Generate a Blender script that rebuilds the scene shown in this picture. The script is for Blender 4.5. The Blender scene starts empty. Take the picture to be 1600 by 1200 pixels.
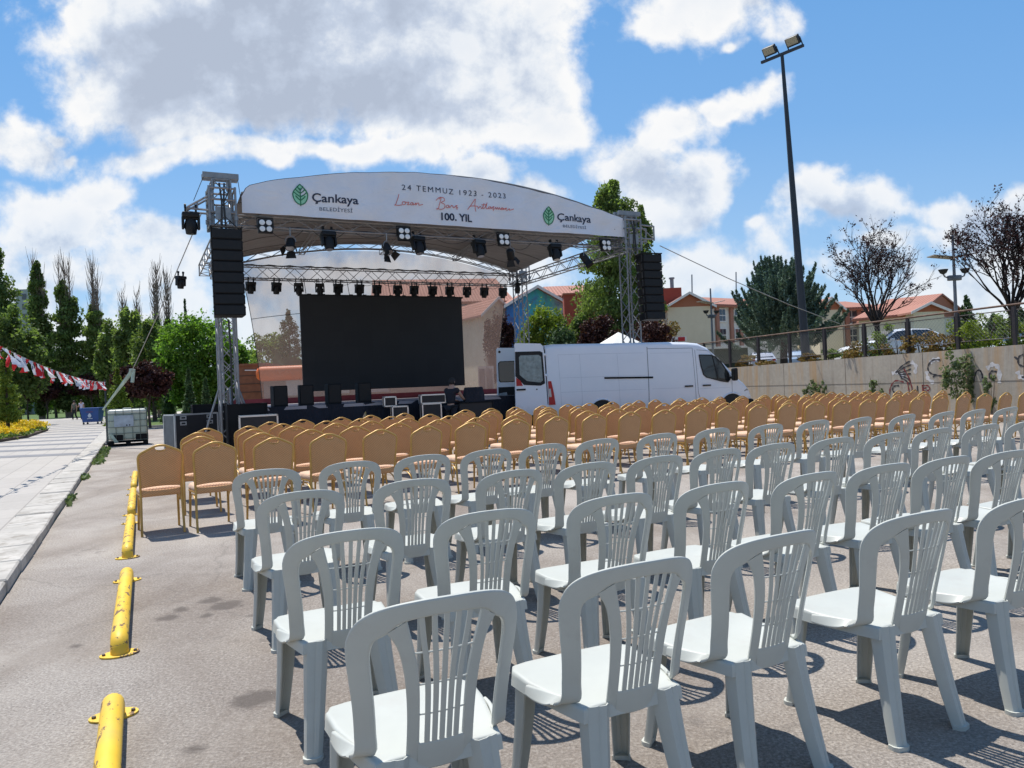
import bpy, bmesh, math, random
from mathutils import Vector, Matrix, noise
R = math.radians
random.seed(7)
sc = bpy.context.scene
C = sc.collection

# ------------------------------------------------------------------ camera
FPX, PITCH, ROLL, EYE = 1166.6, .0018, .0417, 1.404
cam = bpy.data.cameras.new('camera')
cam.sensor_width = 36.0
cam.lens = 36.0 * FPX / 1600
cam.clip_start = .05
cam.clip_end = 3000
co = bpy.data.objects.new('camera', cam)
C.objects.link(co)
_f = Vector((0, math.cos(PITCH), math.sin(PITCH)))
_r0 = Vector((1, 0, 0)); _u0 = _r0.cross(_f)
_r = _r0 * math.cos(ROLL) - _u0 * math.sin(ROLL)
_u = _r0 * math.sin(ROLL) + _u0 * math.cos(ROLL)
_m = Matrix((_r, _u, -_f)).transposed().to_4x4()
_m.translation = (0, 0, EYE)
co.matrix_world = _m
sc.camera = co

def ray(px, py):                                   # photo measurement -> direction with y = 1
    a, b = px - 800, py - 600
    c, s = math.cos(ROLL), math.sin(ROLL)
    U = a*c - b*s; V = a*s + b*c
    d = _r0 * (U / FPX) + _f + _u0 * (-V / FPX)
    return d / d.y
def at(px, py, Y):
    return Vector((0, 0, EYE)) + ray(px, py) * Y
def G(px, py, z=0.):
    r = ray(px, py)
    return Vector((0, 0, EYE)) + r * ((z - EYE) / r.z)

# ------------------------------------------------------------------ world: sky with clouds
SUN_EL, SUN_AZ = R(66), R(-43)                     # azimuth clockwise from +Y
w = bpy.data.worlds.new('World'); sc.world = w; w.use_nodes = True
nt = w.node_tree; nt.nodes.clear()
def N(t, **k):
    n = nt.nodes.new(t)
    for a, b in k.items(): setattr(n, a, b)
    return n
def L(a, b): nt.links.new(a, b)
def M(op, a, b=None, c=None, clamp=False):
    n = N('ShaderNodeMath', operation=op); n.use_clamp = clamp
    for i, v in enumerate((a, b, c)):
        if v is None: continue
        if isinstance(v, (int, float)): n.inputs[i].default_value = v
        else: L(v, n.inputs[i])
    return n.outputs[0]
sky = N('ShaderNodeTexSky', sky_type='NISHITA')
sky.sun_disc = False; sky.sun_elevation = SUN_EL; sky.sun_rotation = SUN_AZ
sky.altitude = 900; sky.air_density = 1.0; sky.dust_density = .6; sky.ozone_density = 2.0
tc = N('ShaderNodeTexCoord'); sp = N('ShaderNodeSeparateXYZ'); L(tc.outputs['Generated'], sp.inputs[0])
ay = M('ADD', M('ABSOLUTE', sp.outputs[1]), .04)
U_ = M('DIVIDE', sp.outputs[0], ay); V_ = M('DIVIDE', sp.outputs[2], ay)
cmb = N('ShaderNodeCombineXYZ'); L(U_, cmb.inputs[0]); L(V_, cmb.inputs[1])
def fbm(scale, detail, rough, off=(0, 0, 0), src=None, dist=0.):
    mp = N('ShaderNodeMapping'); mp.inputs['Location'].default_value = off
    L(src or cmb.outputs[0], mp.inputs[0])
    n = N('ShaderNodeTexNoise'); n.inputs['Scale'].default_value = scale
    n.inputs['Detail'].default_value = detail; n.inputs['Roughness'].default_value = rough
    n.inputs['Distortion'].default_value = dist
    L(mp.outputs[0], n.inputs['Vector'])
    return n.outputs['Fac']
def blobs(lst):
    acc = None
    U_, V_ = UW, VW
    for (px, py, rx, ry, a) in lst:
        r = ray(px, py); cx, cy = r.x, r.z
        dx = M('MULTIPLY', M('SUBTRACT', U_, cx), FPX / rx)
        dy = M('MULTIPLY', M('SUBTRACT', V_, cy), FPX / ry)
        d = M('SQRT', M('ADD', M('MULTIPLY', dx, dx), M('MULTIPLY', dy, dy)))
        v = M('MULTIPLY_ADD', d, -a, a)
        acc = v if acc is None else M('SMOOTH_MAX', acc, v, .12)
    return acc
UW = M('ADD', U_, M('MULTIPLY', M('SUBTRACT', fbm(4.2, 5, .55, (5.2, 2.2, 0)), .5), .22))
VW = M('ADD', V_, M('MULTIPLY', M('SUBTRACT', fbm(4.2, 5, .55, (8.1, 6.4, 0)), .5), .16))
CL = [(430, 95, 420, 185, 1.1), (690, 120, 330, 170, 1.1), (250, 55, 250, 140, 1.0), (560, -60, 600, 170, 1.2), (850, 60, 130, 130, .85), (820, 170, 150, 90, .8),
      (860, 190, 130, 80, .8), (45, 238, 140, 55, .7), (122, 218, 52, 20, .6), (155, 253, 28, 14, .5),
      (120, 370, 150, 60, .75), (200, 320, 80, 50, .6), (270, 390, 110, 50, .6), (300, 262, 120, 32, .6), (430, 268, 110, 34, .6),
      (640, 245, 130, 50, .7), (760, 275, 90, 45, .75), (850, 300, 80, 40, .6), (985, 262, 110, 90, .9), (1060, 215, 120, 60, .8), (1130, 195, 85, 42, .8),
      (1080, 300, 100, 62, .8), (1010, 345, 150, 40, .6), (1060, 45, 165, 105, .95), (985, 5, 80, 50, .6), (1130, 48, 70, 36, .6),
      (1130, 108, 40, 22, .6), (1240, 8, 55, 16, .5), (1310, 330, 110, 62, .85), (1380, 375, 160, 45, .6), (1460, 335, 110, 52, .8),
      (1560, 330, 130, 60, .8), (1190, 376, 50, 12, .4), (230, 440, 460, 70, .5), (1080, 430, 330, 66, .55), (1450, 450, 460, 80, .55), (600, 440, 500, 90, .5), (1500, 380, 220, 60, .7), (60, 330, 120, 40, .4), (520, 250, 380, 40, .65), (250, 530, 600, 75, .6), (1250, 520, 700, 75, .6)]
GR = [(430, 145, 360, 150, 1.), (330, 60, 220, 110, .9), (640, 40, 200, 80, .5), (560, 190, 180, 60, .5), (1050, 300, 90, 40, .5), (830, 130, 60, 40, .3),
      (1310, 350, 90, 34, .4), (1500, 360, 120, 34, .4), (140, 395, 140, 40, .45), (1040, 110, 60, 30, .25), (230, 480, 260, 40, .45), (650, 330, 200, 40, .4), (1080, 350, 120, 34, .5), (1250, 470, 400, 40, .4)]
f0 = fbm(3.4, 3, .5, (1.3, 7.7, 0), dist=.15)                       # large lumps
f1 = fbm(8.5, 12, .60, (3.1, 1.7, 0), dist=.10)                    # billows and wisps
f2 = fbm(8.5, 9, .60, (3.1 + .020, 1.7 - .045, 0), dist=.10)
f3 = fbm(2.6, 6, .55, (9.3, 4.4, 0))
base = M('MINIMUM', blobs(CL), .72)
den = M('ADD', base, M('ADD', M('MULTIPLY', M('SUBTRACT', f0, .5), .9), M('MULTIPLY', M('SUBTRACT', f1, .5), 1.5)))
cov = N('ShaderNodeMapRange', interpolation_type='SMOOTHSTEP'); L(den, cov.inputs[0])
cov.inputs[1].default_value = .10; cov.inputs[2].default_value = .46
gr = M('ADD', M('MULTIPLY', blobs(GR), 1.35), M('MULTIPLY', M('SUBTRACT', f3, .5), 1.7))
gr = M('ADD', gr, M('MULTIPLY', M('SUBTRACT', f1, .5), .8))
grs = N('ShaderNodeMapRange', interpolation_type='SMOOTHSTEP'); L(gr, grs.inputs[0])
grs.inputs[1].default_value = -.15; grs.inputs[2].default_value = 1.15
bil = M('MULTIPLY', M('SUBTRACT', f2, f1), 3.0)                        # lit versus shaded sides of the billows
thick = N('ShaderNodeMapRange', interpolation_type='SMOOTHSTEP'); L(den, thick.inputs[0])
thick.inputs[1].default_value = .35; thick.inputs[2].default_value = 1.1; thick.inputs[4].default_value = .28
shade = M('ADD', M('MULTIPLY', grs.outputs[0], .80), bil, clamp=True)
shade = M('ADD', shade, thick.outputs[0], clamp=True)
ramp = N('ShaderNodeValToRGB'); L(shade, ramp.inputs[0])
e = ramp.color_ramp.elements
e[0].position = 0; e[0].color = (1., 1., 1., 1)
e[1].position = 1; e[1].color = (.47, .54, .67, 1)
m1 = e.new(.30); m1.color = (.82, .87, .94, 1)
m2 = e.new(.65); m2.color = (.57, .65, .79, 1)
bg1 = N('ShaderNodeBackground'); bg2 = N('ShaderNodeBackground')
tint = N('ShaderNodeMix', data_type='RGBA', blend_type='MULTIPLY'); tint.inputs[0].default_value = 1
L(sky.outputs[0], tint.inputs[6]); tint.inputs[7].default_value = (.86, 1.08, 1.12, 1)
gr_ = N('ShaderNodeValToRGB'); L(M('MULTIPLY', V_, 1.0, clamp=True), gr_.inputs[0])   # paler and hazier towards the horizon
ge = gr_.color_ramp.elements
ge[0].position = 0; ge[0].color = (.44, .56, .70, 1); ge[1].position = 1; ge[1].color = (.085, .26, .60, 1)
for p_, c_ in ((.16, (.27, .44, .68, 1)), (.32, (.165, .355, .66, 1)), (.55, (.115, .305, .63, 1))):
    q_ = ge.new(p_); q_.color = c_
gs = N('ShaderNodeVectorMath', operation='SCALE'); L(gr_.outputs[0], gs.inputs[0]); gs.inputs[3].default_value = 1 / .135
low = N('ShaderNodeMix', data_type='RGBA'); low.inputs[0].default_value = .8; L(tint.outputs[2], low.inputs[6]); L(gs.outputs[0], low.inputs[7])
L(low.outputs[2], bg1.inputs[0]); bg1.inputs[1].default_value = .135
bg2.inputs[1].default_value = .80
back = N('ShaderNodeMapRange', interpolation_type='SMOOTHSTEP'); L(f0, back.inputs[0])   # unseen cloud behind the viewer, added to set the fill light
back.inputs[1].default_value = .36; back.inputs[2].default_value = .60; back.inputs[4].default_value = .5
fwd = M('GREATER_THAN', sp.outputs[1], 0.)
hzf = M('MULTIPLY_ADD', M('MULTIPLY', V_, 3., clamp=True), .34, .66)           # far clouds sink into the haze
ahead = M('ADD', M('MULTIPLY', M('MULTIPLY', fwd, hzf), cov.outputs[0]), M('MULTIPLY', M('SUBTRACT', 1., fwd), back.outputs[0]))
shb = N('ShaderNodeMix', data_type='RGBA'); L(fwd, shb.inputs[0]); shb.inputs[6].default_value = (.36, .36, .35, 1); L(ramp.outputs[0], shb.inputs[7])
L(shb.outputs[2], bg2.inputs[0])
mx = N('ShaderNodeMixShader'); L(ahead, mx.inputs[0]); L(bg1.outputs[0], mx.inputs[1]); L(bg2.outputs[0], mx.inputs[2])
wo = N('ShaderNodeOutputWorld'); L(mx.outputs[0], wo.inputs[0])

sun = bpy.data.lights.new('sun', 'SUN'); sun.energy = 5.0; sun.angle = R(.53); sun.color = (1, .95, .88)
so = bpy.data.objects.new('sun', sun); C.objects.link(so)
sd = Vector((math.sin(SUN_AZ) * math.cos(SUN_EL), math.cos(SUN_AZ) * math.cos(SUN_EL), math.sin(SUN_EL)))
so.rotation_euler = sd.to_track_quat('Z', 'Y').to_euler()
so.location = (0, 0, 40)
sc.view_settings.view_transform = 'Standard'; sc.view_settings.look = 'None'
sc.view_settings.exposure = 0.28; sc.view_settings.gamma = 1
sc.render.resolution_x = 1024; sc.render.resolution_y = 768
sc.cycles.transparent_max_bounces = 24
sc.cycles.max_bounces = 6

# ------------------------------------------------------------------ site frame (the rows, the stage and the kerb share it)
PHI = .4693
UX = Vector((math.cos(PHI), math.sin(PHI), 0)); NX = Vector((-math.sin(PHI), math.cos(PHI), 0)); ZV = Vector((0, 0, 1))

# ------------------------------------------------------------------ materials
MAT = {}
class NB:
    """small node builder for a material"""
    def __init__(s, name):
        s.m = bpy.data.materials.new(name); s.m.use_nodes = True; s.t = s.m.node_tree
        s.b = s.t.nodes['Principled BSDF']; s.out = s.t.nodes['Material Output']
    def n(s, t, **k):
        x = s.t.nodes.new(t)
        for a, b in k.items(): setattr(x, a, b)
        return x
    def l(s, a, b): s.t.links.new(a, b)
    def coord(s, scale=(1, 1, 1), kind='Object', rot=0):
        a = s.n('ShaderNodeTexCoord'); m = s.n('ShaderNodeMapping'); m.inputs['Scale'].default_value = scale
        m.inputs['Rotation'].default_value = (0, 0, rot)
        s.l(a.outputs[kind], m.inputs[0]); return m.outputs[0]
    def noise(s, scale, detail=4, rough=.5, vec=None, dist=0):
        x = s.n('ShaderNodeTexNoise'); x.inputs['Scale'].default_value = scale; x.inputs['Detail'].default_value = detail
        x.inputs['Roughness'].default_value = rough; x.inputs['Distortion'].default_value = dist
        s.l(vec or s.coord(), x.inputs['Vector']); return x.outputs['Fac']
    def ramp(s, fac, stops):
        r = s.n('ShaderNodeValToRGB'); s.l(fac, r.inputs[0]); e = r.color_ramp.elements
        for i, (p, c) in enumerate(stops):
            if i < 2: el = e[i]; el.position = p
            else: el = e.new(p)
            el.color = (*c, 1) if len(c) == 3 else c
        return r.outputs[0]
    def mix(s, f, a, b, mode='MIX'):
        x = s.n('ShaderNodeMix', data_type='RGBA', blend_type=mode)
        for i, v in ((0, f), (6, a), (7, b)):
            if hasattr(v, 'links'): s.l(v, x.inputs[i])
            elif i == 0: x.inputs[0].default_value = v
            else: x.inputs[i].default_value = (*v, 1)
        return x.outputs[2]
    def math(s, op, a, b=0.):
        x = s.n('ShaderNodeMath', operation=op)
        for i, v in enumerate((a, b)):
            if hasattr(v, 'links'): s.l(v, x.inputs[i])
            else: x.inputs[i].default_value = v
        return x.outputs[0]
    def bump(s, h, strength=.3, dist=.01):
        b = s.n('ShaderNodeBump'); b.inputs['Strength'].default_value = strength; b.inputs['Distance'].default_value = dist
        s.l(h, b.inputs['Height']); s.l(b.outputs[0], s.b.inputs['Normal'])
    def set(s, rough=.5, metal=0, **k):
        s.b.inputs['Roughness'].default_value = rough; s.b.inputs['Metallic'].default_value = metal
        for a, v in k.items(): s.b.inputs[a.replace('_', ' ')].default_value = v

def pm(name, col, rough=.5, metal=0, var=.08, vscale=6., bump=0, bscale=60, bdist=.002, spec=.5, dirt=None):
    if name in MAT: return MAT[name]
    b = NB(name); b.set(rough, metal); b.b.inputs['Specular IOR Level'].default_value = spec
    c2 = tuple(max(0, x * (1 - var)) for x in col); c3 = tuple(min(1, x * (1 + var)) for x in col)
    f = b.noise(vscale, 5, .6)
    c = b.ramp(f, [(.3, c2), (.7, c3)])
    if dirt:
        g = b.ramp(b.noise(vscale * 2.3, 6, .7), [(.52, (0, 0, 0)), (.68, (1, 1, 1))])
        c = b.mix(g, c, dirt)
    b.l(c, b.b.inputs['Base Color'])
    if bump: b.bump(b.noise(bscale, 4, .6), bump, bdist)
    MAT[name] = b.m
    return b.m

# ------------------------------------------------------------------ mesh builder
class MB:
    def __init__(s): s.v = []; s.f = []
    def add(s, vs, fs):
        o = len(s.v); s.v += [tuple(v) for v in vs]; s.f += [tuple(i + o for i in f) for f in fs]
    def box(s, c, d, m=None, taper=1.):
        x, y, z = d[0] / 2, d[1] / 2, d[2] / 2
        vs = [Vector((a * x * (taper if k > 0 else 1), b * y * (taper if k > 0 else 1), k * z)) for k in (-1, 1) for b in (-1, 1) for a in (-1, 1)]
        c = Vector(c)
        vs = [(m @ v if m else v) + c for v in vs]
        s.add(vs, [(0, 2, 3, 1), (4, 5, 7, 6), (0, 1, 5, 4), (2, 6, 7, 3), (0, 4, 6, 2), (1, 3, 7, 5)])
    def rbox(s, c, d, r=.01, m=None, seg=2):                       # box with rounded vertical and top edges, made with bmesh
        bm = bmesh.new(); bmesh.ops.create_cube(bm, size=1)
        for v in bm.verts: v.co = Vector((v.co.x * d[0], v.co.y * d[1], v.co.z * d[2]))
        bmesh.ops.bevel(bm, geom=list(bm.edges), offset=r, segments=seg, affect='EDGES', profile=.5)
        c = Vector(c); bm.verts.index_update()
        s.add([(m @ v.co if m else v.co) + c for v in bm.verts], [[v.index for v in f.verts] for f in bm.faces]); bm.free()
    def tube(s, pts, r, n=8, caps=True, closed=False):
        pts = [Vector(p) for p in pts]; k = len(pts)
        rs = r if isinstance(r, (list, tuple)) else [r] * k
        rings = []; ref = None
        for i, p in enumerate(pts):
            if closed: t = pts[(i + 1) % k] - pts[i - 1]
            else: t = pts[min(i + 1, k - 1)] - pts[max(i - 1, 0)]
            if t.length < 1e-9: t = Vector((0, 0, 1))
            t.normalize()
            if ref is None: ref = Vector((0, 0, 1)) if abs(t.z) < .9 else Vector((1, 0, 0))
            a = t.cross(ref)
            if a.length < 1e-6: a = t.cross(Vector((.3, .9, .2)))
            a.normalize(); b = t.cross(a); ref = -b if False else a.cross(t)
            rings.append([p + (a * math.cos(2 * math.pi * j / n) + b * math.sin(2 * math.pi * j / n)) * rs[i] for j in range(n)])
        vs = [v for rg in rings for v in rg]; fs = []
        for i in range(k if closed else k - 1):
            i2 = (i + 1) % k
            for j in range(n): fs.append((i * n + j, i * n + (j + 1) % n, i2 * n + (j + 1) % n, i2 * n + j))
        if caps and not closed: fs += [tuple(range(n))[::-1], tuple((k - 1) * n + j for j in range(n))]
        s.add(vs, fs)
    def cyl(s, c, r, h, ax=(0, 0, 1), n=16, r2=None):
        c = Vector(c); ax = Vector(ax).normalized()
        s.tube([c - ax * h / 2, c + ax * h / 2], [r, r if r2 is None else r2], n)
    def lathe(s, c, prof, n=16, ax=None, m=None):                  # prof: (r, z) pairs
        c = Vector(c); vs = []; fs = []
        for (r, z) in prof:
            for j in range(n):
                v = Vector((r * math.cos(2 * math.pi * j / n), r * math.sin(2 * math.pi * j / n), z))
                vs.append((m @ v if m else v) + c)
        for i in range(len(prof) - 1):
            for j in range(n): fs.append((i * n + j, i * n + (j + 1) % n, (i + 1) * n + (j + 1) % n, (i + 1) * n + j))
        fs += [tuple(range(n))[::-1], tuple((len(prof) - 1) * n + j for j in range(n))]
        s.add(vs, fs)
    def prism(s, poly, a, b):                                      # poly points, extruded by vectors a..b
        n = len(poly); a = Vector(a); b = Vector(b); p = [Vector(q) for q in poly]
        s.add([q + a for q in p] + [q + b for q in p], [tuple(range(n))[::-1], tuple(range(n, 2 * n))] + [(i, (i + 1) % n, n + (i + 1) % n, n + i) for i in range(n)])
    def grid(s, rows):
        n = len(rows[0]); s.add([p for r in rows for p in r], [(i * n + j, i * n + j + 1, (i + 1) * n + j + 1, (i + 1) * n + j) for i in range(len(rows) - 1) for j in range(n - 1)])
    def loft(s, rings, caps=True):
        n = len(rings[0]); k = len(rings)
        fs = [(i * n + j, i * n + (j + 1) % n, (i + 1) * n + (j + 1) % n, (i + 1) * n + j) for i in range(k - 1) for j in range(n)]
        if caps: fs += [tuple(range(n))[::-1], tuple((k - 1) * n + j for j in range(n))]
        s.add([p for r in rings for p in r], fs)
    def build(s, name, mat, parent=None, smooth=35, fix=True):
        me = bpy.data.meshes.new(name); me.from_pydata(s.v, [], s.f)
        if fix and len(s.f) < 60000:
            bm = bmesh.new(); bm.from_mesh(me); bmesh.ops.recalc_face_normals(bm, faces=bm.faces); bm.to_mesh(me); bm.free()
        if smooth:
            me.polygons.foreach_set('use_smooth', [True] * len(me.polygons)); me.set_sharp_from_angle(angle=R(smooth))
        me.materials.append(mat)
        o = bpy.data.objects.new(name, me); C.objects.link(o)
        if parent: o.parent = parent
        return o

def tag(o, label=None, cat=None, group=None, kind=None):
    if label: o['label'] = label
    if cat: o['category'] = cat
    if group: o['group'] = group
    if kind: o['kind'] = kind
    return o
def empty(name, loc, rz=0., label=None, cat=None, group=None):
    o = bpy.data.objects.new(name, None); C.objects.link(o); o.location = loc; o.rotation_euler = (0, 0, rz)
    o.empty_display_size = .1
    return tag(o, label, cat, group)
def kids(o): return [c for c in o.children]
def copy_tree(o, parent=None, ch=None):
    c = o.copy(); C.objects.link(c)
    if parent: c.parent = parent
    for k in TREE.get(o.name, []):
        copy_tree(k, c)
    return c
TREE = {}
def remember(o):                                                   # children looked up once, so that copying stays fast
    TREE[o.name] = list(o.children)
    for k in o.children: remember(k)
ORD = ['', 'first', 'second', 'third', 'fourth', 'fifth', 'sixth', 'seventh', 'eighth', 'ninth', 'tenth', 'eleventh', 'twelfth', 'thirteenth', 'fourteenth', 'fifteenth',
       'sixteenth', 'seventeenth', 'eighteenth', 'nineteenth', 'twentieth', 'twenty-first', 'twenty-second', 'twenty-third', 'twenty-fourth', 'twenty-fifth', 'twenty-sixth', 'twenty-seventh', 'twenty-eighth', 'twenty-ninth', 'thirtieth']
def crom(pts, k=4):                                                # Catmull-Rom through tuples of any length
    out = []; n = len(pts)
    for i in range(n - 1):
        p0, p1, p2, p3 = pts[max(i - 1, 0)], pts[i], pts[i + 1], pts[min(i + 2, n - 1)]
        for j in range(k):
            t = j / k
            out.append(tuple(.5 * ((2 * b) + (-a + c) * t + (2 * a - 5 * b + 4 * c - d) * t * t + (-a + 3 * b - 3 * c + d) * t ** 3) for a, b, c, d in zip(p0, p1, p2, p3)))
    out.append(tuple(pts[-1])); return out

# ------------------------------------------------------------------ ground
def asphalt():
    b = NB('asphalt'); v = b.coord()
    big = b.noise(.35, 6, .6, v); mid = b.noise(3.1, 6, .65, v); fine = b.noise(70, 5, .75, v)
    c = b.ramp(big, [(.3, (.27, .242, .212)), (.7, (.43, .39, .35))])
    c = b.mix(.55, c, b.ramp(mid, [(.3, (.25, .215, .185)), (.72, (.42, .37, .32))]))
    c = b.mix(.66, c, b.ramp(fine, [(.34, (.07, .06, .05)), (.5, (.31, .275, .24)), (.66, (.66, .60, .53))]))
    vo = b.n('ShaderNodeTexVoronoi'); vo.inputs['Scale'].default_value = 130; b.l(v, vo.inputs['Vector'])
    c = b.mix(b.ramp(vo.outputs['Distance'], [(.1, (.3, .3, .3)), (.45, (0, 0, 0))]), c, (.5, .46, .42))
    # pale worn patches, long darker tyre-worn streaks
    pt = b.ramp(b.noise(.55, 4, .55, b.coord((1, 1.6, 1))), [(.50, (0, 0, 0)), (.66, (.5, .5, .5))])
    c = b.mix(pt, c, (.45, .405, .355))
    tr = b.ramp(b.noise(.8, 4, .6, b.coord((2.2, .35, 1), rot=.5)), [(.52, (0, 0, 0)), (.68, (.45, .45, .45))])
    c = b.mix(tr, c, (.185, .15, .12))
    br_ = b.ramp(b.noise(.42, 6, .62, b.coord((1, 1, 1), rot=1.1), .6), [(.42, (0, 0, 0)), (.62, (.8, .8, .8))])
    c = b.mix(b.mix(1., br_, b.ramp(b.noise(26, 4, .7, v), [(.3, (1, 1, 1)), (.7, (.35, .35, .35))]), 'MULTIPLY'), c, (.155, .12, .095))
    # oil stains
    st = b.ramp(b.noise(.9, 3, .5, b.coord((1, 2.1, 1))), [(.60, (0, 0, 0)), (.70, (1, 1, 1))])
    st2 = b.ramp(b.noise(9, 4, .6, v), [(.5, (0, 0, 0)), (.62, (.55, .55, .55))])
    c = b.mix(b.mix(1., st, st2, 'MULTIPLY'), c, (.11, .095, .085))
    spots = None                                                   # dark drips between the wheel stops and the grey chairs
    ed = b.math('MULTIPLY', b.noise(9, 5, .6, v), .16)
    for (px, py, r) in ((330, 938, .10), (352, 946, .13), (283, 952, .07), (262, 966, .09), (322, 962, .06), (395, 962, .05), (378, 946, .05), (400, 1092, .13), (1245, 905, .04), (300, 1170, .06), (120, 1010, .05)):
        g_ = G(px, py); d = b.n('ShaderNodeVectorMath', operation='DISTANCE'); b.l(v, d.inputs[0]); d.inputs[1].default_value = g_
        q = b.math('SUBTRACT', r + .08, b.math('ADD', d.outputs['Value'], ed)); spots = q if spots is None else b.math('MAXIMUM', spots, q)
    c = b.mix(b.ramp(spots, [(0, (0, 0, 0)), (.05, (.8, .8, .8))]), c, (.10, .082, .07))
    cr = b.n('ShaderNodeTexVoronoi', feature='DISTANCE_TO_EDGE'); cr.inputs['Scale'].default_value = .42
    vv = b.n('ShaderNodeMix', data_type='VECTOR'); vv.inputs[0].default_value = .35
    nz = b.n('ShaderNodeTexNoise'); nz.inputs['Scale'].default_value = 1.2; nz.inputs['Detail'].default_value = 6; b.l(v, nz.inputs['Vector'])
    b.l(v, vv.inputs[4]); b.l(nz.outputs['Color'], vv.inputs[5]); b.l(vv.outputs[1], cr.inputs['Vector'])
    ck = b.ramp(cr.outputs['Distance'], [(.0, (.28, .28, .28)), (.004, (0, 0, 0))])
    c = b.mix(ck, c, (.10, .09, .08))
    b.l(c, b.b.inputs['Base Color']); b.set(.92)
    b.bump(b.math('ADD', fine, b.math('MULTIPLY', mid, .6)), 1., .012)
    return b.m
def paving():
    b = NB('stone_paving'); v = b.coord((1, 1, 1), rot=-PHI - math.pi / 2)
    br = b.n('ShaderNodeTexBrick'); b.l(v, br.inputs['Vector'])
    br.inputs['Scale'].default_value = 1; br.inputs['Brick Width'].default_value = .9; br.inputs['Row Height'].default_value = .45
    br.inputs['Mortar Size'].default_value = .010; br.inputs['Color1'].default_value = (.40, .37, .33, 1); br.inputs['Color2'].default_value = (.33, .305, .275, 1)
    br.inputs['Mortar'].default_value = (.10, .09, .08, 1)
    c = b.mix(.38, br.outputs['Color'], b.ramp(b.noise(.8, 6, .6), [(.3, (.32, .295, .26)), (.7, (.43, .40, .365))]))
    c = b.mix(.28, c, b.ramp(b.noise(14, 6, .7), [(.3, (.27, .25, .225)), (.7, (.46, .43, .395))]))
    b.l(c, b.b.inputs['Base Color']); b.set(.8); b.bump(b.noise(40, 4, .6), .25, .003)
    return b.m
def grassmat(name='grass_ground', a=(.035, .075, .012), d=(.11, .17, .03)):
    b = NB(name)
    c = b.mix(.5, b.ramp(b.noise(.12, 5, .6), [(.3, a), (.7, d)]), b.ramp(b.noise(9, 4, .7), [(.3, a), (.72, d)]))
    b.l(c, b.b.inputs['Base Color']); b.set(.95); b.bump(b.noise(30, 4, .7), .8, .05); return b.m
M_ASPH = asphalt(); M_PAVE = paving(); M_GRASS = grassmat()

def site(s, d, z=0.):                                              # site frame point: s along the rows, d away from the camera
    return Vector((-3.69, 5.3, 0)) + UX * s + NX * d + Vector((0, 0, z))
def gz(x): return -.010 * max(0., x - 3.)                          # the yard falls gently towards the wall
g = MB(); g.grid([[(x, y, -.03 if x < 1 else -.6) for x in (-900, -200, 0, 2, 200, 900)] for y in (-30, 40, 200, 900)])
tag(g.build('ground', M_GRASS, smooth=0), kind='structure')
# the asphalt yard ends at the lawn on the far left and runs up to the retaining wall
def yard(s_, d_): p = site(s_, d_); return (p.x, p.y, gz(p.x))
g = MB()
g.grid([[yard(s_, d_) for s_ in [0, .4, .8] + [1.5 + 1.5 * k for k in range(34)]] for d_ in [-12 + 2 * k for k in range(24)] + [35.5]])
g.grid([[yard(s_, 35.5 + (s_ - .8) * 1.03 * k / 3) for k in range(4)] for s_ in [.8, 3, 6, 9, 12]])
g.grid([[yard(s_, d_) for s_ in range(12, 52, 2)] for d_ in (35.5, 39, 43, 47.04)])
tag(g.build('asphalt_yard', M_ASPH, smooth=0), kind='structure')
g = MB(); g.add([site(-.42, -40, .06), site(-.42, 50, .06), site(-1.2, 78, .06), site(-60, 50, .06), site(-60, -40, .06)], [(0, 4, 3, 2, 1)])
tag(g.build('plaza_paving', M_PAVE, smooth=0), kind='structure')
# kerb of short stone blocks between plaza and yard
M_KERB = pm('kerb_stone', (.41, .385, .345), .85, var=.2, vscale=2.2, bump=.5, dirt=(.24, .215, .18))
g = MB(); d = -9.
_rk = random.Random(3)
while d < 40:
    l = .78
    g.rbox(site(-.21 + _rk.uniform(-.012, .012), d + l / 2, .03 + _rk.uniform(-.009, .007)), (.40, l - _rk.uniform(.010, .024), .14), .014, Matrix.Rotation(PHI + _rk.uniform(-.012, .012), 3, 'Z'), 1)
    d += l
tag(g.build('kerb', M_KERB), kind='structure')
# flat darker bands across the far part of the plaza
M_BAND = pm('plaza_dark_band', (.17, .17, .18), .8, var=.12, vscale=1.3)
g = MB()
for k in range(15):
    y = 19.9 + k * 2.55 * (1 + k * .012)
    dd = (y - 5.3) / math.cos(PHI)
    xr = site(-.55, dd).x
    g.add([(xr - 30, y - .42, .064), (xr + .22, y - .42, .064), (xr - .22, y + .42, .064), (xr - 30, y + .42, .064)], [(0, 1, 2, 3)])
tag(g.build('plaza_band', M_BAND, smooth=0), kind='structure')
# faint worn yellow bay lines on the asphalt under the chairs
# ------------------------------------------------------------------ grey plastic chairs
def plastic():
    b = NB('grey_plastic'); oi = b.n('ShaderNodeObjectInfo')
    c = b.ramp(b.noise(3, 4, .6), [(.3, (.45, .462, .42)), (.7, (.50, .51, .465))])
    # a little dust, different on each chair
    cc = b.n('ShaderNodeTexCoord'); ad = b.n('ShaderNodeVectorMath', operation='ADD'); b.l(cc.outputs['Object'], ad.inputs[0])
    sc_ = b.n('ShaderNodeVectorMath', operation='SCALE'); sc_.inputs[3].default_value = .37; b.l(oi.outputs['Location'], sc_.inputs[0]); b.l(sc_.outputs[0], ad.inputs[1])
    d = b.ramp(b.noise(11, 7, .72, ad.outputs[0]), [(.53, (0, 0, 0)), (.78, (.5, .5, .5))])
    c = b.mix(d, c, (.42, .40, .36))
    b.l(c, b.b.inputs['Base Color']); b.set(.42); b.b.inputs['Specular IOR Level'].default_value = .4
    b.bump(b.noise(260, 2, .5), .06, .001)
    return b.m
M_PL = plastic()

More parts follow.
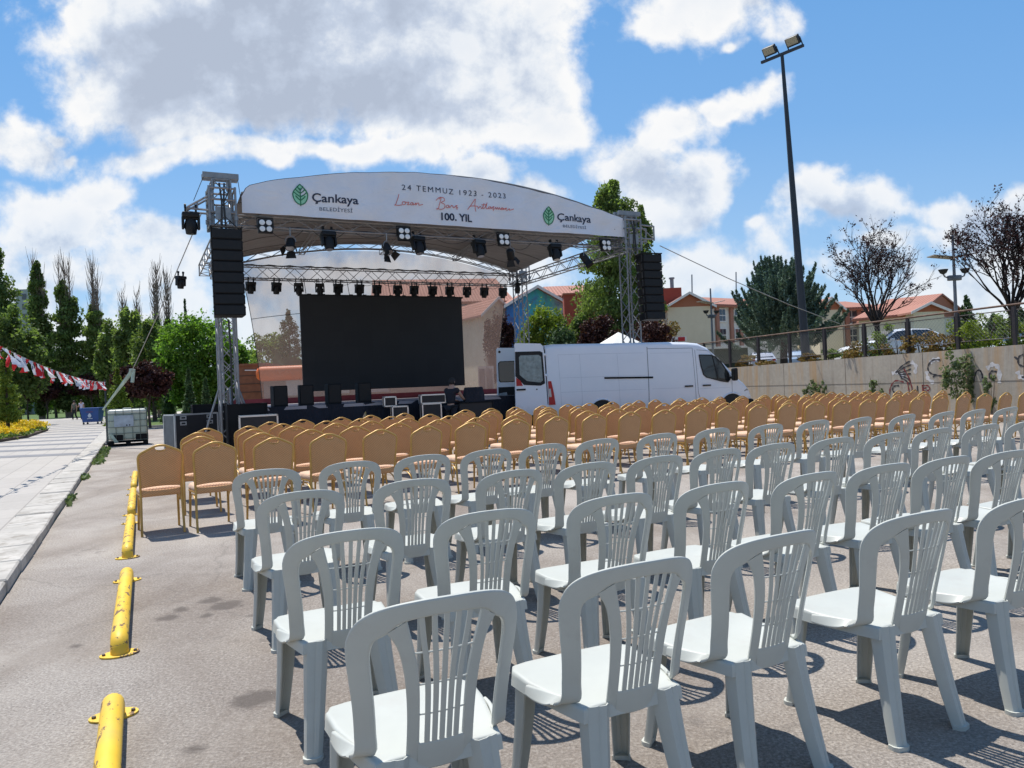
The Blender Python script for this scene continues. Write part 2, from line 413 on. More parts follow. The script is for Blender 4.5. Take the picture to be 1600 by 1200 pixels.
def bsurf(x, z):                                                   # the moulded sheet the back is cut from
    t = max(0., z - .40)
    return Vector((x, -.200 - .25 * t + 2.0 * x * x, z))
def band(mb, outer, inner, th=.011, k=4, caps=True):
    """closed moulded strip between two curves; 2-D points lie on the back sheet, 3-D points are free"""
    def p3(p): return bsurf(*p) if len(p) == 2 else Vector(p)
    O = [p3(p) for p in outer]; I = [p3(p) for p in inner]
    O = [Vector(p) for p in crom([tuple(p) for p in O], k)]; I = [Vector(p) for p in crom([tuple(p) for p in I], k)]
    rings = []; n = len(O)
    for i in range(n):
        a, b = O[i], I[i]; w = b - a
        t = (O[min(i + 1, n - 1)] + I[min(i + 1, n - 1)]) - (O[max(i - 1, 0)] + I[max(i - 1, 0)])
        nn = w.cross(t)
        if nn.length < 1e-9: nn = Vector((0, 1, 0))
        nn.normalize()
        if nn.y > 0: nn = -nn
        ring = []
        wl = max(w.length, 1e-4); e = min(.006 / wl, .3)
        for f, h in ((0, -.28), (e * .4, -.45), (e, -.5), (.5, -.62 if wl > .03 else -.52), (1 - e, -.5), (1 - e * .4, -.45), (1, -.28), (1, .28), (1 - e * .4, .45), (1 - e, .5), (.5, .42), (e, .5), (e * .4, .45), (0, .28)):
            ring.append(a + w * f - nn * (-h * th))
        rings.append(ring)
    mb.loft(rings, caps)

def plastic_chair():
    root = empty('plastic_chair', (0, 0, 0), 0, None, 'chair')
    # --- backrest
    mb = MB()
    o = [(-.196, .44), (-.196, .50), (-.201, .58), (-.210, .66), (-.216, .72), (-.215, .765), (-.200, .808), (-.170, .838), (-.125, .857), (-.065, .868), (0, .871)]
    i = [(-.151, .44), (-.152, .50), (-.157, .58), (-.164, .655), (-.168, .708), (-.166, .743), (-.155, .767), (-.134, .781), (-.102, .811), (-.050, .823), (0, .826)]
    foot_o = [(-.216, .06, .392), (-.215, -.01, .394), (-.210, -.075, .406)]
    foot_i = [(-.210, .06, .424), (-.200, -.01, .433), (-.178, -.095, .437)]
    mo = [(-a, b) for a, b in o[:-1]][::-1]; mi = [(-a, b) for a, b in i[:-1]][::-1]
    fo = [(-a, b, c) for a, b, c in foot_o][::-1]; fi = [(-a, b, c) for a, b, c in foot_i][::-1]
    band(mb, foot_o + o + mo + fo, foot_i + i + mi + fi, .013)
    for s in (-1, 1):
        so_ = [(s * .085, .40), (s * .084, .47), (s * .085, .55), (s * .090, .63), (s * .099, .695), (s * .112, .745), (s * .133, .785)]
        si_ = [(s * .055, .40), (s * .055, .47), (s * .056, .55), (s * .059, .63), (s * .067, .695), (s * .079, .755), (s * .092, .815)]
        band(mb, so_, si_, .012)
    band(mb, [(-.058, .385), (0, .383), (.058, .385)], [(-.058, .462), (0, .462), (.058, .462)], .010)
    hw = [(.455, .055), (.55, .056), (.63, .059), (.695, .067), (.755, .079), (.828, .091)]
    for q in range(1, 6):
        f = q / 3 - 1
        wd = .0068
        band(mb, [(f * h - wd * (1 if z > .6 else .95), z) for z, h in hw], [(f * h + wd, z) for z, h in hw], .007, 3)
    for z, h in ((.545, .056), (.632, .060), (.722, .073)):
        mb.tube([bsurf(x * h / 4, z) + Vector((0, .001, 0)) for x in range(-4, 5)], .0026, 6)
    tmp = mb.build('backrest', M_PL, root, 40)
    # --- seat
    mb = MB()
    def outline(k, inset=0.):
        P = [(-.160, -.204), (-.172, -.14), (-.190, -.04), (-.209, .07), (-.214, .17), (-.195, .213), (-.15, .222), (0, .226), (.15, .222), (.195, .213), (.214, .17), (.209, .07), (.190, -.04), (.172, -.14), (.160, -.204), (.085, -.200), (0, -.200), (-.085, -.200)]
        return P
    P = outline(0)
    P = [p for i_ in range(len(P)) for p in [(P[i_]), tuple((a + b) / 2 for a, b in zip(P[i_], P[(i_ + 1) % len(P)]))]]
    def hgt(x, y, f):
        z = .432 + .012 * max(0, (y - .05) / .17) ** 1.5 if y > .05 else .432
        dish = -.012 * (1 - f * f)
        if y > .17 and f > .9: z -= .006
        return z + dish
    rings = []
    for f, dz in ((0, 0), (.3, 0), (.6, 0), (.82, 0), (.93, 0), (.975, -.001), (.997, -.006)):
        rings.append([(x * f, y * f, hgt(x * f, y * f, f) + dz) for x, y in P])
    for f, zz in ((1.004, .420), (1.012, .392), (1.016, .386), (.995, .386), (.985, .410), (.6, .418), (0, .418)):
        rings.append([(x * f, y * f, zz) for x, y in P])
    mb.loft(rings, False)
    mb.build('seat', M_PL, root, 50)
    # --- legs: open channels that taper and splay
    def leg(top, bot, out, w0, w1, d0, d1):
        m = MB(); out = Vector(out).normalized(); tn = Vector((-out.y, out.x, 0))
        top = Vector(top); bot = Vector(bot); rings = []
        for k in range(9):
            t = k / 8; c = top.lerp(bot, t) + out * (.010 * math.sin(math.pi * t)) * -.6; w_ = w0 + (w1 - w0) * t; d_ = d0 + (d1 - d0) * t
            th = .0035
            prof = [(-w_ / 2, -d_), (-w_ * .43, -d_ * .45), (-w_ * .30, -.002), (-w_ * .05, 0), (w_ * .05, -.0035), (w_ * .12, 0), (w_ * .30, -.002), (w_ * .43, -d_ * .45), (w_ / 2, -d_)]
            inn = [(a * (1 - 2 * th / w_), b - th) for a, b in prof][::-1]
            rings.append([c + tn * a + out * b for a, b in prof + inn])
        m.loft(rings)
        c = bot
        m.loft([[c + tn * (a * w1 * .5 * 1.12) + out * (b * d1 + .004 * (1 if b > -.5 else 0)) + Vector((0, 0, z)) for a, b in ((-1, -1), (-.86, -.3), (-.5, .06), (.5, .06), (.86, -.3), (1, -1))] for z in (0, .007, .016)])
        return m.build('leg', M_PL, root, 42)
    for s in (-1, 1):
        leg((s * .122, -.211, .431), (s * .158, -.285, 0), (s * .28, -1, 0), .090, .062, .046, .032)
        leg((s * .186, .185, .415), (s * .205, .235, 0), (s * .75, 1, 0), .080, .056, .045, .030)
    # curved gussets under the seat front and sides
    for k_ in root.children:
        for v_ in k_.data.vertices: v_.co.x *= 1.12
    return root
proto = plastic_chair(); bpy.context.view_layer.update(); remember(proto)
CH_A = [(-.20, 1.95), (.37, 2.23), (.90, 2.54), (1.54, 2.82), (2.13, 3.06)]
CH_B = [(-.66, 2.92), (-.11, 3.25), (.49, 3.55), (1.05, 3.8), (1.62, 4.03), (2.14, 4.27), (2.63, 4.49), (3.10, 4.67), (3.62, 4.9)]
CH_C = [(-1.18, 4.15), (-.60, 4.47), (0., 4.74), (.51, 4.99), (1.03, 5.24), (1.55, 5.56), (2.05, 5.82), (2.65, 6.11), (3.24, 6.39), (3.83, 6.71), (4.45, 7.0), (5.05, 7.3)]
CH_D = [(-1.81, 5.45), (-1.26, 5.78), (-.73, 6.09), (-.21, 6.37), (.29, 6.68), (.82, 7.01), (1.46, 7.38), (2.12, 7.8), (2.79, 8.1), (3.47, 8.49), (4.12, 8.79), (4.81, 9.1), (5.49, 9.44), (6.08, 9.75), (6.70, 10.05)]
rr = random.Random(11); first = True
ROWN = ['nearest', 'second', 'third', 'farthest']
for ri, row in enumerate((CH_A, CH_B, CH_C, CH_D)):
    for k, (x, y) in enumerate(row):
        o = proto if first else copy_tree(proto)
        first = False
        rz = PHI - .035 + rr.uniform(-.06, .06)
        p = Vector((x, y, 0)) + Vector((-math.sin(rz), math.cos(rz), 0)) * .285
        p.z = gz(p.x); o.location = p; o.rotation_euler = (0, -.010 if p.x > 3 else 0, rz)
        if k == 0: lab = f'grey plastic chair at the left end of the {ROWN[ri]} grey row from the camera'
        elif k == len(row) - 1: lab = f'grey plastic chair at the right edge of the photo in the {ROWN[ri]} grey row'
        else: lab = f'grey plastic slatted chair, {ORD[k + 1]} from the left in the {ROWN[ri]} grey row'
        tag(o, lab, 'chair', 'grey plastic chairs in four rows')

# ------------------------------------------------------------------ golden banquet chairs
def quilt(name, c1, c2):
    b = NB(name); v = b.coord((1, 1, 1))
    sepx = b.n('ShaderNodeSeparateXYZ'); b.l(v, sepx.inputs[0])
    def tri(sig):
        s_ = b.math('ADD', sepx.outputs[0], b.math('MULTIPLY', sepx.outputs[2], sig))
        s_ = b.math('ADD', s_, b.math('MULTIPLY', sepx.outputs[1], .9))
        return b.math('ABSOLUTE', b.math('SINE', b.math('MULTIPLY', s_, 105.)))
    a = b.math('MULTIPLY', tri(1.6), tri(-1.6))
    c = b.ramp(a, [(.03, tuple(x * .55 for x in c1)), (.35, c2)])
    c = b.mix(.25, c, b.ramp(b.noise(5, 5, .6), [(.3, c1), (.7, c2)]))
    b.l(c, b.b.inputs['Base Color']); b.set(.85); b.b.inputs['Specular IOR Level'].default_value = .25
    b.b.inputs['Sheen Weight'].default_value = .25
    b.bump(b.math('ADD', a, b.math('MULTIPLY', b.noise(300, 2), .3)), .45, .004)
    return b.m
M_FAB = quilt('quilted_fabric', (.44, .215, .09), (.66, .365, .175))
M_SEATF = quilt('seat_fabric', (.66, .42, .27), (.76, .52, .36))
M_GOLD = pm('gold_paint', (.50, .30, .08), .42, .25, var=.15, vscale=9, spec=.5)

def banquet_chair():
    root = empty('banquet_chair', (0, 0, 0), 0, None, 'chair')
    def by(z): return -.185 - .02 - .19 * max(0, z - .42) ** 1.15
    # gold frame of the back
    top = [(-.196, .44), (-.200, .56), (-.208, .70), (-.213, .785), (-.209, .825), (-.190, .855), (-.135, .886), (-.070, .917), (-.033, .930), (0, .932)]
    pts = top + [(-a, b) for a, b in top[:-1]][::-1]
    P3 = [Vector((x, by(z), z)) for x, z in crom(pts, 3)]
    m = MB(); m.tube(P3, .0125, 8); m.build('back_frame', M_GOLD, root, 60)
    # padded back with a hand slot under the top rail
    m = MB(); inner = crom([(-.190, .485)] + top[1:], 3); ins = []
    cols = 21; fr = []; bk = []
    def topz(x):
        ax = abs(x); best = None
        for (a, b), (c, d) in zip(inner, inner[1:]):
            if a <= -ax <= c and c > a: best = b + (d - b) * (-ax - a) / (c - a)
        return best if best is not None else .80
    xs = [-.196 + .392 * i / (cols - 1) for i in range(cols)]
    rowsF = []; rowsB = []
    nr = 12
    for j in range(nr + 1):
        rf = []; rb = []
        for x in xs:
            zt = topz(x) - .010
            if abs(x) < .058: zt -= .034 * math.sqrt(max(0, 1 - (x / .058) ** 2)) + .004
            zb = .492 - .012 * (1 - (x / .196) ** 2) * -1
            z = zb + (zt - zb) * j / nr
            wid = .186 + .018 * min(1, max(0, (z - .5) / .25))
            xx = x * wid / .196
            e = min(1, (1 - abs(x) / .196) * 6) * min(1, j / nr * 8, (nr - j) / nr * 8)
            e = math.sqrt(max(0, e))
            rf.append((xx, by(z) - .006 - .010 * e, z)); rb.append((xx, by(z) + .006 + .020 * e, z))
        rowsF.append(rf); rowsB.append(rb)
    m.grid(rowsF); m.grid(rowsB)
    def rim(a, b): m.grid([a, b])
    rim(rowsF[0], rowsB[0]); rim(rowsF[-1], rowsB[-1]); rim([r[0] for r in rowsF], [r[0] for r in rowsB]); rim([r[-1] for r in rowsF], [r[-1] for r in rowsB])
    lo = []
    for zz, e in ((.398, 0), (.404, 1), (.435, 1.15), (.462, 1), (.468, 0)):
        lo.append([(-.190 + .38 * i / 14, by(.44) - .004 - .010 * e * math.sqrt(max(0, 1 - (abs(i - 7) / 7) ** 6)), zz - (0 if zz < .45 else .004 + .010 * (abs(i - 7) / 7) ** 2 * -1)) for i in range(15)])
    m.grid(lo); m.grid([[(x, by(.44) + .012, z) for x, y, z in r] for r in lo]); rim(lo[0], [(x, by(.44) + .012, z) for x, y, z in lo[0]]); rim(lo[-1], [(x, by(.44) + .012, z) for x, y, z in lo[-1]])
    m.build('backrest', M_FAB, root, 70)
    # hand slot trim
    m = MB(); m.tube([Vector((.058 * math.cos(a), by(.895) - .004, .915 - .040 * math.sin(a) - .004)) for a in [math.pi * i / 10 for i in range(11)]], .005, 6)
    m.build('handle', M_GOLD, root, 60)
    # seat cushion
    m = MB(); SP = [(-.190, -.175), (-.205, .0), (-.214, .17), (-.195, .228), (-.10, .248), (0, .252), (.10, .248), (.195, .228), (.214, .17), (.205, 0), (.190, -.175), (0, -.18)]
    SP = [p for i_ in range(len(SP)) for p in (SP[i_], tuple((a + b) / 2 for a, b in zip(SP[i_], SP[(i_ + 1) % len(SP)])))]
    m.loft([[(x * f, y * f, z) for x, y in SP] for f, z in ((.96, .415), (.995, .425), (1.0, .445), (.985, .468), (.93, .482), (.75, .492), (.4, .497), (.02, .498))])
    m.build('seat', M_SEATF, root, 70)
    m = MB(); m.tube([(x * .97, y * .97, .408) for x, y in SP], .011, 6, closed=True); m.build('seat_frame', M_GOLD, root, 60)
    for s in (-1, 1):
        m = MB(); m.tube([(s * .196, by(.44), .45), (s * .197, -.213, .36), (s * .200, -.245, .16), (s * .202, -.285, 0)], [.0125, .0135, .0125, .012], 8); m.build('leg', M_GOLD, root, 60)
        m = MB(); m.tube([(s * .195, .185, .41), (s * .197, .195, .30), (s * .200, .215, .12), (s * .202, .235, 0)], [.0125, .0135, .0125, .012], 8); m.build('leg', M_GOLD, root, 60)
        m = MB(); m.tube([(s * .199, -.235, .20)] + [(s * .198, -.02 - .205 * math.cos(a), .24 + .14 * math.sin(a)) for a in [math.pi * i / 9 for i in range(10)]] + [(s * .199, .205, .20)], .008, 6)
        m.build('brace', M_GOLD, root, 60)
    return root
bproto = banquet_chair(); bpy.context.view_layer.update(); remember(bproto)
E_POS = [(-3.70, 7.80), (-3.17, 7.9), (-2.65, 8.22), (-2.13, 8.55), (-1.62, 9.02), (-1.1, 9.38), (-.57, 9.83), (.03, 10.2), (.60, 10.5), (1.17, 10.8)]
while len(E_POS) < 29:
    k = len(E_POS) - 10
    E_POS.append((1.17 + .552 * (k + 1), 10.8 + .235 * (k + 1)))
def wall_x(y): return 9.1 + (31 - y) * 3.7 / 10.5                  # the retaining wall line
rr = random.Random(5); first = True
BROWS = ['nearest', 'second', 'third', 'fourth', 'farthest']
for ri in range(5):
    base = E_POS if ri == 0 else E_POS[1:]
    seq = []
    for k, (x, y) in enumerate(base):
        if ri: 
            q = Vector((x, y, 0)) + (NX * 1.28 - UX * .02) * ri + UX * ((.0, .02, .12, .26, .20)[ri] + rr.uniform(-.07, .07)) + NX * rr.uniform(-.09, .09)
        else: q = Vector((x, y, 0))
        if ri == 4 and k < 2: continue
        if q.x > wall_x(q.y) - .75: continue
        if ri and q.x > 9.6 + .2 * ri: continue
        if (ri, k) in ((4, 7), (3, 14)): continue
        seq.append(q)
    for k, q in enumerate(seq):
        o = bproto if first else copy_tree(bproto)
        first = False
        rz = PHI + .03 + rr.uniform(-.10, .10)
        q = q + Vector((-math.sin(rz), math.cos(rz), 0)) * .27; q.z = gz(q.x); o.location = q; o.rotation_euler = (0, 0, rz)
        if k == 0: lab = f'golden banquet chair at the left end of the {BROWS[ri]} golden row'
        elif k == len(seq) - 1: lab = f'golden banquet chair at the right end of the {BROWS[ri]} golden row by the wall'
        else: lab = f'golden banquet chair with quilted back, {ORD[k + 1]} from the left in the {BROWS[ri]} golden row'
        tag(o, lab, 'chair', 'golden banquet chairs in rows before the stage')
# one chair standing turned round at the foot of the stage
o = copy_tree(bproto); q = at(551, 655, 17.0); o.location = (q.x, q.y, 0); o.rotation_euler = (0, 0, PHI + 1.4)
tag(o, 'golden banquet chair turned sideways against the black skirt of the stage', 'chair')

# ------------------------------------------------------------------ yellow tube wheel stops
def yellow():
    b = NB('chipped_yellow_paint'); v = b.coord()
    c = b.ramp(b.noise(4, 4, .6, v), [(.3, (.72, .44, .02)), (.7, (.80, .52, .04))])
    chip = b.ramp(b.noise(17, 9, .68, b.coord((1.0, .55, 2.2))), [(.57, (0, 0, 0)), (.59, (1, 1, 1))])
    gm = b.ramp(b.noise(3.1, 7, .7, v), [(.45, (0, 0, 0)), (.75, (.55, .55, .55))])
    c = b.mix(gm, c, (.46, .32, .10))
    c = b.mix(chip, c, (.16, .10, .06))
    b.l(c, b.b.inputs['Base Color']); b.l(b.math('ADD', b.math('MULTIPLY', chip, .3), .55), b.b.inputs['Roughness'])
    b.bump(b.math('MULTIPLY', chip, -1.), .4, .002); return b.m
M_YEL = yellow()
M_BOLT = pm('dark_steel', (.10, .09, .085), .5, .7)
STOP = [((-.92, 1.50), (-1.84, 3.34)), ((-2.24, 4.15), (-3.07, 5.84)), ((-3.51, 6.70), (-4.44, 8.58)), ((-4.75, 9.20), (-5.74, 11.2)), ((-6.08, 11.88), (-7.05, 13.85))]
SL = ['nearest yellow tube wheel stop cut by the bottom edge of the photo', 'second yellow tube wheel stop from the camera, chipped near its front bend', 'third yellow tube wheel stop, beside the lone banquet chair legs',
      'fourth yellow tube wheel stop, just behind the lone left banquet chair', 'farthest yellow tube wheel stop of the line']
for (a, b), lab in zip(STOP, SL):
    a = Vector((*a, 0)); b = Vector((*b, 0)); d = (b - a); ln = d.length; rz = math.atan2(-d.x, d.y)
    root = empty('wheel_stop', a, rz, lab, 'wheel stop', 'yellow wheel stops in a line')
    m = MB(); r = .046; h = .078
    arc = [(0, 0, .002), (0, .004, h - .052), (0, .018, h - .024), (0, .045, h - .007), (0, .08, h)]
    pts = crom(arc, 3) + [(0, ln * f, h) for f in (.2, .4, .6, .8)] + crom([(0, ln - p[1], p[2]) for p in arc[::-1]], 3)
    m.tube(pts, r, 16); m.build('tube', M_YEL, root, 60)
    for y in (0, ln):
        m = MB(); m.lathe((0, y, .001), [(.0, 0), (.10, 0), (.10, .008), (.0, .008)], 24, m=Matrix.Diagonal((1.0, .66, 1)))
        f_ = m.build('flange', M_YEL, root, 40)
        for s in (-1, 1):
            m = MB(); m.cyl((s * .078, y, .012), .010, .012, n=6)
            m.build('bolt', M_BOLT, f_, 30)
# ------------------------------------------------------------------ open-air stage
FL = Vector((-6.35, 18., 0))
def S(s, d, z=0.): return FL + UX * s + NX * d + Vector((0, 0, z))
M_ALU = pm('weathered_aluminium', (.27, .275, .285), .5, .6, var=.15, vscale=8)
M_BLK = pm('black_plastic', (.010, .010, .011), .5, var=.2, vscale=8, spec=.3)
M_BLKM = pm('matt_black_paint', (.010, .010, .011), .75, var=.2, vscale=3, spec=.25)
M_STRAP = pm('black_strap', (.02, .02, .022), .9)
M_LENS = pm('lens_glass', (.35, .36, .38), .12, .2, spec=1)
M_LAMPW = pm('frosted_lamp_face', (.80, .80, .78), .35)
M_CABLE = pm('cable', (.03, .03, .03), .6)
M_WIRE = pm('steel_wire', (.36, .35, .33), .5, .5)

def truss(m, a, b, w, h, r=.024, up=ZV, bay=.5, rb=.011, three=False):
    a = Vector(a); b = Vector(b); t = (b - a); ln = t.length; t.normalize()
    side = t.cross(up).normalized(); upn = side.cross(t).normalized()
    cs = [(-w / 2, -h / 2), (w / 2, -h / 2), (w / 2, h / 2), (-w / 2, h / 2)]
    for x, y in cs: m.tube([a + side * x + upn * y, b + side * x + upn * y], r, 6)
    n = max(1, round(ln / bay))
    for q in range(4):
        p, s_ = cs[q], cs[(q + 1) % 4]
        for k in range(n):
            u0, u1 = ln * k / n, ln * (k + 1) / n
            if k % 2: p, s_ = s_, p
            m.tube([a + t * u0 + side * p[0] + upn * p[1], a + t * u1 + side * s_[0] + upn * s_[1]], rb, 5, False)
            if k % 2: p, s_ = s_, p
        for k in (0, n):
            m.tube([a + t * (ln * k / n) + side * p[0] + upn * p[1], a + t * (ln * k / n) + side * s_[0] + upn * s_[1]], rb * 1.3, 5, False)

stage = empty('open_air_stage', S(5.5, 3.5), PHI, 'large open-air stage with arched white canopy, lettered banner and aluminium truss towers', 'stage')
bpy.context.view_layer.update()
SI = stage.matrix_world.inverted()
def hang(o, par=None):                                             # keep world geometry under a placed parent
    par = par or stage
    o.parent = par; bpy.context.view_layer.update(); o.matrix_parent_inverse = par.matrix_world.inverted(); return o
def sp_(m, name, mat, par=None, smooth=40):
    return hang(m.build(name, mat, None, smooth), par)
W = 11.35
def tower(s, d, top, base=0.):
    m = MB(); truss(m, S(s, d, base + .12), S(s, d, top), .40, .40, .027, UX, .42, .013)
    t = sp_(m, 'tower', M_ALU)
    m = MB(); m.box(S(s, d, .06), (.85, .85, .10), Matrix.Rotation(PHI, 3, 'Z'))
    for a, b in ((1, 0), (-1, 0), (0, 1), (0, -1)):
        q = UX * a + NX * b
        m.tube([S(s, d, .12) + q * .2, S(s, d, .12) + q * .75], .03, 6); m.tube([S(s, d, 1.60) + q * .22, S(s, d, .14) + q * .70], .024, 6)
        m.cyl(S(s, d, .07) + q * .72, .09, .12, n=8)
    sp_(m, 'outrigger', M_ALU, t)
    # sleeve block that carries the roof
    m = MB()
    for zz in (5.45, 5.75, 6.05, 6.32):
        for a, b in ((-.29, -.29), (.29, -.29), (.29, .29), (-.29, .29)):
            c, e = (-b, a), None
            m.tube([S(s + a, d + b, zz), S(s - b, d + a, zz)], .026, 6)
    for a, b in ((-.29, -.29), (.29, -.29), (.29, .29), (-.29, .29)):
        m.tube([S(s + a, d + b, 5.38), S(s + a, d + b, 6.36)], .028, 6)
        m.cyl(S(s + a, d + b, 5.62), .05, .10, n=8)
    m.box(S(s, d - .31, 5.72), (.34, .03, .30), Matrix.Rotation(PHI, 3, 'Z'))
    sp_(m, 'sleeve_block', M_ALU, t)
    # head section with pulley beam
    if d < 1:
        m = MB(); m.box(S(s, d - .12, top + .10), (.80, .10, .13), Matrix.Rotation(PHI, 3, 'Z')); m.box(S(s, d + .12, top + .10), (.80, .10, .13), Matrix.Rotation(PHI, 3, 'Z'))
        for a in (-.17, .17): m.box(S(s + a, d, top - .06), (.06, .3, .26), Matrix.Rotation(PHI, 3, 'Z'))
        sp_(m, 'pulley_head', M_ALU, t)
        m = MB()
        for a in (-.05, .06): m.tube([S(s + a, d - .24, top - .1), S(s + a * .4, d - .33, 6.0), S(s + a * .8, d - .34, 5.35)], .022, 6)
        m.tube([S(s, d - .33, 5.9), S(s + .14, d - .34, 6.25), S(s + .16, d - .3, 6.33)], .014, 6)
        m.tube([S(s - .38, d - .13, top + .05), S(s - .62, d - .2, 6.0)], .008, 5); m.tube([S(s + .38, d - .13, top + .05), S(s + .45, d - .05, 6.1)], .008, 5)
        sp_(m, 'cable', M_CABLE, t)
    return t
towers = [tower(-.45, 0, 6.55), tower(W, 0, 6.45), tower(.36, 7.2, 6.1), tower(W - .05, 7.2, 6.1)]
# arm brackets that push the loudspeaker cable and guy lines out on the left front tower
m = MB()
for b in (-.28, .1):
    m.tube([S(-.66, b, 6.18), S(-1.22, b, 5.82)], .026, 6); m.tube([S(-.66, b, 5.78), S(-1.24, b, 5.80)], .026, 6); m.tube([S(-.70, b, 6.2), S(-.70, b, 5.74)], .026, 6); m.tube([S(-1.0, b, 5.98), S(-1.0, b, 5.79)], .018, 6)
m.tube([S(-1.22, -.28, 5.81), S(-1.22, .1, 5.81)], .024, 6)
sp_(m, 'bracket', M_ALU, towers[0])
m = MB()
for b in (-.2, .2):
    m.tube([S(W + .3, b, 6.2), S(W + .86, b, 6.18)], .026, 6); m.tube([S(W + .3, b, 5.78), S(W + .86, b, 5.78)], .026, 6); m.tube([S(W + .86, b, 6.2), S(W + .86, b, 5.74)], .026, 6)
    m.tube([S(W + .3, b, 6.2), S(W + .86, b, 5.78)], .016, 6)
sp_(m, 'bracket', M_ALU, towers[1])

def t_part(name, a, b, w, h, bay=.45):
    m = MB(); truss(m, a, b, w, h, .022, ZV, bay, .011); return sp_(m, name, M_ALU)
t_part('front_truss', S(-.1, .12, 5.64), S(W - .25, .12, 5.64), .30, .26)
t_part('rear_truss', S(-.1, 7.0, 5.50), S(W - .2, 7.0, 5.50), .42, .42)
t_part('side_truss', S(-.30, .1, 5.58), S(-.30, 7.0, 5.52), .30, .34)
t_part('side_truss', S(W - .08, .1, 5.58), S(W - .08, 7.0, 5.52), .30, .36)
m = MB()
for k in range(3):
    s0 = (k + 1) * W / 4
    truss(m, S(s0, .2, 6.62 + .38 * math.sin(math.pi * s0 / W)), S(s0, 7.1, 5.98 + .4 * math.sin(math.pi * s0 / W)), .16, .16, .016, ZV, .6, .008)
sp_(m, 'roof_purlin', M_ALU)
def arch(s, z0, rise): return z0 + rise * (1 - ((s - W * .495) / (W * .495)) ** 2)
def arch_truss(name, d, z0, rise, h):
    m = MB(); n = 26; T = [];B = []
    for i in range(n + 1):
        s = .15 + (W - .4) * i / n; z = arch(s, z0, rise); T.append((s, z)); B.append((s, z - h))
    for dd in (-.09, .09):
        m.tube([S(s, d + dd, z) for s, z in T], .018, 6); m.tube([S(s, d + dd, z) for s, z in B], .018, 6)
    for i in range(n):
        p, q = (T[i], B[i + 1]) if i % 2 else (B[i], T[i + 1])
        for dd in (-.09, .09): m.tube([S(p[0], d + dd, p[1]), S(q[0], d + dd, q[1])], .009, 5, False)
        m.tube([S(T[i][0], d - .09, T[i][1]), S(T[i + 1][0], d + .09, T[i + 1][1])], .009, 5, False)
    return sp_(m, name, M_ALU)
arch_truss('rear_arch', 7.15, 5.78, .92, .20)
# canopy sheet
def canopy_mat():
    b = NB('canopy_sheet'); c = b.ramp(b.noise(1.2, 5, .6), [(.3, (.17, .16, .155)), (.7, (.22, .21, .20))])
    sx = b.n('ShaderNodeSeparateXYZ'); b.l(b.coord(kind='Generated'), sx.inputs[0])
    b.l(c, b.b.inputs['Base Color']); b.set(.55)
    tr = b.n('ShaderNodeBsdfTranslucent'); tr.inputs[0].default_value = (.25, .22, .20, 1)
    mxs = b.n('ShaderNodeMixShader'); mxs.inputs[0].default_value = .04
    b.l(b.b.outputs[0], mxs.inputs[1]); b.l(tr.outputs[0], mxs.inputs[2]); b.l(mxs.outputs[0], b.out.inputs[0])
    b.bump(b.noise(2.2, 3, .5, b.coord((.4, 2.5, 1))), .5, .08); return b.m
M_CAN = canopy_mat()
rows = []
for j in range(11):
    t = j / 10; d = -.12 + 7.45 * t; r = []
    for i in range(41):
        s = 0. + (W - .22) * i / 40
        zf = arch(s, 6.28, .90); zr = arch(s, 5.84, .90)
        z = zf * (1 - t) + zr * t - .05 * math.sin(math.pi * t) * (1 + .5 * math.sin(i * 1.1))
        r.append(tuple(S(s, d, z)))
    rows.append(r)
m = MB(); m.grid(rows); m.grid([[(x, y, z + .012) for x, y, z in r] for r in rows])
can = sp_(m, 'canopy', M_CAN)
m = MB()                                                           # welded seams and hem of the canopy
for j in (1, 3, 5, 7, 9): m.tube([Vector(p) - Vector((0, 0, .012)) for p in rows[j]], .008, 5)
sp_(m, 'seam', pm('seam_tape', (.10, .09, .085), .6), can)
# dark side hem under the eaves on the right: valance
M_HEM = pm('grey_hem', (.20, .20, .21), .6)
m = MB(); m.tube([Vector(p) for p in rows[0]], .03, 6); sp_(m, 'hem', M_HEM, can)

# power cables looped along the trusses
m = MB(); rc = random.Random(8)
for (d_, z_, n_) in ((.0, 5.50, 9), (6.8, 5.32, 12)):
    for k in range(n_):
        s0 = .6 + (W - 1.6) * k / n_; s1 = s0 + (W - 1.6) / n_ * rc.uniform(.7, 1.1); dr = rc.uniform(.06, .26)
        m.tube([S(s0 + (s1 - s0) * q / 8, d_, z_ - dr * 4 * (q / 8) * (1 - q / 8)) for q in range(9)], .008, 5, False)
m.tube([S(.3 + (W - 1) * q / 60, 6.78, 5.72 + .02 * math.sin(q * 1.7)) for q in range(61)], .018, 5, False)
m.tube([S(.3 + (W - 1) * q / 60, -.03, 5.53 + .015 * math.sin(q * 1.3)) for q in range(61)], .014, 5, False)
sp_(m, 'cable', M_CABLE)
# front banner with lettering
def banner_mat():
    b = NB('banner_cloth'); b.l(b.ramp(b.noise(1.5, 5, .6), [(.3, (.66, .69, .76)), (.7, (.72, .745, .81))]), b.b.inputs['Base Color'])
    b.set(.5)
    w1 = b.noise(1.6, 4, .55, b.coord((1.3, 1, 2.2), rot=.2), dist=.8)
    b.bump(w1, .55, .06); return b.m
M_BAN = banner_mat()
BT = [(0., 6.20), (.06, 6.34), (.15, 6.46), (.60, 6.59), (1.13, 6.72), (2.25, 6.93), (3.3, 7.07), (4.31, 7.15), (5.42, 7.18), (6.4, 7.14), (7.38, 7.06), (8.64, 6.88), (9.5, 6.72), (10.19, 6.57), (10.9, 6.40), (11.12, 6.34)]
def btop(s):
    for (a, b), (c, d) in zip(BT, BT[1:]):
        if a <= s <= c: return b + (d - b) * (s - a) / (c - a)
    return BT[-1][1]
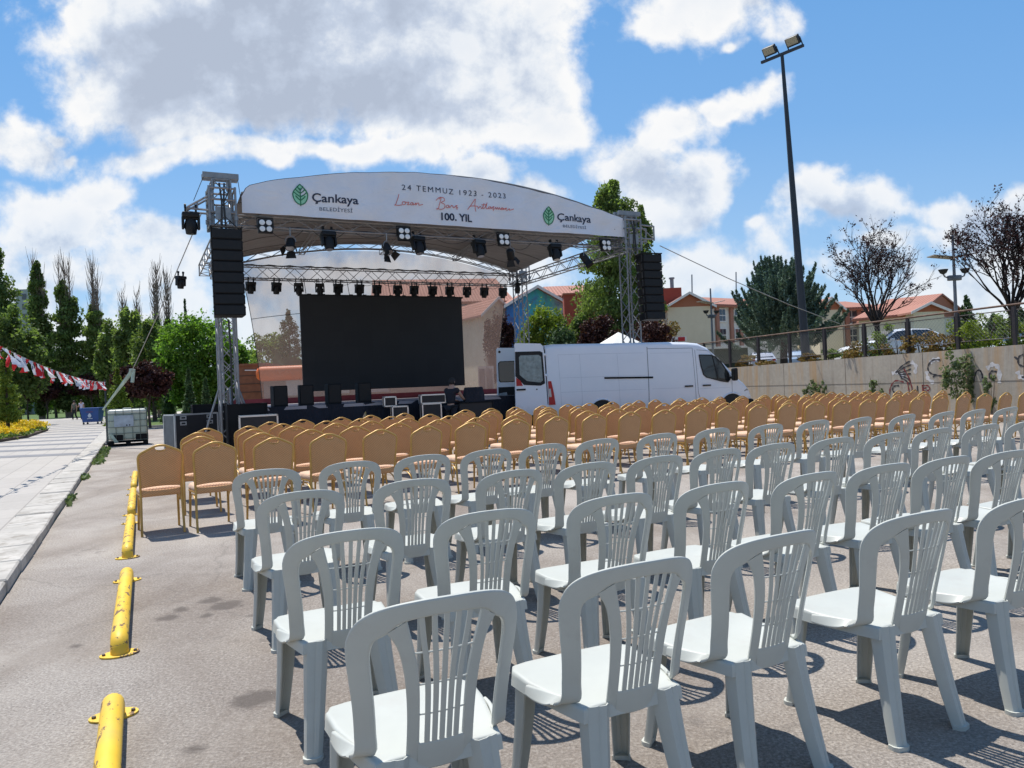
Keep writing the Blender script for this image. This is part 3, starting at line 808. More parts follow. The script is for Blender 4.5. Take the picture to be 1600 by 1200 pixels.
def wr(s, z): return .020 * math.sin(s * 3.1 + z * 2.3) + .016 * math.sin(s * 7.3 - z * 4.1 + 1) + .045 * noise.noise(Vector((s * 1.1 + z * .8, z * 1.6 - s * .5, 3)))
fr = []
for j in range(13):
    t = j / 12; row = []
    for i in range(113):
        s = 11.12 * i / 112; z = 5.80 + (btop(s) - 5.80) * t
        row.append(tuple(S(s, -.20 + wr(s, z), z)))
    fr.append(row)
m = MB(); m.grid(fr); m.grid([[tuple(Vector(p) + NX * .02) for p in r] for r in fr])
def edge(r): m.grid([r, [tuple(Vector(p) + NX * .02) for p in r]])
edge(fr[0]); edge(fr[-1]); edge([r[0] for r in fr]); edge([r[-1] for r in fr])
ban = sp_(m, 'banner', M_BAN, smooth=60)
m = MB(); m.tube([Vector(p) + NX * .01 for p in fr[-1]], .012, 6); sp_(m, 'edge_cord', pm('dark_cord', (.05, .05, .06), .7), ban)
M_NAVY = pm('navy_print', (.012, .020, .055), .5); M_GREY = pm('slate_print', (.10, .13, .19), .5)
M_RED = pm('red_print', (.60, .14, .12), .5); M_GRN = pm('green_print', (.015, .16, .07), .5); M_LGRN = pm('light_green_print', (.28, .62, .42), .5)
def text_mesh(body, size=1., bold=0., shear=0., spacing=1.):
    cu = bpy.data.curves.new('t', 'FONT'); cu.body = body; cu.size = size; cu.offset = bold; cu.shear = shear; cu.space_character = spacing
    cu.resolution_u = 4; cu.extrude = 0.
    ob = bpy.data.objects.new('t', cu); C.objects.link(ob); bpy.context.view_layer.update()
    me = bpy.data.meshes.new_from_object(ob.evaluated_get(bpy.context.evaluated_depsgraph_get()))
    bpy.data.objects.remove(ob); return me
def lettering(body, s0, s1, z0, z1, mat, bold=0., shear=0., spacing=1., lift=.012, name='lettering', par=None):
    me = text_mesh(body, 1., bold, shear, spacing)
    xs = [v.co.x for v in me.vertices]; ys = [v.co.y for v in me.vertices]
    x0, x1, y0, y1 = min(xs), max(xs), min(ys), max(ys)
    for v in me.vertices:
        s = s0 + (v.co.x - x0) / (x1 - x0) * (s1 - s0); z = z0 + (v.co.y - y0) / (y1 - y0) * (z1 - z0)
        v.co = S(s, -.20 + wr(s, z) - lift, z)
    me.materials.clear(); me.materials.append(mat); me.name = name
    o = bpy.data.objects.new(name, me); C.objects.link(o); return hang(o, par or ban)
def strokes(polys, rad, mat, name, par=None, k=5, lift=.014):
    m = MB()
    for p in polys:
        pts = crom(p, k) if len(p) > 2 else p
        n = len(pts); L_, R_ = [], []
        for i, q in enumerate(pts):
            a, b = pts[max(i - 1, 0)], pts[min(i + 1, n - 1)]; dx, dz = b[0] - a[0], b[1] - a[1]; l = math.hypot(dx, dz) or 1
            L_.append(tuple(S(q[0] - dz / l * rad, -.20 + wr(q[0], q[1]) - lift, q[1] + dx / l * rad))); R_.append(tuple(S(q[0] + dz / l * rad, -.20 + wr(q[0], q[1]) - lift, q[1] - dx / l * rad)))
        m.grid([L_, R_])
    return sp_(m, name, mat, par or ban, 0)
lettering('24 TEMMUZ 1923 - 2023', 4.01, 7.06, 6.66, 6.805, M_NAVY, .0, 0, 1.3)
lettering('100. YIL', 5.09, 6.0, 5.93, 6.14, M_NAVY, .03)
for (s0, s1, za, zb, b0, b1, ba, bb) in ((1.66, 2.83, 6.12, 6.40, 1.84, 2.67, 5.985, 6.085), (8.73, 9.89, 6.09, 6.37, 8.89, 9.71, 5.965, 6.055)):
    lettering('Çankaya', s0, s1, za, zb, M_NAVY, .016)
    lettering('BELEDİYESİ', b0, b1, ba - .01, bb + .01, M_GREY, .008, 0, 1.1)
def script_line():
    P = []
    def w(ox, oz, k, lst):
        for st in lst: P.append([(ox + x * k, oz + z * k + .012 * 0) for x, z in st])
    # capital L, then ozan
    w(3.80, 6.25, .10, [[(1.3, 3.0), (1.0, 2.0), (.5, .8), (.2, .1), (-.1, 0), (1.0, -.05), (1.9, .15)],
        [(2.5, 1.0), (2.1, .9), (2.0, .4), (2.4, .2), (2.9, .5), (2.8, .95), (2.5, 1.0), (3.3, .9)],
        [(3.3, .9), (3.9, .95), (3.4, .3), (4.1, .4)], [(5.0, .95), (4.5, .9), (4.3, .45), (4.7, .35), (5.1, .9), (5.1, .4), (5.5, .6)],
        [(5.5, .6), (5.9, 1.0), (5.8, .4), (6.3, .95), (6.7, .9), (6.7, .45), (7.8, .7)]])
    w(5.0, 6.22, .10, [[(.2, 2.6), (.9, 3.0), (.4, 1.4), (.0, .1), (-.6, .0)], [(-.6, 2.2), (.4, 3.1), (1.7, 3.1), (1.9, 2.4), (.9, 1.8), (1.9, 1.4), (1.9, .5), (.9, 0), (-.4, .1)],
        [(3.2, 1.3), (2.6, 1.2), (2.4, .7), (2.9, .6), (3.3, 1.2), (3.3, .7), (3.7, .9), (4.0, 1.35), (4.2, 1.2), (4.4, 1.3)],
        [(4.4, 1.3), (4.5, .7), (4.9, .9), (5.2, 1.3)], [(5.2, 1.3), (5.7, 1.4), (5.3, 1.0), (5.8, .8), (5.3, .6)], [(5.6, .5), (5.5, .2)]])
    w(5.95, 6.27, .10, [[(-.8, .0), (.4, 1.4), (1.6, 3.0), (1.8, 2.9), (1.6, 1.4), (1.8, -.3)], [(-.2, .9), (1.0, 1.2), (2.5, 1.2)],
        [(2.5, 1.2), (2.6, .6), (3.1, 1.2), (3.4, 1.1), (3.5, .6), (3.9, 1.0), (4.4, 2.2), (4.0, 1.0), (4.1, .6), (4.7, 1.2), (5.3, 2.4), (4.9, 1.2), (5.0, .6), (5.4, .8)],
        [(3.6, 1.7), (5.0, 1.8)], [(6.2, 1.3), (5.6, 1.1), (5.5, .7), (5.9, .7), (6.3, 1.2), (6.3, .7), (6.8, 1.2), (7.2, 1.3), (6.8, .9), (7.1, .6), (6.7, .5)], [(7.0, .4), (6.9, .1)],
        [(7.3, .6), (7.7, 1.2), (7.8, .6), (8.3, 1.2), (8.4, .6), (8.9, 1.2), (9.0, .7), (9.4, .9), (10.0, 1.2), (9.5, 1.1), (9.4, .7), (9.8, .7), (10.2, 1.1), (10.2, .7), (10.7, 1.1), (11.2, 1.2), (10.8, .9), (11.2, .6), (11.6, .8), (12.1, 1.1), (12.1, .7), (13.4, 1.1)]])
    return P
strokes(script_line(), .009, M_RED, 'script_lettering')
def leaf(cx, cz, w_, h_):
    body = []
    for i in range(33):
        a = 2 * math.pi * i / 32
        x = math.sin(a) * w_ / 2 * (1 - .0 * math.cos(a)); z = -math.cos(a)
        x *= (1 - max(0, z) ** 1.6 * .75)
        body.append((cx + x, cz + z * h_ / 2))
    m = MB(); c = [tuple(S(a, -.2 + wr(a, b) - .010, b)) for a, b in body]; m.add(c[:-1], [tuple(range(32))])
    sp_(m, 'leaf_emblem', M_LGRN, ban, 0)
    st = [body, [(cx, cz - h_ * .58), (cx, cz + h_ * .32)]]
    for q, ww in ((-.30, .33), (-.12, .42), (.05, .34), (.2, .2)):
        for sgn in (-1, 1): st.append([(cx, cz + q * h_), (cx + sgn * w_ * ww * .5, cz + q * h_ + .09 * h_), (cx + sgn * w_ * ww, cz + q * h_ + .22 * h_)])
    strokes(st, .013, M_GRN, 'leaf_outline', lift=.016)
leaf(1.37, 6.33, .36, .50); leaf(8.44, 6.28, .36, .50)

# deck, skirt
M_DECK = pm('stage_board', (.42, .36, .36), .45, var=.12, vscale=2)
M_MAR = pm('maroon_board', (.16, .022, .035), .7, var=.15)
def skirt_mat():
    b = NB('black_skirt'); b.l(b.ramp(b.noise(2, 4, .6), [(.3, (.010, .011, .018)), (.7, (.022, .023, .034))]), b.b.inputs['Base Color']); b.set(.85)
    b.bump(b.noise(3.5, 4, .55, b.coord((2, 2, .7)), .6), .8, .08); return b.m
M_SKIRT = skirt_mat()
m = MB(); m.box(S(5.7, 4.0, 1.06), (10.8, 6.6, .08), Matrix.Rotation(PHI, 3, 'Z')); sp_(m, 'deck', M_DECK)
m = MB(); m.box(S(5.7, 7.34, 1.19), (10.8, .06, .22), Matrix.Rotation(PHI, 3, 'Z')); sp_(m, 'back_board', M_MAR)
rows = []
for j in range(6):
    r = []
    for i in range(220):
        s = .3 + 10.8 * i / 219; t = j / 5
        r.append(tuple(S(s, .70 - .035 * math.sin(s * 9 + 1.5 * math.sin(s * 2.3)) * (1 - t) - .02 * noise.noise(Vector((s * 2, t * 2, 0))), .01 + 1.1 * t)))
    rows.append(r)
m = MB(); m.grid(rows); sp_(m, 'skirt', M_SKIRT, smooth=60)
# steps and frame legs under the deck's left end
# mesh backdrop
def net_mat():
    b = NB('scaffold_net'); b.l(b.ramp(b.noise(.7, 4, .6), [(.3, (.30, .215, .185)), (.7, (.37, .27, .235))]), b.b.inputs['Base Color']); b.set(.8)
    tr = b.n('ShaderNodeBsdfTransparent'); tl = b.n('ShaderNodeBsdfTranslucent'); tl.inputs[0].default_value = (.36, .25, .21, 1)
    m1 = b.n('ShaderNodeMixShader'); m1.inputs[0].default_value = .35; b.l(b.b.outputs[0], m1.inputs[1]); b.l(tl.outputs[0], m1.inputs[2])
    m2 = b.n('ShaderNodeMixShader'); b.l(m1.outputs[0], m2.inputs[1]); b.l(tr.outputs[0], m2.inputs[2])
    f = b.ramp(b.noise(1.3, 3, .5, b.coord((1, 1, .5))), [(.3, (.42, .42, .42)), (.7, (.56, .56, .56))]); b.l(f, m2.inputs[0])
    b.l(m2.outputs[0], b.out.inputs[0]); return b.m
M_NET = net_mat()
rows = []
for j in range(24):
    t = j / 23; row = []
    sl = .72 + .95 * (1 - t) ** .7 * 1.0 - .25 * (1 - t) ** 2; sr = 11.0 - .85 * (1 - t) ** .6
    for i in range(60):
        s = sl + (sr - sl) * i / 59; zt = arch(s, 5.62, .86)
        row.append(tuple(S(s, 7.42 + .05 * math.sin(s * 2.6 + t * 2) + .06 * noise.noise(Vector((s, t * 3, 1))), .35 + (zt - .35) * t)))
    rows.append(row)
m = MB(); m.grid(rows)
net = m.build('backdrop_net', M_NET, None, 60)
tag(net, 'translucent brownish scaffold net hanging as a backdrop behind the black screen', 'net')
m = MB()
for e in (0, -1): m.tube([Vector(r[e]) for r in rows], .012, 5)
m.tube([Vector(p) for p in rows[15][:22]], .010, 5)
o = m.build('edge_rope', M_CABLE); o.parent = net

# ------------------------------------------------------------------ LED screen
root = empty('led_screen', S(5.5, 6.45, 1.48), PHI, 'large switched-off black LED screen hanging at the back of the stage', 'screen')
bpy.context.view_layer.update()
def led_mat():
    b = NB('led_modules'); v = b.coord((1, 1, 1), 'Object'); br = b.n('ShaderNodeTexBrick')
    mp = b.n('ShaderNodeMapping'); mp.inputs['Rotation'].default_value = (R(90), 0, 0); b.l(v, mp.inputs[0]); b.l(mp.outputs[0], br.inputs['Vector'])
    br.offset = 0; br.inputs['Brick Width'].default_value = .5; br.inputs['Row Height'].default_value = .5; br.inputs['Scale'].default_value = 1; br.inputs['Mortar Size'].default_value = .003
    br.inputs['Color1'].default_value = (.012, .0112, .012, 1); br.inputs['Color2'].default_value = (.0155, .0145, .0155, 1); br.inputs['Mortar'].default_value = (.008, .008, .009, 1)
    b.l(br.outputs['Color'], b.b.inputs['Base Color']); b.set(.6); return b.m
m = MB(); m.box((0, 0, 1.6), (5.85, .09, 3.2)); m.build('panel', led_mat(), root, 0)
m = MB(); m.box((0, 0, 3.23), (5.95, .12, .06))
for a in range(12): m.box((-2.6 + a * .475, 0, 3.26), (.12, .05, .05))
m.build('top_bar', M_BLK, root, 0)
for a in range(12):
    m = MB(); x = -2.7 + a * .49; m.tube([(x, .0, 3.25), (x, .3, 3.86)], .011, 5); m.build('hanging_rod', M_CABLE, root)

# ------------------------------------------------------------------ line arrays
def cabinet_mesh(wd=.66, h=.235, dp=.46):
    m = MB(); hw = wd / 2
    # trapezoid cabinet, wider at the grille (front = -y)
    pts = [(-hw, -dp / 2, -h / 2), (hw, -dp / 2, -h / 2), (hw, -dp / 2, h / 2), (-hw, -dp / 2, h / 2), (-hw * .93, dp / 2, -h * .40), (hw * .93, dp / 2, -h * .40), (hw * .93, dp / 2, h * .40), (-hw * .93, dp / 2, h * .40)]
    m.add(pts, [(0, 1, 2, 3), (5, 4, 7, 6), (1, 5, 6, 2), (4, 0, 3, 7), (3, 2, 6, 7), (0, 4, 5, 1)])
    return m
def line_array(s, d, ztop, lab, lean=0):
    root = empty('line_array_speaker', S(s, d, ztop), PHI + lean, lab, 'loudspeaker', 'line arrays hung beside the stage')
    m = MB()
    for y in (-.2, .2): m.tube([(-.34, y, .03), (.34, y, .03)], .022, 6)
    for x in (-.33, .33): m.tube([(x, -.24, .03), (x, .24, .03)], .022, 6); m.box((x, 0, .0), (.02, .4, .06))
    m.tube([(-.3, 0, .04), (0, 0, .32), (.3, 0, .04)], .012, 6)
    m.build('rigging_frame', M_BLK, root)
    z = -.125
    for k in range(8):
        ang = -.012 * k
        mm = Matrix.Rotation(ang, 4, 'X'); mm.translation = Vector((0, -.004 * k * k * .4, z))
        cab = cabinet_mesh().build('speaker_cabinet', M_BLKM, root, 0); cab.matrix_local = mm
        g_ = MB(); g_.rbox((0, -.236, 0), (.62, .016, .205), .006, None, 1); gg = g_.build('grille', M_BLK, cab, 40)
        for x in (-.336, .336):
            q = MB(); q.box((x, -.17, 0), (.012, .05, .20)); q.cyl((x, -.17, .075), .012, .03, (1, 0, 0), 8); q.build('rigging_plate', M_CABLE, cab, 40)
        z -= .252
    return root
line_array(-.46, -.72, 5.24, 'tall black line array of eight speaker cabinets hung at the left front tower')
line_array(11.78, -.42, 5.22, 'tall black line array hung at the right front tower before the poplar', -.1)
# cable hanging down from the left array
m = MB(); m.tube(crom([tuple(S(-.44, -.45, 3.2)), tuple(S(-.42, -.45, 2.4)), tuple(S(-.43, -.45, 1.3)), tuple(S(-.40, -.55, .5)), tuple(S(-.3, -.7, .02))], 4), .022, 6)
tag(m.build('speaker_cable', M_CABLE, None, 60), 'black cable hanging down from the left line array between the cases', 'cable')

# ------------------------------------------------------------------ stage lights
def moving_head():
    root = empty('moving_head_light', (0, 0, 0), 0, None, 'stage light')
    m = MB()
    for x in (-.09, .09):
        m = MB(); m.box((x, 0, .02), (.03, .05, .12)); m.cyl((x, 0, .09), .04, .035, (1, 0, 0), 10)
        m.build('clamp', M_BLK, root)
    m = MB(); m.rbox((0, 0, -.075), (.30, .22, .10), .02); m.build('base', M_BLK, root)
    m = MB()
    for x in (-.135, .135): m.rbox((x, 0, -.22), (.045, .13, .24), .018)
    m.rbox((0, 0, -.135), (.28, .14, .04), .015); m.build('yoke', M_BLK, root)
    m = MB(); m.lathe((0, 0, -.27), [(.03, .13), (.085, .12), (.108, .05), (.112, -.04), (.098, -.10), (.092, -.15), (.085, -.155)], 18)
    h = m.build('lamp_head', M_BLK, root, 40)
    m = MB(); m.lathe((0, 0, -.27), [(.001, -.150), (.07, -.157), (.078, -.159)], 16); m.build('lens', M_LENS, h, 60)
    return root
mh = moving_head(); bpy.context.view_layer.update(); remember(mh)
rs = [1.1, 1.92, 2.64, 3.35, 3.99, 4.74, 5.37, 6.13, 6.76, 7.48, 8.15, 8.85, 9.57, 10.36]
rr = random.Random(2); first = True
for k, s in enumerate(rs):
    o = mh if first else copy_tree(mh); first = False
    o.location = S(s, 6.82, 5.20); o.rotation_euler = (R(8), 0, PHI + rr.uniform(-.3, .3))
    lab = {0: 'black moving head light at the left end under the rear truss', 13: 'black moving head light at the right end under the rear truss'}.get(k, f'black moving head light, {ORD[k + 1]} from the left under the rear truss')
    tag(o, lab, 'stage light', 'moving head lights under the rear truss')
for k, s in enumerate([2.07, 4.47, 6.26, 8.72]):
    o = copy_tree(mh); o.location = S(s, .05, 5.50); o.rotation_euler = (R(-14), 0, PHI + rr.uniform(-.2, .2)); o.scale = (1.22, 1.22, 1.15)
    tag(o, f'large black moving head light, {ORD[k + 1]} from the left under the front truss', 'stage light', 'moving head lights under the front truss')
for k, (s, d, z, lab) in enumerate([(-1.15, -.25, 5.74, 'black moving head light hanging from the bracket on the left front tower'), (-1.0, 7.0, 5.35, 'black light hanging at the far rear-left corner beside the line array'), (10.95, 6.7, 5.38, 'black light on the rear right corner below the truss')]):
    o = copy_tree(mh); o.location = S(s, d, z); o.rotation_euler = (R(4), 0, PHI + .6 * k); tag(o, lab, 'stage light')
    if k == 0: o.scale = (1.25, 1.25, 1.25)
def blinder():
    root = empty('blinder_light', (0, 0, 0), 0, None, 'stage light')
    m = MB(); m.rbox((0, 0, -.2), (.34, .12, .34), .015)
    for x in (-.19, .19): m.box((x, 0, -.12), (.015, .03, .26))
    m.box((0, 0, .01), (.39, .03, .02)); m.build('housing', M_BLK, root)
    for x in (-.08, .08):
        for z in (-.12, -.28):
            m = MB(); m.lathe((x, -.062, z), [(.068, 0), (.066, .008), (.04, .014), (.001, .016)], 18, m=Matrix.Rotation(R(90), 3, 'X')); m.build('lamp', M_LAMPW, root, 60)
    return root
bl = blinder(); bpy.context.view_layer.update(); remember(bl)
for k, s in enumerate([.52, 4.03, 6.96, 10.41]):
    o = bl if k == 0 else copy_tree(bl); o.location = S(s, -.12, 5.70); o.rotation_euler = (R(-8), 0, PHI)
    tag(o, f'square blinder with four white lamps, {ORD[k + 1]} from the left under the front truss', 'stage light', 'four-lamp blinders under the front truss')
def fresnel():
    root = empty('barn_door_spotlight', (0, 0, 0), 0, None, 'stage light')
    m = MB(); m.cyl((0, 0, -.05), .016, .22); m.tube([(.13 * math.cos(a), 0, -.30 + .15 * math.sin(a)) for a in [math.pi * i / 10 for i in range(11)]], .012, 6); m.build('yoke', M_ALU, root)
    rm = Matrix.Rotation(R(-35), 3, 'X')
    m = MB(); m.lathe((0, 0, -.34), [(.05, .16), (.10, .12), (.11, 0), (.11, -.14), (.12, -.15)], 16, m=rm); b_ = m.build('housing', M_BLK, root, 40)
    m = MB(); m.lathe((0, 0, -.34), [(.001, -.148), (.10, -.152)], 16, m=rm); m.build('lens', M_LENS, b_, 40)
    for k in range(4):
        a = math.pi / 2 * k; m = MB(); q = Matrix.Rotation(a, 3, 'Z')
        m.prism([rm @ (q @ Vector(p)) + Vector((0, 0, -.34)) for p in ((-.09, .12, -.15), (.09, .12, -.15), (.13, .20, -.30), (-.13, .20, -.30))], (0, 0, 0), (0, 0, .006))
        m.build('barn_door', M_BLK, root, 0)
    return root
fz = fresnel(); bpy.context.view_layer.update(); remember(fz)
for k, s in enumerate([1.11, 3.57, 7.19, 9.66]):
    o = fz if k == 0 else copy_tree(fz); o.location = S(s, -.1, 5.46); o.rotation_euler = (0, 0, PHI + (-.4, .5, 2.4, .9)[k])
    tag(o, f'black spotlight with barn doors, {ORD[k + 1]} from the left under the front truss', 'stage light', 'barn door spotlights under the front truss')

# ------------------------------------------------------------------ guy wires
def wire(name, pts, r, lab, mat=M_WIRE, cat='wire'):
    m = MB(); m.tube([Vector(p) for p in pts], r, 6); return tag(m.build(name, mat, None, 60), lab, cat)
a = S(-.9, -.1, 5.75); b = at(205, 582, 22.5)
wire('guy_wire', [a, a.lerp(b, .5) + Vector((0, 0, -.08)), b], .013, 'thin steel guy wire running from the left front tower down to the strap')
M_GSTR = pm('pale_green_strap', (.42, .52, .44), .6, var=.3, vscale=4)
a2 = at(161, 640, 23.4)
m = MB(); m.tube([b + Vector((.0, 0, .12)), b, b.lerp(a2, .5), a2], [.05, .07, .045, .03], 6); m.tube([b + Vector((.08, 0, .1)), b + Vector((.02, 0, -.3))], .05, 6)
tag(m.build('ratchet_strap', M_GSTR, None, 60), 'pale green ratchet strap tying the guy wire down to the water tank', 'strap')
a = at(1031, 384, 23.2); b = at(1312, 506, 29)
wire('guy_wire', [a, a.lerp(b, .33) + Vector((0, 0, -.10)), a.lerp(b, .66) + Vector((0, 0, -.10)), b], .014, 'long thin guy wire running from the right tower over to the railing')
a = S(-.3, 7.2, 5.6); b = at(300, 500, 33)
# ------------------------------------------------------------------ white van with open rear doors
VO = Vector((1.04, 21.7, .04)); VA = R(15)
def white_paint():
    b = NB('white_van_paint'); c = b.ramp(b.noise(1.1, 5, .6), [(.3, (.76, .79, .84)), (.7, (.82, .84, .88))])
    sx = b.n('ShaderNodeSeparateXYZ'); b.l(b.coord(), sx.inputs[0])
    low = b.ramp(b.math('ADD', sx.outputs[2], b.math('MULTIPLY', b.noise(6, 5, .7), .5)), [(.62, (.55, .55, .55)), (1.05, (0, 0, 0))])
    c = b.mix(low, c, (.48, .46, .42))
    b.l(c, b.b.inputs['Base Color']); b.set(.28); b.b.inputs['Coat Weight'].default_value = .5; b.b.inputs['Coat Roughness'].default_value = .08
    b.bump(b.noise(.9, 2, .5), .12, .02); return b.m
M_VAN = white_paint()
M_VIN = pm('van_interior', (.05, .05, .05), .8)
M_GLASS = pm('dark_glass', (.012, .014, .016), .05, 0, spec=1.)
M_GLASSG = pm('dusty_grey_glass', (.20, .25, .25), .25, 0, var=.3, vscale=9, spec=.9)
M_GLASSR = pm('brown_tinted_glass', (.045, .016, .016), .08, 0, spec=1.)
M_RUB = pm('rubber', (.02, .02, .02), .85)
M_REDL = pm('red_lamp_plastic', (.45, .008, .010), .4, spec=.5)
M_GAP = pm('panel_gap', (.13, .14, .16), .8)
M_CHR = pm('silver_edge', (.60, .61, .62), .3, .7)
van = empty('delivery_van', VO, VA, 'long white delivery van parked by the stage with both rear doors open', 'van')
LV = 6.85
def vtop(x):
    P = [(0, 2.50), (.3, 2.53), (4.4, 2.50), (4.95, 2.44), (5.25, 2.30), (5.6, 1.98), (6.0, 1.56), (6.2, 1.36), (6.5, 1.16), (6.72, .98), (6.82, .80), (6.85, .62)]
    for (a, b), (c, d) in zip(P, P[1:]):
        if a <= x <= c: return b + (d - b) * (x - a) / (c - a)
    return P[-1][1]
xs = [0, .02, .3, 1, 2, 3, 4, 4.6, 4.95, 5.1, 5.25, 5.45, 5.6, 5.8, 6.0, 6.1, 6.2, 6.35, 6.5, 6.62, 6.72, 6.79, 6.83, 6.85]
def vring(x, inset=0., closed=True):
    T = vtop(x) - inset; B = .40 + (.0 if x < 6.2 else .0) + inset; hwid = 1.035 - inset
    if x > 5.9: hwid -= (x - 5.9) ** 2 * .30
    if x < .3: hwid -= (.3 - x) * .10
    tum = lambda z: -.075 * max(0, (z - 1.15) / 1.35) ** 1.6 - .05 * max(0, (.75 - z) / .35) * .5
    H = []; zz = []
    rc = .16 if T > 2 else .12
    for f in (0, .12, .3, .5, .7, .85): zz.append(B + (T - rc - B) * f)
    prof = [(hwid + tum(z) - (.02 if i == 0 else 0), z) for i, z in enumerate(zz)]
    hx, hz = hwid + tum(T - rc), T - rc
    for q in (0, 25, 50, 72, 90):
        prof.append((hx - rc * (1 - math.cos(R(q))) , hz + rc * math.sin(R(q)) * .92))
    prof.append((hx * .45, T - rc + rc * .92 + .015 * (1 if T > 2 else 2)))
    side = [(x, -a, b) for a, b in prof]                           # camera side is -y
    far = [(x, a, b) for a, b in prof[::-1]]
    return [Vector((p[0], p[1] + 1.035, p[2])) for p in side + far]
m = MB(); m.loft([vring(x) for x in xs], False)
rg = [vring(x) for x in xs]; n = len(rg[0]); m.add(rg[-1], [tuple(range(n))])
# floor strip and inner lining give the shell its thickness at the open rear
body = m.build('body', M_VAN, van, 32)
m = MB(); m.loft([vring(.0, .001), vring(0., .06)], False); m.build('rear_frame', M_VAN, body, 30)
m = MB(); m.loft([vring(x, .06) for x in (.0, 1, 3, 4.4)], False); rr_ = vring(4.4, .06); m.add(rr_, [tuple(range(len(rr_)))]); m.build('cargo_lining', M_VIN, body, 30)
def vside(x, z, out=.004):                                         # a point just proud of the camera-side skin
    tum = -.075 * max(0, (z - 1.15) / 1.35) ** 1.6 - .05 * max(0, (.75 - z) / .35) * .5
    h = 1.035 + tum
    if x > 5.9: h -= (x - 5.9) ** 2 * .30
    if x < .3: h -= (.3 - x) * .10
    return Vector((x, 1.035 - h - out, z))
def vstroke(m, pts, r):
    m.tube([vside(x, z, .000) for x, z in pts], r, 5)
m = MB()
def seg(a, b, r, n=8): vstroke(m, [(a[0] + (b[0] - a[0]) * i / n, a[1] + (b[1] - a[1]) * i / n) for i in range(n + 1)], r)
seg((3.18, .45), (3.21, 2.36), .010)
for (a, b) in (((4.84, .9), (4.80, 2.22)), ((4.84, .9), (4.98, .45)), ((4.86, 2.22), (5.28, 2.18)), ((5.28, 2.18), (6.02, 1.32)), ((6.02, 1.32), (6.0, .5)), ((3.2, 2.30), (4.72, 2.28)), ((4.72, 2.28), (4.76, .6))): seg(a, b, .006)
m.build('door_seam', M_GAP, body, 60)
m = MB()
for (a, b) in (((.36, 2.2), (1.02, 2.2)), ((1.04, 2.2), (3.1, 2.18)), ((.36, 2.2), (.40, .62)), ((1.03, 2.2), (1.05, .62)), ((2.22, 2.18), (2.24, .62)), ((.38, 1.52), (3.1, 1.50)), ((.38, 1.10), (3.1, 1.08)), ((3.3, 2.16), (4.65, 2.14)), ((3.3, 1.08), (4.7, 1.07)), ((4.9, 1.02), (5.95, 1.02))): seg(a, b, .0035, 10)
m.build('pressing_line', pm('soft_crease', (.50, .53, .58), .5), body, 60)
m = MB(); m.prism([vside(x, z, .012) for x, z in ((1.77, 1.44), (3.34, 1.40), (3.34, 1.455), (1.77, 1.495))], (0, -.006, 0), (0, .02, 0)); m.build('sliding_rail', M_BLK, van, 0)
for x in (4.38, 4.99):
    m = MB(); m.rbox(tuple(vside(x + .14, 1.115, .018)), (.28, .035, .045), .012); m.build('handle', M_BLK, van)
def sidepatch(pts, name, mat, out, par=van, th=.008):
    m = MB(); P = [vside(x, z, out) for x, z in pts]; m.prism(P, (0, -th, 0), (0, th, 0)); return m.build(name, mat, par, 0)
wp = [(4.93, 2.06), (5.36, 2.04), (5.48, 1.99), (5.66, 1.82), (5.90, 1.46), (5.93, 1.26), (5.87, 1.19), (5.63, 1.23), (5.13, 1.37), (5.04, 1.45), (4.97, 1.72)]
sw = sidepatch(wp, 'side_window', M_GLASS, .006)
m = MB(); q = [vside(x, z, .016) for x, z in wp]; m.tube(q, .018, 5, closed=True); m.build('window_seal', M_RUB, sw, 60)
m = MB(); m.tube([vside(5.38, 2.03, .016), vside(5.52, 1.30, .016)], .016, 5); m.build('window_bar', M_RUB, sw, 60)
# windscreen on the slope
m = MB(); P = [Vector((x, y, vtop(x) + .004)) for x, y in ((5.22, .22), (5.22, 1.85), (5.98, 1.93), (5.98, .14))]; m.prism(P, (0, 0, 0), (.006, 0, .008)); m.build('windscreen', M_GLASS, van, 0)
m = MB(); m.rbox((6.0, -.20, 1.42), (.14, .20, .40), .05); m.rbox((5.98, -.06, 1.32), (.08, .22, .08), .03); mi = m.build('mirror', M_BLK, van)
m = MB(); m.box((5.925, -.20, 1.43), (.006, .14, .30)); m.build('mirror_glass', M_GLASS, mi)
m = MB(); m.prism([Vector((6.32, .12, 1.10)), Vector((6.66, .20, .92)), Vector((6.74, .26, .80)), Vector((6.50, .14, .86))], (0, -.035, .02), (0, .0, .02)); m.build('headlight', M_LENS, van, 0)
m = MB(); m.rbox((6.72, 1.035, .50), (.30, 1.80, .26), .06); m.build('front_bumper', M_BLKM, van)
m = MB(); m.rbox((-.06, 1.035, .44), (.16, 1.9, .16), .03); m.build('rear_bumper', M_BLKM, van)
m = MB(); m.prism([vside(x, z, .01) for x, z in ((.02, .75), (.21, .75), (.17, 1.1), (.11, 1.44), (.02, 1.44))], (0, -.012, 0), (0, .05, 0)); tl = m.build('tail_light', M_REDL, van, 0)
m = MB(); m.prism([vside(x, z, .024) for x, z in ((.02, .98), (.10, .98), (.08, 1.22), (.02, 1.22))], (0, -.004, 0), (0, .01, 0)); m.build('reversing_lamp', M_LENS, tl, 0)
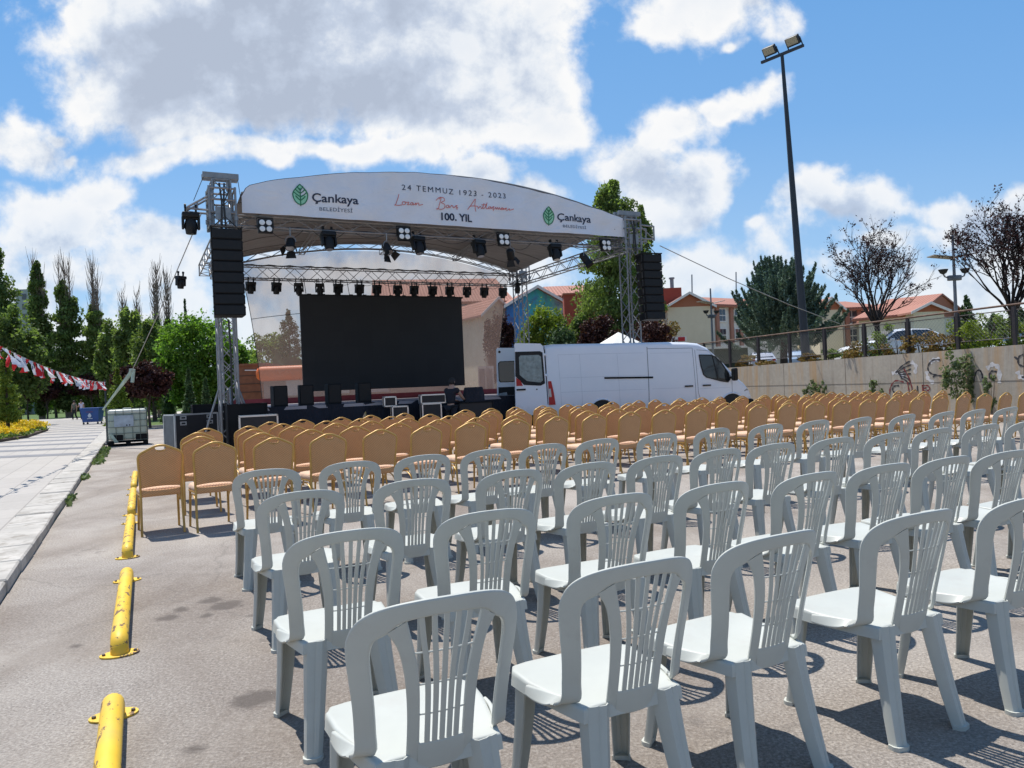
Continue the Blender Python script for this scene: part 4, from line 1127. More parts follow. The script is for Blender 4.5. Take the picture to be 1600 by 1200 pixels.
for x in (1.67, 6.0):
    for y, sg in ((.115, -1), (1.955, 1)):
        m = MB(); m.lathe((x, y, .335), [(.20, -.10), (.31, -.10), (.335, -.08), (.335, .08), (.31, .10), (.20, .10)], 28, m=Matrix.Rotation(R(90), 3, 'X'))
        wh = empty('wheel', (0, 0, 0)); wh.parent = van
        m.build('tyre', M_RUB, wh, 40)
        m = MB(); m.lathe((x, y, .335), [(.03, -.09), (.10, -.075), (.18, -.06), (.20, -.095), (.205, -.09), (.205, .09)], 24, m=Matrix.Rotation(R(90), 3, 'X')); m.build('rim', M_ALU, wh, 40)
    # wheel arch: dark recess and a pressed lip
    m = MB(); m.prism([Vector((x + .43 * math.cos(R(a)), -.012, .37 + .45 * math.sin(R(a)))) for a in range(-4, 185, 12)], (0, 0, 0), (0, .06, 0)); m.build('wheel_arch', M_RUB, van, 0)
    m = MB(); m.tube([Vector((x + .45 * math.cos(R(a)), -.012, .37 + .47 * math.sin(R(a)))) for a in range(-4, 185, 8)], .018, 6); m.build('arch_lip', M_VAN, van, 60)
m = MB(); m.box((3.4, 1.035, .34), (6.0, 1.85, .16)); m.build('underbody', M_RUB, van, 0)
# rear doors, each swung open in line with its side
DP = [(0, .46), (-.02, 1.2), (-.05, 2.30), (-.08, 2.44), (-.15, 2.52), (-.90, 2.55), (-.94, 2.50), (-.98, .52), (-.94, .46)]
def rdoor(y, far=False):
    root = empty('rear_door', (-.03, y, .02), R(2) if not far else R(-16)); root.parent = van
    s = -1
    m = MB(); P = [Vector((x, 0, z)) for x, z in DP]; m.prism(P, (0, 0, 0), (0, .055, 0)); dl = m.build('door_panel', M_VAN, root, 0)
    wn = [(-.10, 1.42), (-.13, 2.16), (-.20, 2.22), (-.80, 2.22), (-.85, 2.16), (-.85, 1.62), (-.62, 1.42), (-.18, 1.36)]
    if far: wn = [(-.14, 1.50), (-.14, 2.06), (-.20, 2.12), (-.84, 2.12), (-.90, 2.06), (-.90, 1.50), (-.84, 1.45), (-.20, 1.45)]
    big = wn if far else [(-.06, 1.36), (-.10, 2.26), (-.18, 2.30), (-.93, 2.30), (-.95, 1.60), (-.70, 1.34), (-.2, 1.30)]
    yo = -.004
    m = MB(); m.prism([Vector((x, yo, z)) for x, z in big], (0, -.006, 0), (0, .002, 0)); fr_ = m.build('window_surround', M_RUB, root, 0)
    cx = sum(p[0] for p in wn) / len(wn); cz = sum(p[1] for p in wn) / len(wn); k_ = .93
    m = MB(); m.prism([Vector((cx + (x - cx) * k_, yo - .007, cz + (z - cz) * k_)) for x, z in wn], (0, -.004, 0), (0, .002, 0)); m.build('window', M_GLASSR if far else M_GLASSG, fr_, 0)
    if not far:
        m = MB(); m.prism([Vector((x, yo, z)) for x, z in ((-.93, 1.56), (-.93, 1.32), (-.74, 1.32), (-.80, 1.46))], (0, -.008, 0), (0, .002, 0)); m.build('reflector', M_REDL, root, 0)
        m = MB(); m.rbox((-.80, -.02, 1.21), (.28, .03, .05), .012); m.build('handle', M_BLK, root)
        m = MB(); m.box((-.26, -.006, .66), (.26, .008, .035)); m.build('badge', M_CHR, root, 0)
        m = MB(); m.cyl((-.32, -.01, 1.20), .02, .02, (0, 1, 0), 12); m.build('lock', M_BLK, root)
        for z in (.7, 1.6, 2.2):
            m = MB(); m.rbox((-.02, .02, z), (.09, .05, .07), .01); m.build('hinge', M_VAN, root)
    else:
        m = MB(); m.prism([Vector((x, yo, z)) for x, z in ((-.10, 1.30), (-.92, 1.30), (-.92, 1.05), (-.7, .92), (-.5, .80), (-.10, .95))], (0, -.006, 0), (0, .002, 0)); m.build('torn_trim', M_RUB, root, 0)
        m = MB(); m.prism([Vector((x, yo - .007, z)) for x, z in ((-.90, 1.10), (-.66, 1.14), (-.60, .86), (-.40, .98), (-.12, .92), (-.12, .62), (-.88, .60))], (0, -.004, 0), (0, .002, 0)); m.build('foam_sheet', pm('grey_foil', (.35, .37, .38), .5, .1, var=.5, vscale=14), root, 0)
        m = MB(); m.cyl((-.84, -.01, 2.42), .04, .02, (0, 1, 0), 12); m.build('stop_button', M_BLK, root)
    return root
rdoor(-.01); rdoor(2.04, True)

# ------------------------------------------------------------------ road cases
M_CASE = pm('black_laminate', (.012, .012, .015), .5, var=.25, vscale=5)
M_CASEG = pm('worn_grey_laminate', (.09, .10, .11), .45, var=.25, vscale=6)
def road_case(loc, rz, w_, d_, h_, lab, edge=M_CHR, wheels=True, face=M_CASE, side=None, latches=True, name='road_case'):
    root = empty(name, loc, rz, lab, 'case'); z0 = .12 if wheels else .0
    m = MB(); m.box((0, 0, z0 + (h_ - z0) / 2), (w_, d_, h_ - z0)); m.build('body', face, root, 0)
    m = MB(); r = .014
    X, Y = w_ / 2, d_ / 2
    for z in (z0, h_):
        for a, b in (((-X, -Y), (X, -Y)), ((X, -Y), (X, Y)), ((X, Y), (-X, Y)), ((-X, Y), (-X, -Y))): m.box(((a[0] + b[0]) / 2, (a[1] + b[1]) / 2, z), (abs(a[0] - b[0]) + .03, abs(a[1] - b[1]) + .03, .032))
    for a in (-X, X):
        for b in (-Y, Y): m.box((a, b, (z0 + h_) / 2), (.034, .034, h_ - z0 - .034))
    m.build('edging', edge, root, 0)
    if side:
        m = MB(); m.box((-X - .006, 0, z0 + (h_ - z0) / 2), (.008, d_ - .05, h_ - z0 - .05)); m.build('side_panel', side, root, 0)
    if latches:
        for x in (-X * .62, X * .62):
            for z in (h_ * .93, h_ * .80):
                m = MB(); m.box((x, -Y - .008, z), (.15, .012, .09)); l_ = m.build('latch', M_CHR, root, 0)
                m = MB(); m.box((x, -Y - .016, z), (.09, .006, .04)); m.build('latch_plate', M_CASE, l_, 0)
    if wheels:
        for x in (-X * .8, X * .8):
            for y in (-Y * .75, Y * .75):
                m = MB(); m.cyl((x, y, .05), .05, .035, (0, 1, 0), 12); m.box((x, y, .10), (.05, .06, .05)); m.build('castor', M_RUB, root)
    return root
p = G(276, 717); RC = .82
def case_at(px, py, Y, **k): 
    return at(px, py, Y)
q = p + Vector((math.cos(RC), math.sin(RC), 0)) * .52 + Vector((-math.sin(RC), math.cos(RC), 0)) * .33
road_case((q.x, q.y, 0), RC, 1.04, .62, 1.03, 'tall black road case with silver edges and latches, leftmost of the cases', side=M_CASEG)
q = at(331, 650, 18.85); road_case((q.x, q.y, 0), PHI, .90, .6, 1.235, 'plain black amplifier rack left of the hanging speaker cable', M_BLKM, face=M_BLKM, latches=False, name='amplifier_rack')
q = at(384, 650, 17.6); road_case((q.x, q.y, 0), PHI, .86, .7, 1.22, 'plain black amplifier rack right of the hanging speaker cable', M_BLKM, face=M_BLKM, latches=False, name='amplifier_rack')
q = at(404, 670, 16.9); road_case((q.x, q.y, 0), PHI - .1, .80, .55, .96, 'low black road case with thin silver edges before the amplifier racks', latches=False)
for (px, Z, w_, h_, z0, lab) in ((609, 19.9, .30, .24, .99, 'small silver-edged case stacked on the case left of the standing man'), (624, 19.8, .40, .97, 0, 'upright silver-edged black case left of the man, under a small case'),
                             (676, 20.3, .66, .22, 1.02, 'flat silver-edged case on top beside the man in black'), (673, 20.2, .50, 1.0, 0, 'upright silver-edged black case just left of the man in black')):
    q = at(px, 640, Z); road_case((q.x, q.y, z0), PHI - .2, w_, .4, h_, lab, wheels=z0 == 0, latches=False)
q = at(741, 640, 20.6); road_case((q.x, q.y, 0), PHI - .25, .92, .6, .98, 'wide black case between the standing man and the van door', M_BLKM, latches=False)
# covered mixing desk on it
root = empty('covered_monitor', (q.x, q.y, 1.0), PHI - .25, 'black monitor speaker under a cloth cover on the case beside the van', 'loudspeaker')
m = MB(); m.loft([[Vector((x * k, y * k, z)) for x, y in ((-.27, -.2), (.27, -.2), (.27, .2), (-.27, .2))] for k, z in ((1, 0), (.98, .2), (.86, .38), (.78, .40))]); m.build('cover', M_SKIRT, root, 30)
# speakers on the front edge of the deck
for k, s in enumerate((.88, 1.56, 2.28, 3.10)):
    q = S(s, 1.05, 1.102); root = empty('stage_speaker', q, PHI + (.1, -.05, .05, 0)[k], f'black box speaker on the front edge of the deck, {ORD[k + 1]} from the left', 'loudspeaker', 'box speakers on the stage edge')
    m = MB(); m.rbox((0, 0, .27), (.36, .34, .54), .012, None, 1); m.build('cabinet', M_BLKM, root)
    m = MB(); m.rbox((0, -.174, .28), (.31, .012, .47), .004, None, 1); m.build('grille', M_BLK, root)

# ------------------------------------------------------------------ people
M_SKIN = pm('skin', (.46, .27, .19), .55); M_HAIR = pm('dark_hair', (.02, .016, .014), .7)
def figure(name, loc, rz, lab, joints, hair=True, shirt=None, trousers=None, sc_=1.):
    """one continuous skinned body; clothes are slightly larger skins over the same joints"""
    J, Edg, rad = joints
    def skin(names, grow, nm, mat, par=None, cut=None):
        idx = {n_: i for i, n_ in enumerate(names)}
        me = bpy.data.meshes.new(nm); me.from_pydata([J[n_] for n_ in names], [(idx[a], idx[b]) for a, b in Edg if a in idx and b in idx], [])
        o = bpy.data.objects.new(nm, me); C.objects.link(o)
        md = o.modifiers.new('s', 'SKIN'); md.use_smooth_shade = True; md.branch_smoothing = .6
        sv = me.skin_vertices[0].data
        for n_ in names: r_ = rad[n_]; r_ = r_ if isinstance(r_, tuple) else (r_, r_); k_ = .72 if (grow == 0 and n_ in ('pelvis', 'waist')) else 1; sv[idx[n_]].radius = (r_[0] * k_ + grow, r_[1] * k_ + grow)
        sv[0].use_root = True
        sb = o.modifiers.new('b', 'SUBSURF'); sb.levels = 2; sb.render_levels = 2
        bpy.context.view_layer.update()
        m2 = bpy.data.meshes.new_from_object(o.evaluated_get(bpy.context.evaluated_depsgraph_get())); bpy.data.objects.remove(o)
        m2.materials.clear(); m2.materials.append(mat); m2.name = nm
        ob = bpy.data.objects.new(nm, m2); C.objects.link(ob)
        if par: ob.parent = par
        return ob
    body = skin(list(J), 0, name, M_SKIN); body.location = loc; body.rotation_euler = (0, 0, rz); body.scale = (sc_,) * 3
    tag(body, lab, 'person')
    if shirt: skin([n_ for n_ in J if n_ in ('pelvis', 'waist', 'chest', 'shoulder_l', 'shoulder_r', 'arm_l', 'arm_r')], .026, 'shirt', shirt, body)
    if trousers: skin([n_ for n_ in J if n_ in ('pelvis', 'hip_l', 'hip_r', 'knee_l', 'knee_r', 'ankle_l', 'ankle_r')], .018, 'trousers', trousers, body)
    m = MB(); h = Vector(J['head'])
    m.lathe(h + Vector((0, -.012, -.04)), [(.02, .145), (.07, .13), (.095, .09), (.102, .04), (.098, 0), (.085, -.03), (.05, -.05)], 14, m=Matrix.Diagonal((.86, 1.05, 1))); hr = m.build('hair', M_HAIR, body, 60)
    m = MB(); m.lathe(h + Vector((0, .092, -.02)), [(.004, .02), (.010, -.01), (.013, -.018), (.003, -.024)], 8); m.build('nose', M_SKIN, body, 60)
    m = MB()
    for x in (-.078, .078): m.lathe(h + Vector((x, .0, -.015)), [(.004, .03), (.014, .015), (.012, -.015), (.004, -.03)], 8)
    m.build('ears', M_SKIN, body, 60)
    for an in ('ankle_l', 'ankle_r'):
        m = MB(); a = Vector(J[an]); m.rbox((a.x, a.y + .05, .04), (.09, .26, .08), .03); m.build('shoe', M_BLK, body)
    # five separate fingers on each hand
    for hd in ('hand_l', 'hand_r'):
        a = Vector(J[hd]); w_ = Vector(J['wrist' + hd[4:]]); d = (a - w_).normalized(); sd_ = d.cross(ZV)
        sd_ = sd_.normalized() if sd_.length > .2 else Vector((0, 1, 0)); dn = d.cross(sd_)
        m = MB()
        for k, ln_ in enumerate((.062, .075, .08, .07)):
            b0 = a + sd_ * (-.027 + .018 * k); m.tube([b0, b0 + d * ln_ * .5 + dn * .006, b0 + d * ln_ * .85 + dn * .025], [.009, .008, .006], 6)
        b0 = a - d * .03 - sd_ * .03; m.tube([b0, b0 - sd_ * .025 + d * .03, b0 - sd_ * .028 + d * .06], [.011, .009, .007], 6)
        m.build('fingers', M_SKIN, body, 60)
    return body
EDG = [('pelvis', 'waist'), ('waist', 'chest'), ('chest', 'neck'), ('neck', 'head'), ('head', 'crown'), ('chest', 'shoulder_l'), ('shoulder_l', 'arm_l'), ('arm_l', 'elbow_l'), ('elbow_l', 'wrist_l'), ('wrist_l', 'hand_l'),
       ('chest', 'shoulder_r'), ('shoulder_r', 'arm_r'), ('arm_r', 'elbow_r'), ('elbow_r', 'wrist_r'), ('wrist_r', 'hand_r'), ('pelvis', 'hip_l'), ('hip_l', 'knee_l'), ('knee_l', 'ankle_l'), ('pelvis', 'hip_r'), ('hip_r', 'knee_r'), ('knee_r', 'ankle_r')]
RAD = dict(pelvis=(.13, .095), waist=(.13, .095), chest=(.16, .11), neck=.055, head=(.078, .095), crown=(.055, .065), shoulder_l=.065, shoulder_r=.065, arm_l=.055, arm_r=.055, elbow_l=.042, elbow_r=.042, wrist_l=.03, wrist_r=.03,
           hand_l=(.035, .02), hand_r=(.035, .02), hip_l=.09, hip_r=.09, knee_l=.06, knee_r=.06, ankle_l=.042, ankle_r=.042)
def pose(**ov):
    J = dict(pelvis=(0, 0, .95), waist=(0, 0, 1.12), chest=(0, 0, 1.34), neck=(0, .01, 1.50), head=(0, .02, 1.62), crown=(0, .015, 1.70),
             shoulder_l=(-.17, 0, 1.40), arm_l=(-.22, 0, 1.28), elbow_l=(-.25, -.01, 1.12), wrist_l=(-.26, .04, .88), hand_l=(-.26, .05, .80),
             shoulder_r=(.17, 0, 1.40), arm_r=(.22, 0, 1.28), elbow_r=(.25, -.01, 1.12), wrist_r=(.26, .04, .88), hand_r=(.26, .05, .80),
             hip_l=(-.09, 0, .88), knee_l=(-.10, .01, .49), ankle_l=(-.11, -.02, .09), hip_r=(.09, 0, .88), knee_r=(.10, .01, .49), ankle_r=(.11, -.02, .09))
    J.update(ov); return J, EDG, RAD
M_BSH = pm('black_cotton', (.018, .018, .024), .9)
q = at(705, 650, 20.15)
figure('person', (q.x, q.y, 0), PHI - 1.0, 'person in a black t-shirt standing before the stage, reaching right to a case',
       pose(chest=(0, .05, 1.33), neck=(0, .08, 1.48), head=(.0, .11, 1.59), crown=(0, .11, 1.66), shoulder_r=(.17, .06, 1.38), arm_r=(.20, .14, 1.27), elbow_r=(.20, .30, 1.13), wrist_r=(.16, .50, 1.05), hand_r=(.15, .58, 1.03),
            shoulder_l=(-.17, .05, 1.38), arm_l=(-.20, .12, 1.26), elbow_l=(-.2, .26, 1.12), wrist_l=(-.14, .46, 1.06), hand_l=(-.12, .54, 1.05)), shirt=M_BSH, trousers=M_BSH, sc_=.99)
q = G(128, 656.5)
figure('person', (q.x, q.y, 0), 2.9, 'person in a pale lilac t-shirt and black trousers walking beside the far bin',
       pose(knee_l=(-.09, .14, .50), ankle_l=(-.09, .12, .09), knee_r=(.09, -.02, .49), ankle_r=(.1, -.2, .10), elbow_r=(.26, .06, 1.12), wrist_r=(.12, .22, 1.16), hand_r=(.05, .25, 1.18)), shirt=pm('lilac_cotton', (.62, .58, .72), .9), trousers=M_BSH)
q = G(117, 657)
figure('person', (q.x, q.y, 0), 2.9, 'person in dark patterned clothes walking at the far left of the plaza',
       pose(knee_r=(.09, .12, .50), ankle_r=(.09, .1, .09), ankle_l=(-.1, -.18, .1)), shirt=pm('olive_cotton', (.12, .13, .10), .9, var=.5, vscale=30), trousers=pm('dark_olive_cotton', (.03, .032, .028), .9), sc_=.97)
# ------------------------------------------------------------------ upper terrace, retaining wall, railing
WA = Vector((9.1, 31., 0)); WD = (Vector((12.8, 20.5, 0)) - WA).normalized(); WN = Vector((WD.y, -WD.x, 0))   # WN points to the yard
if WN.x > 0: WN = -WN
def Wp(t, z=0., out=0.): return WA + WD * t + WN * out + Vector((0, 0, z))
def wtop(t): return 1.76 + .012 * min(max(t, -6), 14)
def concrete():
    b = NB('stained_concrete'); v = b.coord(kind='Object')
    c = b.mix(.5, b.ramp(b.noise(.7, 6, .6, v), [(.3, (.33, .30, .25)), (.7, (.43, .39, .32))]), b.ramp(b.noise(7, 6, .7, v), [(.3, (.29, .26, .22)), (.7, (.47, .42, .35))]))
    st = b.noise(2.6, 5, .6, b.coord((1.2, 1.2, .10)))
    c = b.mix(b.ramp(st, [(.5, (0, 0, 0)), (.66, (.75, .75, .75))]), c, (.42, .26, .12))
    st2 = b.noise(4.2, 5, .65, b.coord((1.4, 1.4, .08)))
    c = b.mix(b.ramp(st2, [(.53, (0, 0, 0)), (.70, (.6, .6, .6))]), c, (.25, .21, .17))
    b.l(c, b.b.inputs['Base Color']); b.set(.88); b.bump(b.noise(22, 5, .65, v), .35, .006); return b.m
M_CONC = concrete()
wall = empty('retaining_wall', Wp(0), 0, 'stained concrete retaining wall with graffiti along the right edge of the yard', 'wall')
m = MB(); t0 = -9.
while t0 < 27:
    t1 = t0 + 3.06; g_ = .012
    P = [Wp(t0 + g_, 0, 0), Wp(t1 - g_, 0, 0), Wp(t1 - g_, 0, -.35), Wp(t0 + g_, 0, -.35)]
    za, zb = wtop(t0), wtop(t1)
    m.add([(p.x, p.y, -.4) for p in P] + [(P[0].x, P[0].y, za), (P[1].x, P[1].y, zb), (P[2].x, P[2].y, zb), (P[3].x, P[3].y, za)], [(0, 1, 2, 3), (4, 5, 6, 7), (0, 1, 5, 4), (1, 2, 6, 5), (2, 3, 7, 6), (3, 0, 4, 7)])
    t0 = t1
o = m.build('wall_panels', M_CONC, None, 0); o.parent = wall; o.matrix_parent_inverse = Matrix.Translation(-Wp(0))
m = MB(); m.add([Wp(-9, -.4, -.1), Wp(27, -.4, -.1), Wp(27, 1.7, -.1), Wp(-9, 1.65, -.1)], [(0, 1, 2, 3)])
o = m.build('joint_filler', pm('joint_grey', (.20, .18, .16), .9), None, 0); o.parent = wall; o.matrix_parent_inverse = Matrix.Translation(-Wp(0))
m = MB(); m.box(Wp(9, .98, -.0) , (.012, 36, .012), Matrix.Rotation(math.atan2(-WD.x, WD.y), 3, 'Z')); o = m.build('cast_line', pm('joint_dark', (.16, .14, .12), .9), None, 0); o.parent = wall; o.matrix_parent_inverse = Matrix.Translation(-Wp(0))
# terrace ground behind
M_SOIL = grassmat('dry_terrace_ground', (.20, .16, .10), (.28, .25, .15))
m = MB(); m.add([Wp(27, 1.66, -.33), Wp(-9, 1.64, -.33), (4.5, 60, 1.64), (-40, 90, 1.5), (300, 300, 1.5), (300, -20, 1.6)], [(0, 1, 2, 3, 4, 5)])
tag(m.build('upper_terrace', M_SOIL, None, 0), kind='structure')
# graffiti: worn strokes on the wall, kept 4 mm proud
def wall_hit(px, py):
    r = ray(px, py); t = (WA - Vector((0, 0, EYE))).dot(WN) / r.dot(WN); P = Vector((0, 0, EYE)) + r * t
    return ((P - WA).dot(WD), P.z)
def graf(polys, wid, mat, name='graffiti', lift=.004):
    m = MB()
    for p in polys:
        q = [wall_hit(*a) for a in p]; pts = crom(q, 5) if len(q) > 2 else q
        n = len(pts); A, B = [], []
        for i, a in enumerate(pts):
            c, d = pts[max(i - 1, 0)], pts[min(i + 1, n - 1)]; dx, dz = d[0] - c[0], d[1] - c[1]; l = math.hypot(dx, dz) or 1
            w_ = wid * (.75 + .35 * math.sin(i * 1.7)) / 2
            A.append(tuple(Wp(a[0] - dz / l * w_, a[1] + dx / l * w_, lift))); B.append(tuple(Wp(a[0] + dz / l * w_, a[1] - dx / l * w_, lift)))
        m.grid([A, B])
    o = m.build(name, mat, None, 0); o.parent = wall; o.matrix_parent_inverse = Matrix.Translation(-Wp(0)); return o
def c2(l): return [(1300 + x * .1875, 460 + y * .1875) for x, y in l]
M_GB = pm('black_spray', (.035, .035, .04), .8, var=.3, vscale=12); M_GR = pm('dark_red_spray', (.17, .03, .03), .8, var=.3, vscale=12); M_GW = pm('pale_spray', (.55, .54, .54), .8, var=.25, vscale=6)
graf([c2(l) for l in ([(500, 660), (540, 650), (600, 690)], [(660, 560), (700, 600), (690, 660)], [(790, 640), (800, 700), (850, 740)], [(820, 570), (850, 545), (900, 540)], [(1290, 620), (1340, 585), (1390, 620), (1395, 740)], [(1545, 640), (1570, 690), (1600, 690)])], .14, M_GW, 'graffiti', .003)
graf([c2(l) for l in ([(530, 655), (580, 600), (650, 555)], [(545, 650), (600, 610), (660, 585)], [(550, 660), (610, 640), (660, 620)], [(560, 670), (610, 665), (660, 660)], [(565, 682), (610, 690), (650, 715)], [(575, 695), (620, 720), (650, 750)],
    [(905, 545), (840, 548), (800, 600), (815, 650), (870, 672), (920, 680)], [(840, 690), (860, 675)], [(1060, 580), (1110, 570), (1130, 600), (1100, 640)], [(1180, 735), (1200, 650), (1230, 632), (1250, 660), (1255, 700)],
    [(1375, 645), (1330, 640), (1310, 680), (1335, 710), (1370, 690)], [(1325, 668), (1332, 664)], [(1600, 500), (1560, 520), (1555, 580), (1600, 600)], [(1580, 688), (1600, 690)], [(1520, 520), (1550, 540)],
    [(560, 760), (520, 765), (505, 800), (540, 828)], [(680, 800), (700, 798)], [(712, 760), (714, 820)])], .055, M_GB, 'graffiti', .006)
graf([c2(l) for l in ([(600, 730), (530, 720), (490, 770), (480, 830)], [(630, 730), (640, 790), (645, 830)], [(645, 700), (665, 770), (668, 830)], [(755, 755), (760, 830)], [(750, 760), (800, 760), (815, 790), (780, 808), (765, 790), (790, 778)], [(600, 620), (640, 690), (655, 740)])], .05, M_GR, 'graffiti', .0085)
# railing
M_RUST = pm('rusty_brown_paint', (.12, .075, .055), .75, .2, var=.35, vscale=5, dirt=(.24, .15, .10))
M_DRAIL = pm('dark_rail_steel', (.035, .03, .032), .6, .3)
rail = empty('railing', Wp(0, 1.76), 0, 'rusty steel railing with wire mesh panels on top of the retaining wall', 'railing')
def rl(m, name, mat, sm=30):
    o = m.build(name, mat, None, sm); o.parent = rail; o.matrix_parent_inverse = Matrix.Translation(-Wp(0, 1.76)); return o
WROT = Matrix.Rotation(math.atan2(-WD.x, WD.y), 3, 'Z')
m = MB(); m.tube([Wp(-6, 2.90, -.17), Wp(2, 2.92, -.17), Wp(12, 2.98, -.17), Wp(26, 3.05, -.17)], .028, 8); rl(m, 'top_rail', M_RUST, 60)
posts = [-5.6, -3.9, -2.1, -.24, 1.61, 3.43, 5.22, 7.01, 8.73, 10.42, 12.09, 13.8, 15.5, 17.2, 19]
for a in posts:
    m = MB(); m.box(Wp(a, (wtop(a) + 2.93) / 2, -.17), (.07, .09, 2.93 - wtop(a)), WROT); rl(m, 'post', M_DRAIL, 0)
M_MESH = pm('galvanised_mesh', (.30, .30, .29), .5, .6)
for a, b in zip(posts, posts[1:]):
    z0, z1 = wtop(a) + .22, 2.84
    m = MB()
    for q in ((a + .09, z0, b - .09, z0), (a + .09, z1, b - .09, z1), (a + .09, z0, a + .09, z1), (b - .09, z0, b - .09, z1)): m.tube([Wp(q[0], q[1], -.17), Wp(q[2], q[3], -.17)], .014, 5)
    f_ = rl(m, 'mesh_frame', M_DRAIL)
    m = MB(); L_ = b - a - .18; k = -1.
    Hh = z1 - z0; st = .12
    u = -Hh
    while u < L_:
        u0, u1 = max(u, 0), min(u + Hh, L_)
        m.tube([Wp(a + .09 + u0, z0 + (u0 - u), -.17), Wp(a + .09 + u1, z0 + (u1 - u), -.17)], .0022, 3, False)
        m.tube([Wp(a + .09 + u0, z1 - (u0 - u), -.17), Wp(a + .09 + u1, z1 - (u1 - u), -.17)], .0022, 3, False)
        u += st
    o = m.build('wire_mesh', M_MESH, None, 0, fix=False); o.parent = f_; o.matrix_parent_inverse = Matrix.Identity(4) if True else None
    o.matrix_parent_inverse = Matrix.Translation(-Wp(0, 1.76)) @ Matrix.Translation(Wp(0, 1.76))

# ------------------------------------------------------------------ floodlight mast and park lamps
M_POLE = pm('dark_grey_pole', (.035, .042, .052), .5, .4)
M_FLG = pm('flood_glass', (.34, .31, .22), .3, spec=.7)
root = empty('floodlight_mast', (11.07, 28.0, 1.65), 0, 'very tall dark floodlight mast rising behind the railing with two floodlights', 'light mast')
m = MB(); T = Vector((-.43, 0, 11.75)); n_ = 10
m.tube([T * (i / n_) for i in range(n_ + 1)], [.165 - .105 * i / n_ for i in range(n_ + 1)], 14); m.cyl((0, 0, .03), .3, .06, n=12); m.box((0, -.165, .9), (.12, .02, .4)); m.build('pole', M_POLE, root, 40)
cd = Vector((.62, -.78, 0)).normalized()
m = MB(); m.box(T, (1.75, .09, .09), Matrix.Rotation(math.atan2(cd.y, cd.x), 3, 'Z')); m.build('crossbar', M_POLE, root, 0)
for s_ in (-.50, .46):
    rm = Matrix.Rotation(math.atan2(cd.y, cd.x), 3, 'Z') @ Matrix.Rotation(R(38), 3, 'X'); c_ = T + cd * s_ + Vector((0, 0, .32))
    m = MB(); m.rbox(c_, (.52, .16, .34), .03, rm); fl = m.build('floodlight', M_POLE, root)
    m = MB(); m.box(c_ + rm @ Vector((0, -.088, .02)), (.43, .012, .25), rm); m.build('glass', M_FLG, fl, 0)
    m = MB()
    for x in (-.28, .28): m.box(c_ + rm @ Vector((x, .02, -.14)), (.02, .06, .40), rm)
    m.build('bracket', M_POLE, fl, 0)
M_GPOLE = pm('galvanised_pole', (.20, .22, .25), .45, .5)
M_WING = pm('tan_reflector', (.36, .33, .28), .6)
def park_lamp(p, h, lab, rz=0):
    root = empty('park_lamp', p, rz, lab, 'street lamp')
    m = MB(); m.tube([(0, 0, 0), (0, 0, h * .55), (0, 0, h)], [.065, .055, .04], 10); m.build('pole', M_GPOLE, root, 40)
    zz = h - .82
    m = MB(); m.prism([Vector(q) for q in ((0, -.24, 0), (.78, -.24, .14), (.78, .24, .14), (0, .24, 0))], (0, 0, zz), (0, 0, zz + .03)); m.build('reflector', M_WING, root, 0)
    m = MB(); m.prism([Vector(q) for q in ((0, -.24, .0), (-.80, -.24, .10), (-.80, .24, .10), (0, .24, .0))], (0, 0, zz), (0, 0, zz + .03)); m.build('reflector', M_WING, root, 0)
    zb = h - 1.5; m = MB(); m.rbox((0, 0, zb), (.44, .16, .18), .02)
    for x in (-1, 1): m.tube([(x * .2, 0, zb), (x * .34, 0, zb + .06), (x * .38, 0, zb + .16)], .025, 6)
    a_ = m.build('ballast_box', M_GPOLE, root)
    for x in (-1, 1): m = MB(); m.lathe((x * .38, 0, zb + .14), [(.03, 0), (.10, .04), (.15, .14), (.16, .17)], 14); m.build('lamp_bowl', M_POLE, root, 40)
    return root
park_lamp((15.55, 26, 1.65), 4.35, 'grey park lamp with wing reflectors and two bowls before the right plum tree')
park_lamp((10.83, 40, 1.65), 4.5, 'grey park lamp with two bowls standing before the cream building', .5)

# ------------------------------------------------------------------ vegetation
def leafmat(name, cols, trans=.3, rough=.6):
    b = NB(name); g_ = b.n('ShaderNodeNewGeometry')
    c = b.ramp(g_.outputs['Random Per Island'], [(0, cols[0]), (1, cols[-1])] + [(i / (len(cols) - 1), cc) for i, cc in enumerate(cols[1:-1], 1)])
    nz = b.ramp(b.noise(.45, 3, .5, b.coord(kind='Object')), [(.3, (.62, .62, .62)), (.7, (1.2, 1.2, 1.2))])
    c = b.mix(1., c, nz, 'MULTIPLY')
    b.l(c, b.b.inputs['Base Color']); b.set(rough); b.b.inputs['Specular IOR Level'].default_value = .3
    tr = b.n('ShaderNodeBsdfTranslucent'); b.l(b.mix(1., c, (1.1, 1.25, .6), 'MULTIPLY'), tr.inputs[0])
    x = b.n('ShaderNodeMixShader'); x.inputs[0].default_value = trans
    b.l(b.b.outputs[0], x.inputs[1]); b.l(tr.outputs[0], x.inputs[2]); b.l(x.outputs[0], b.out.inputs[0]); return b.m
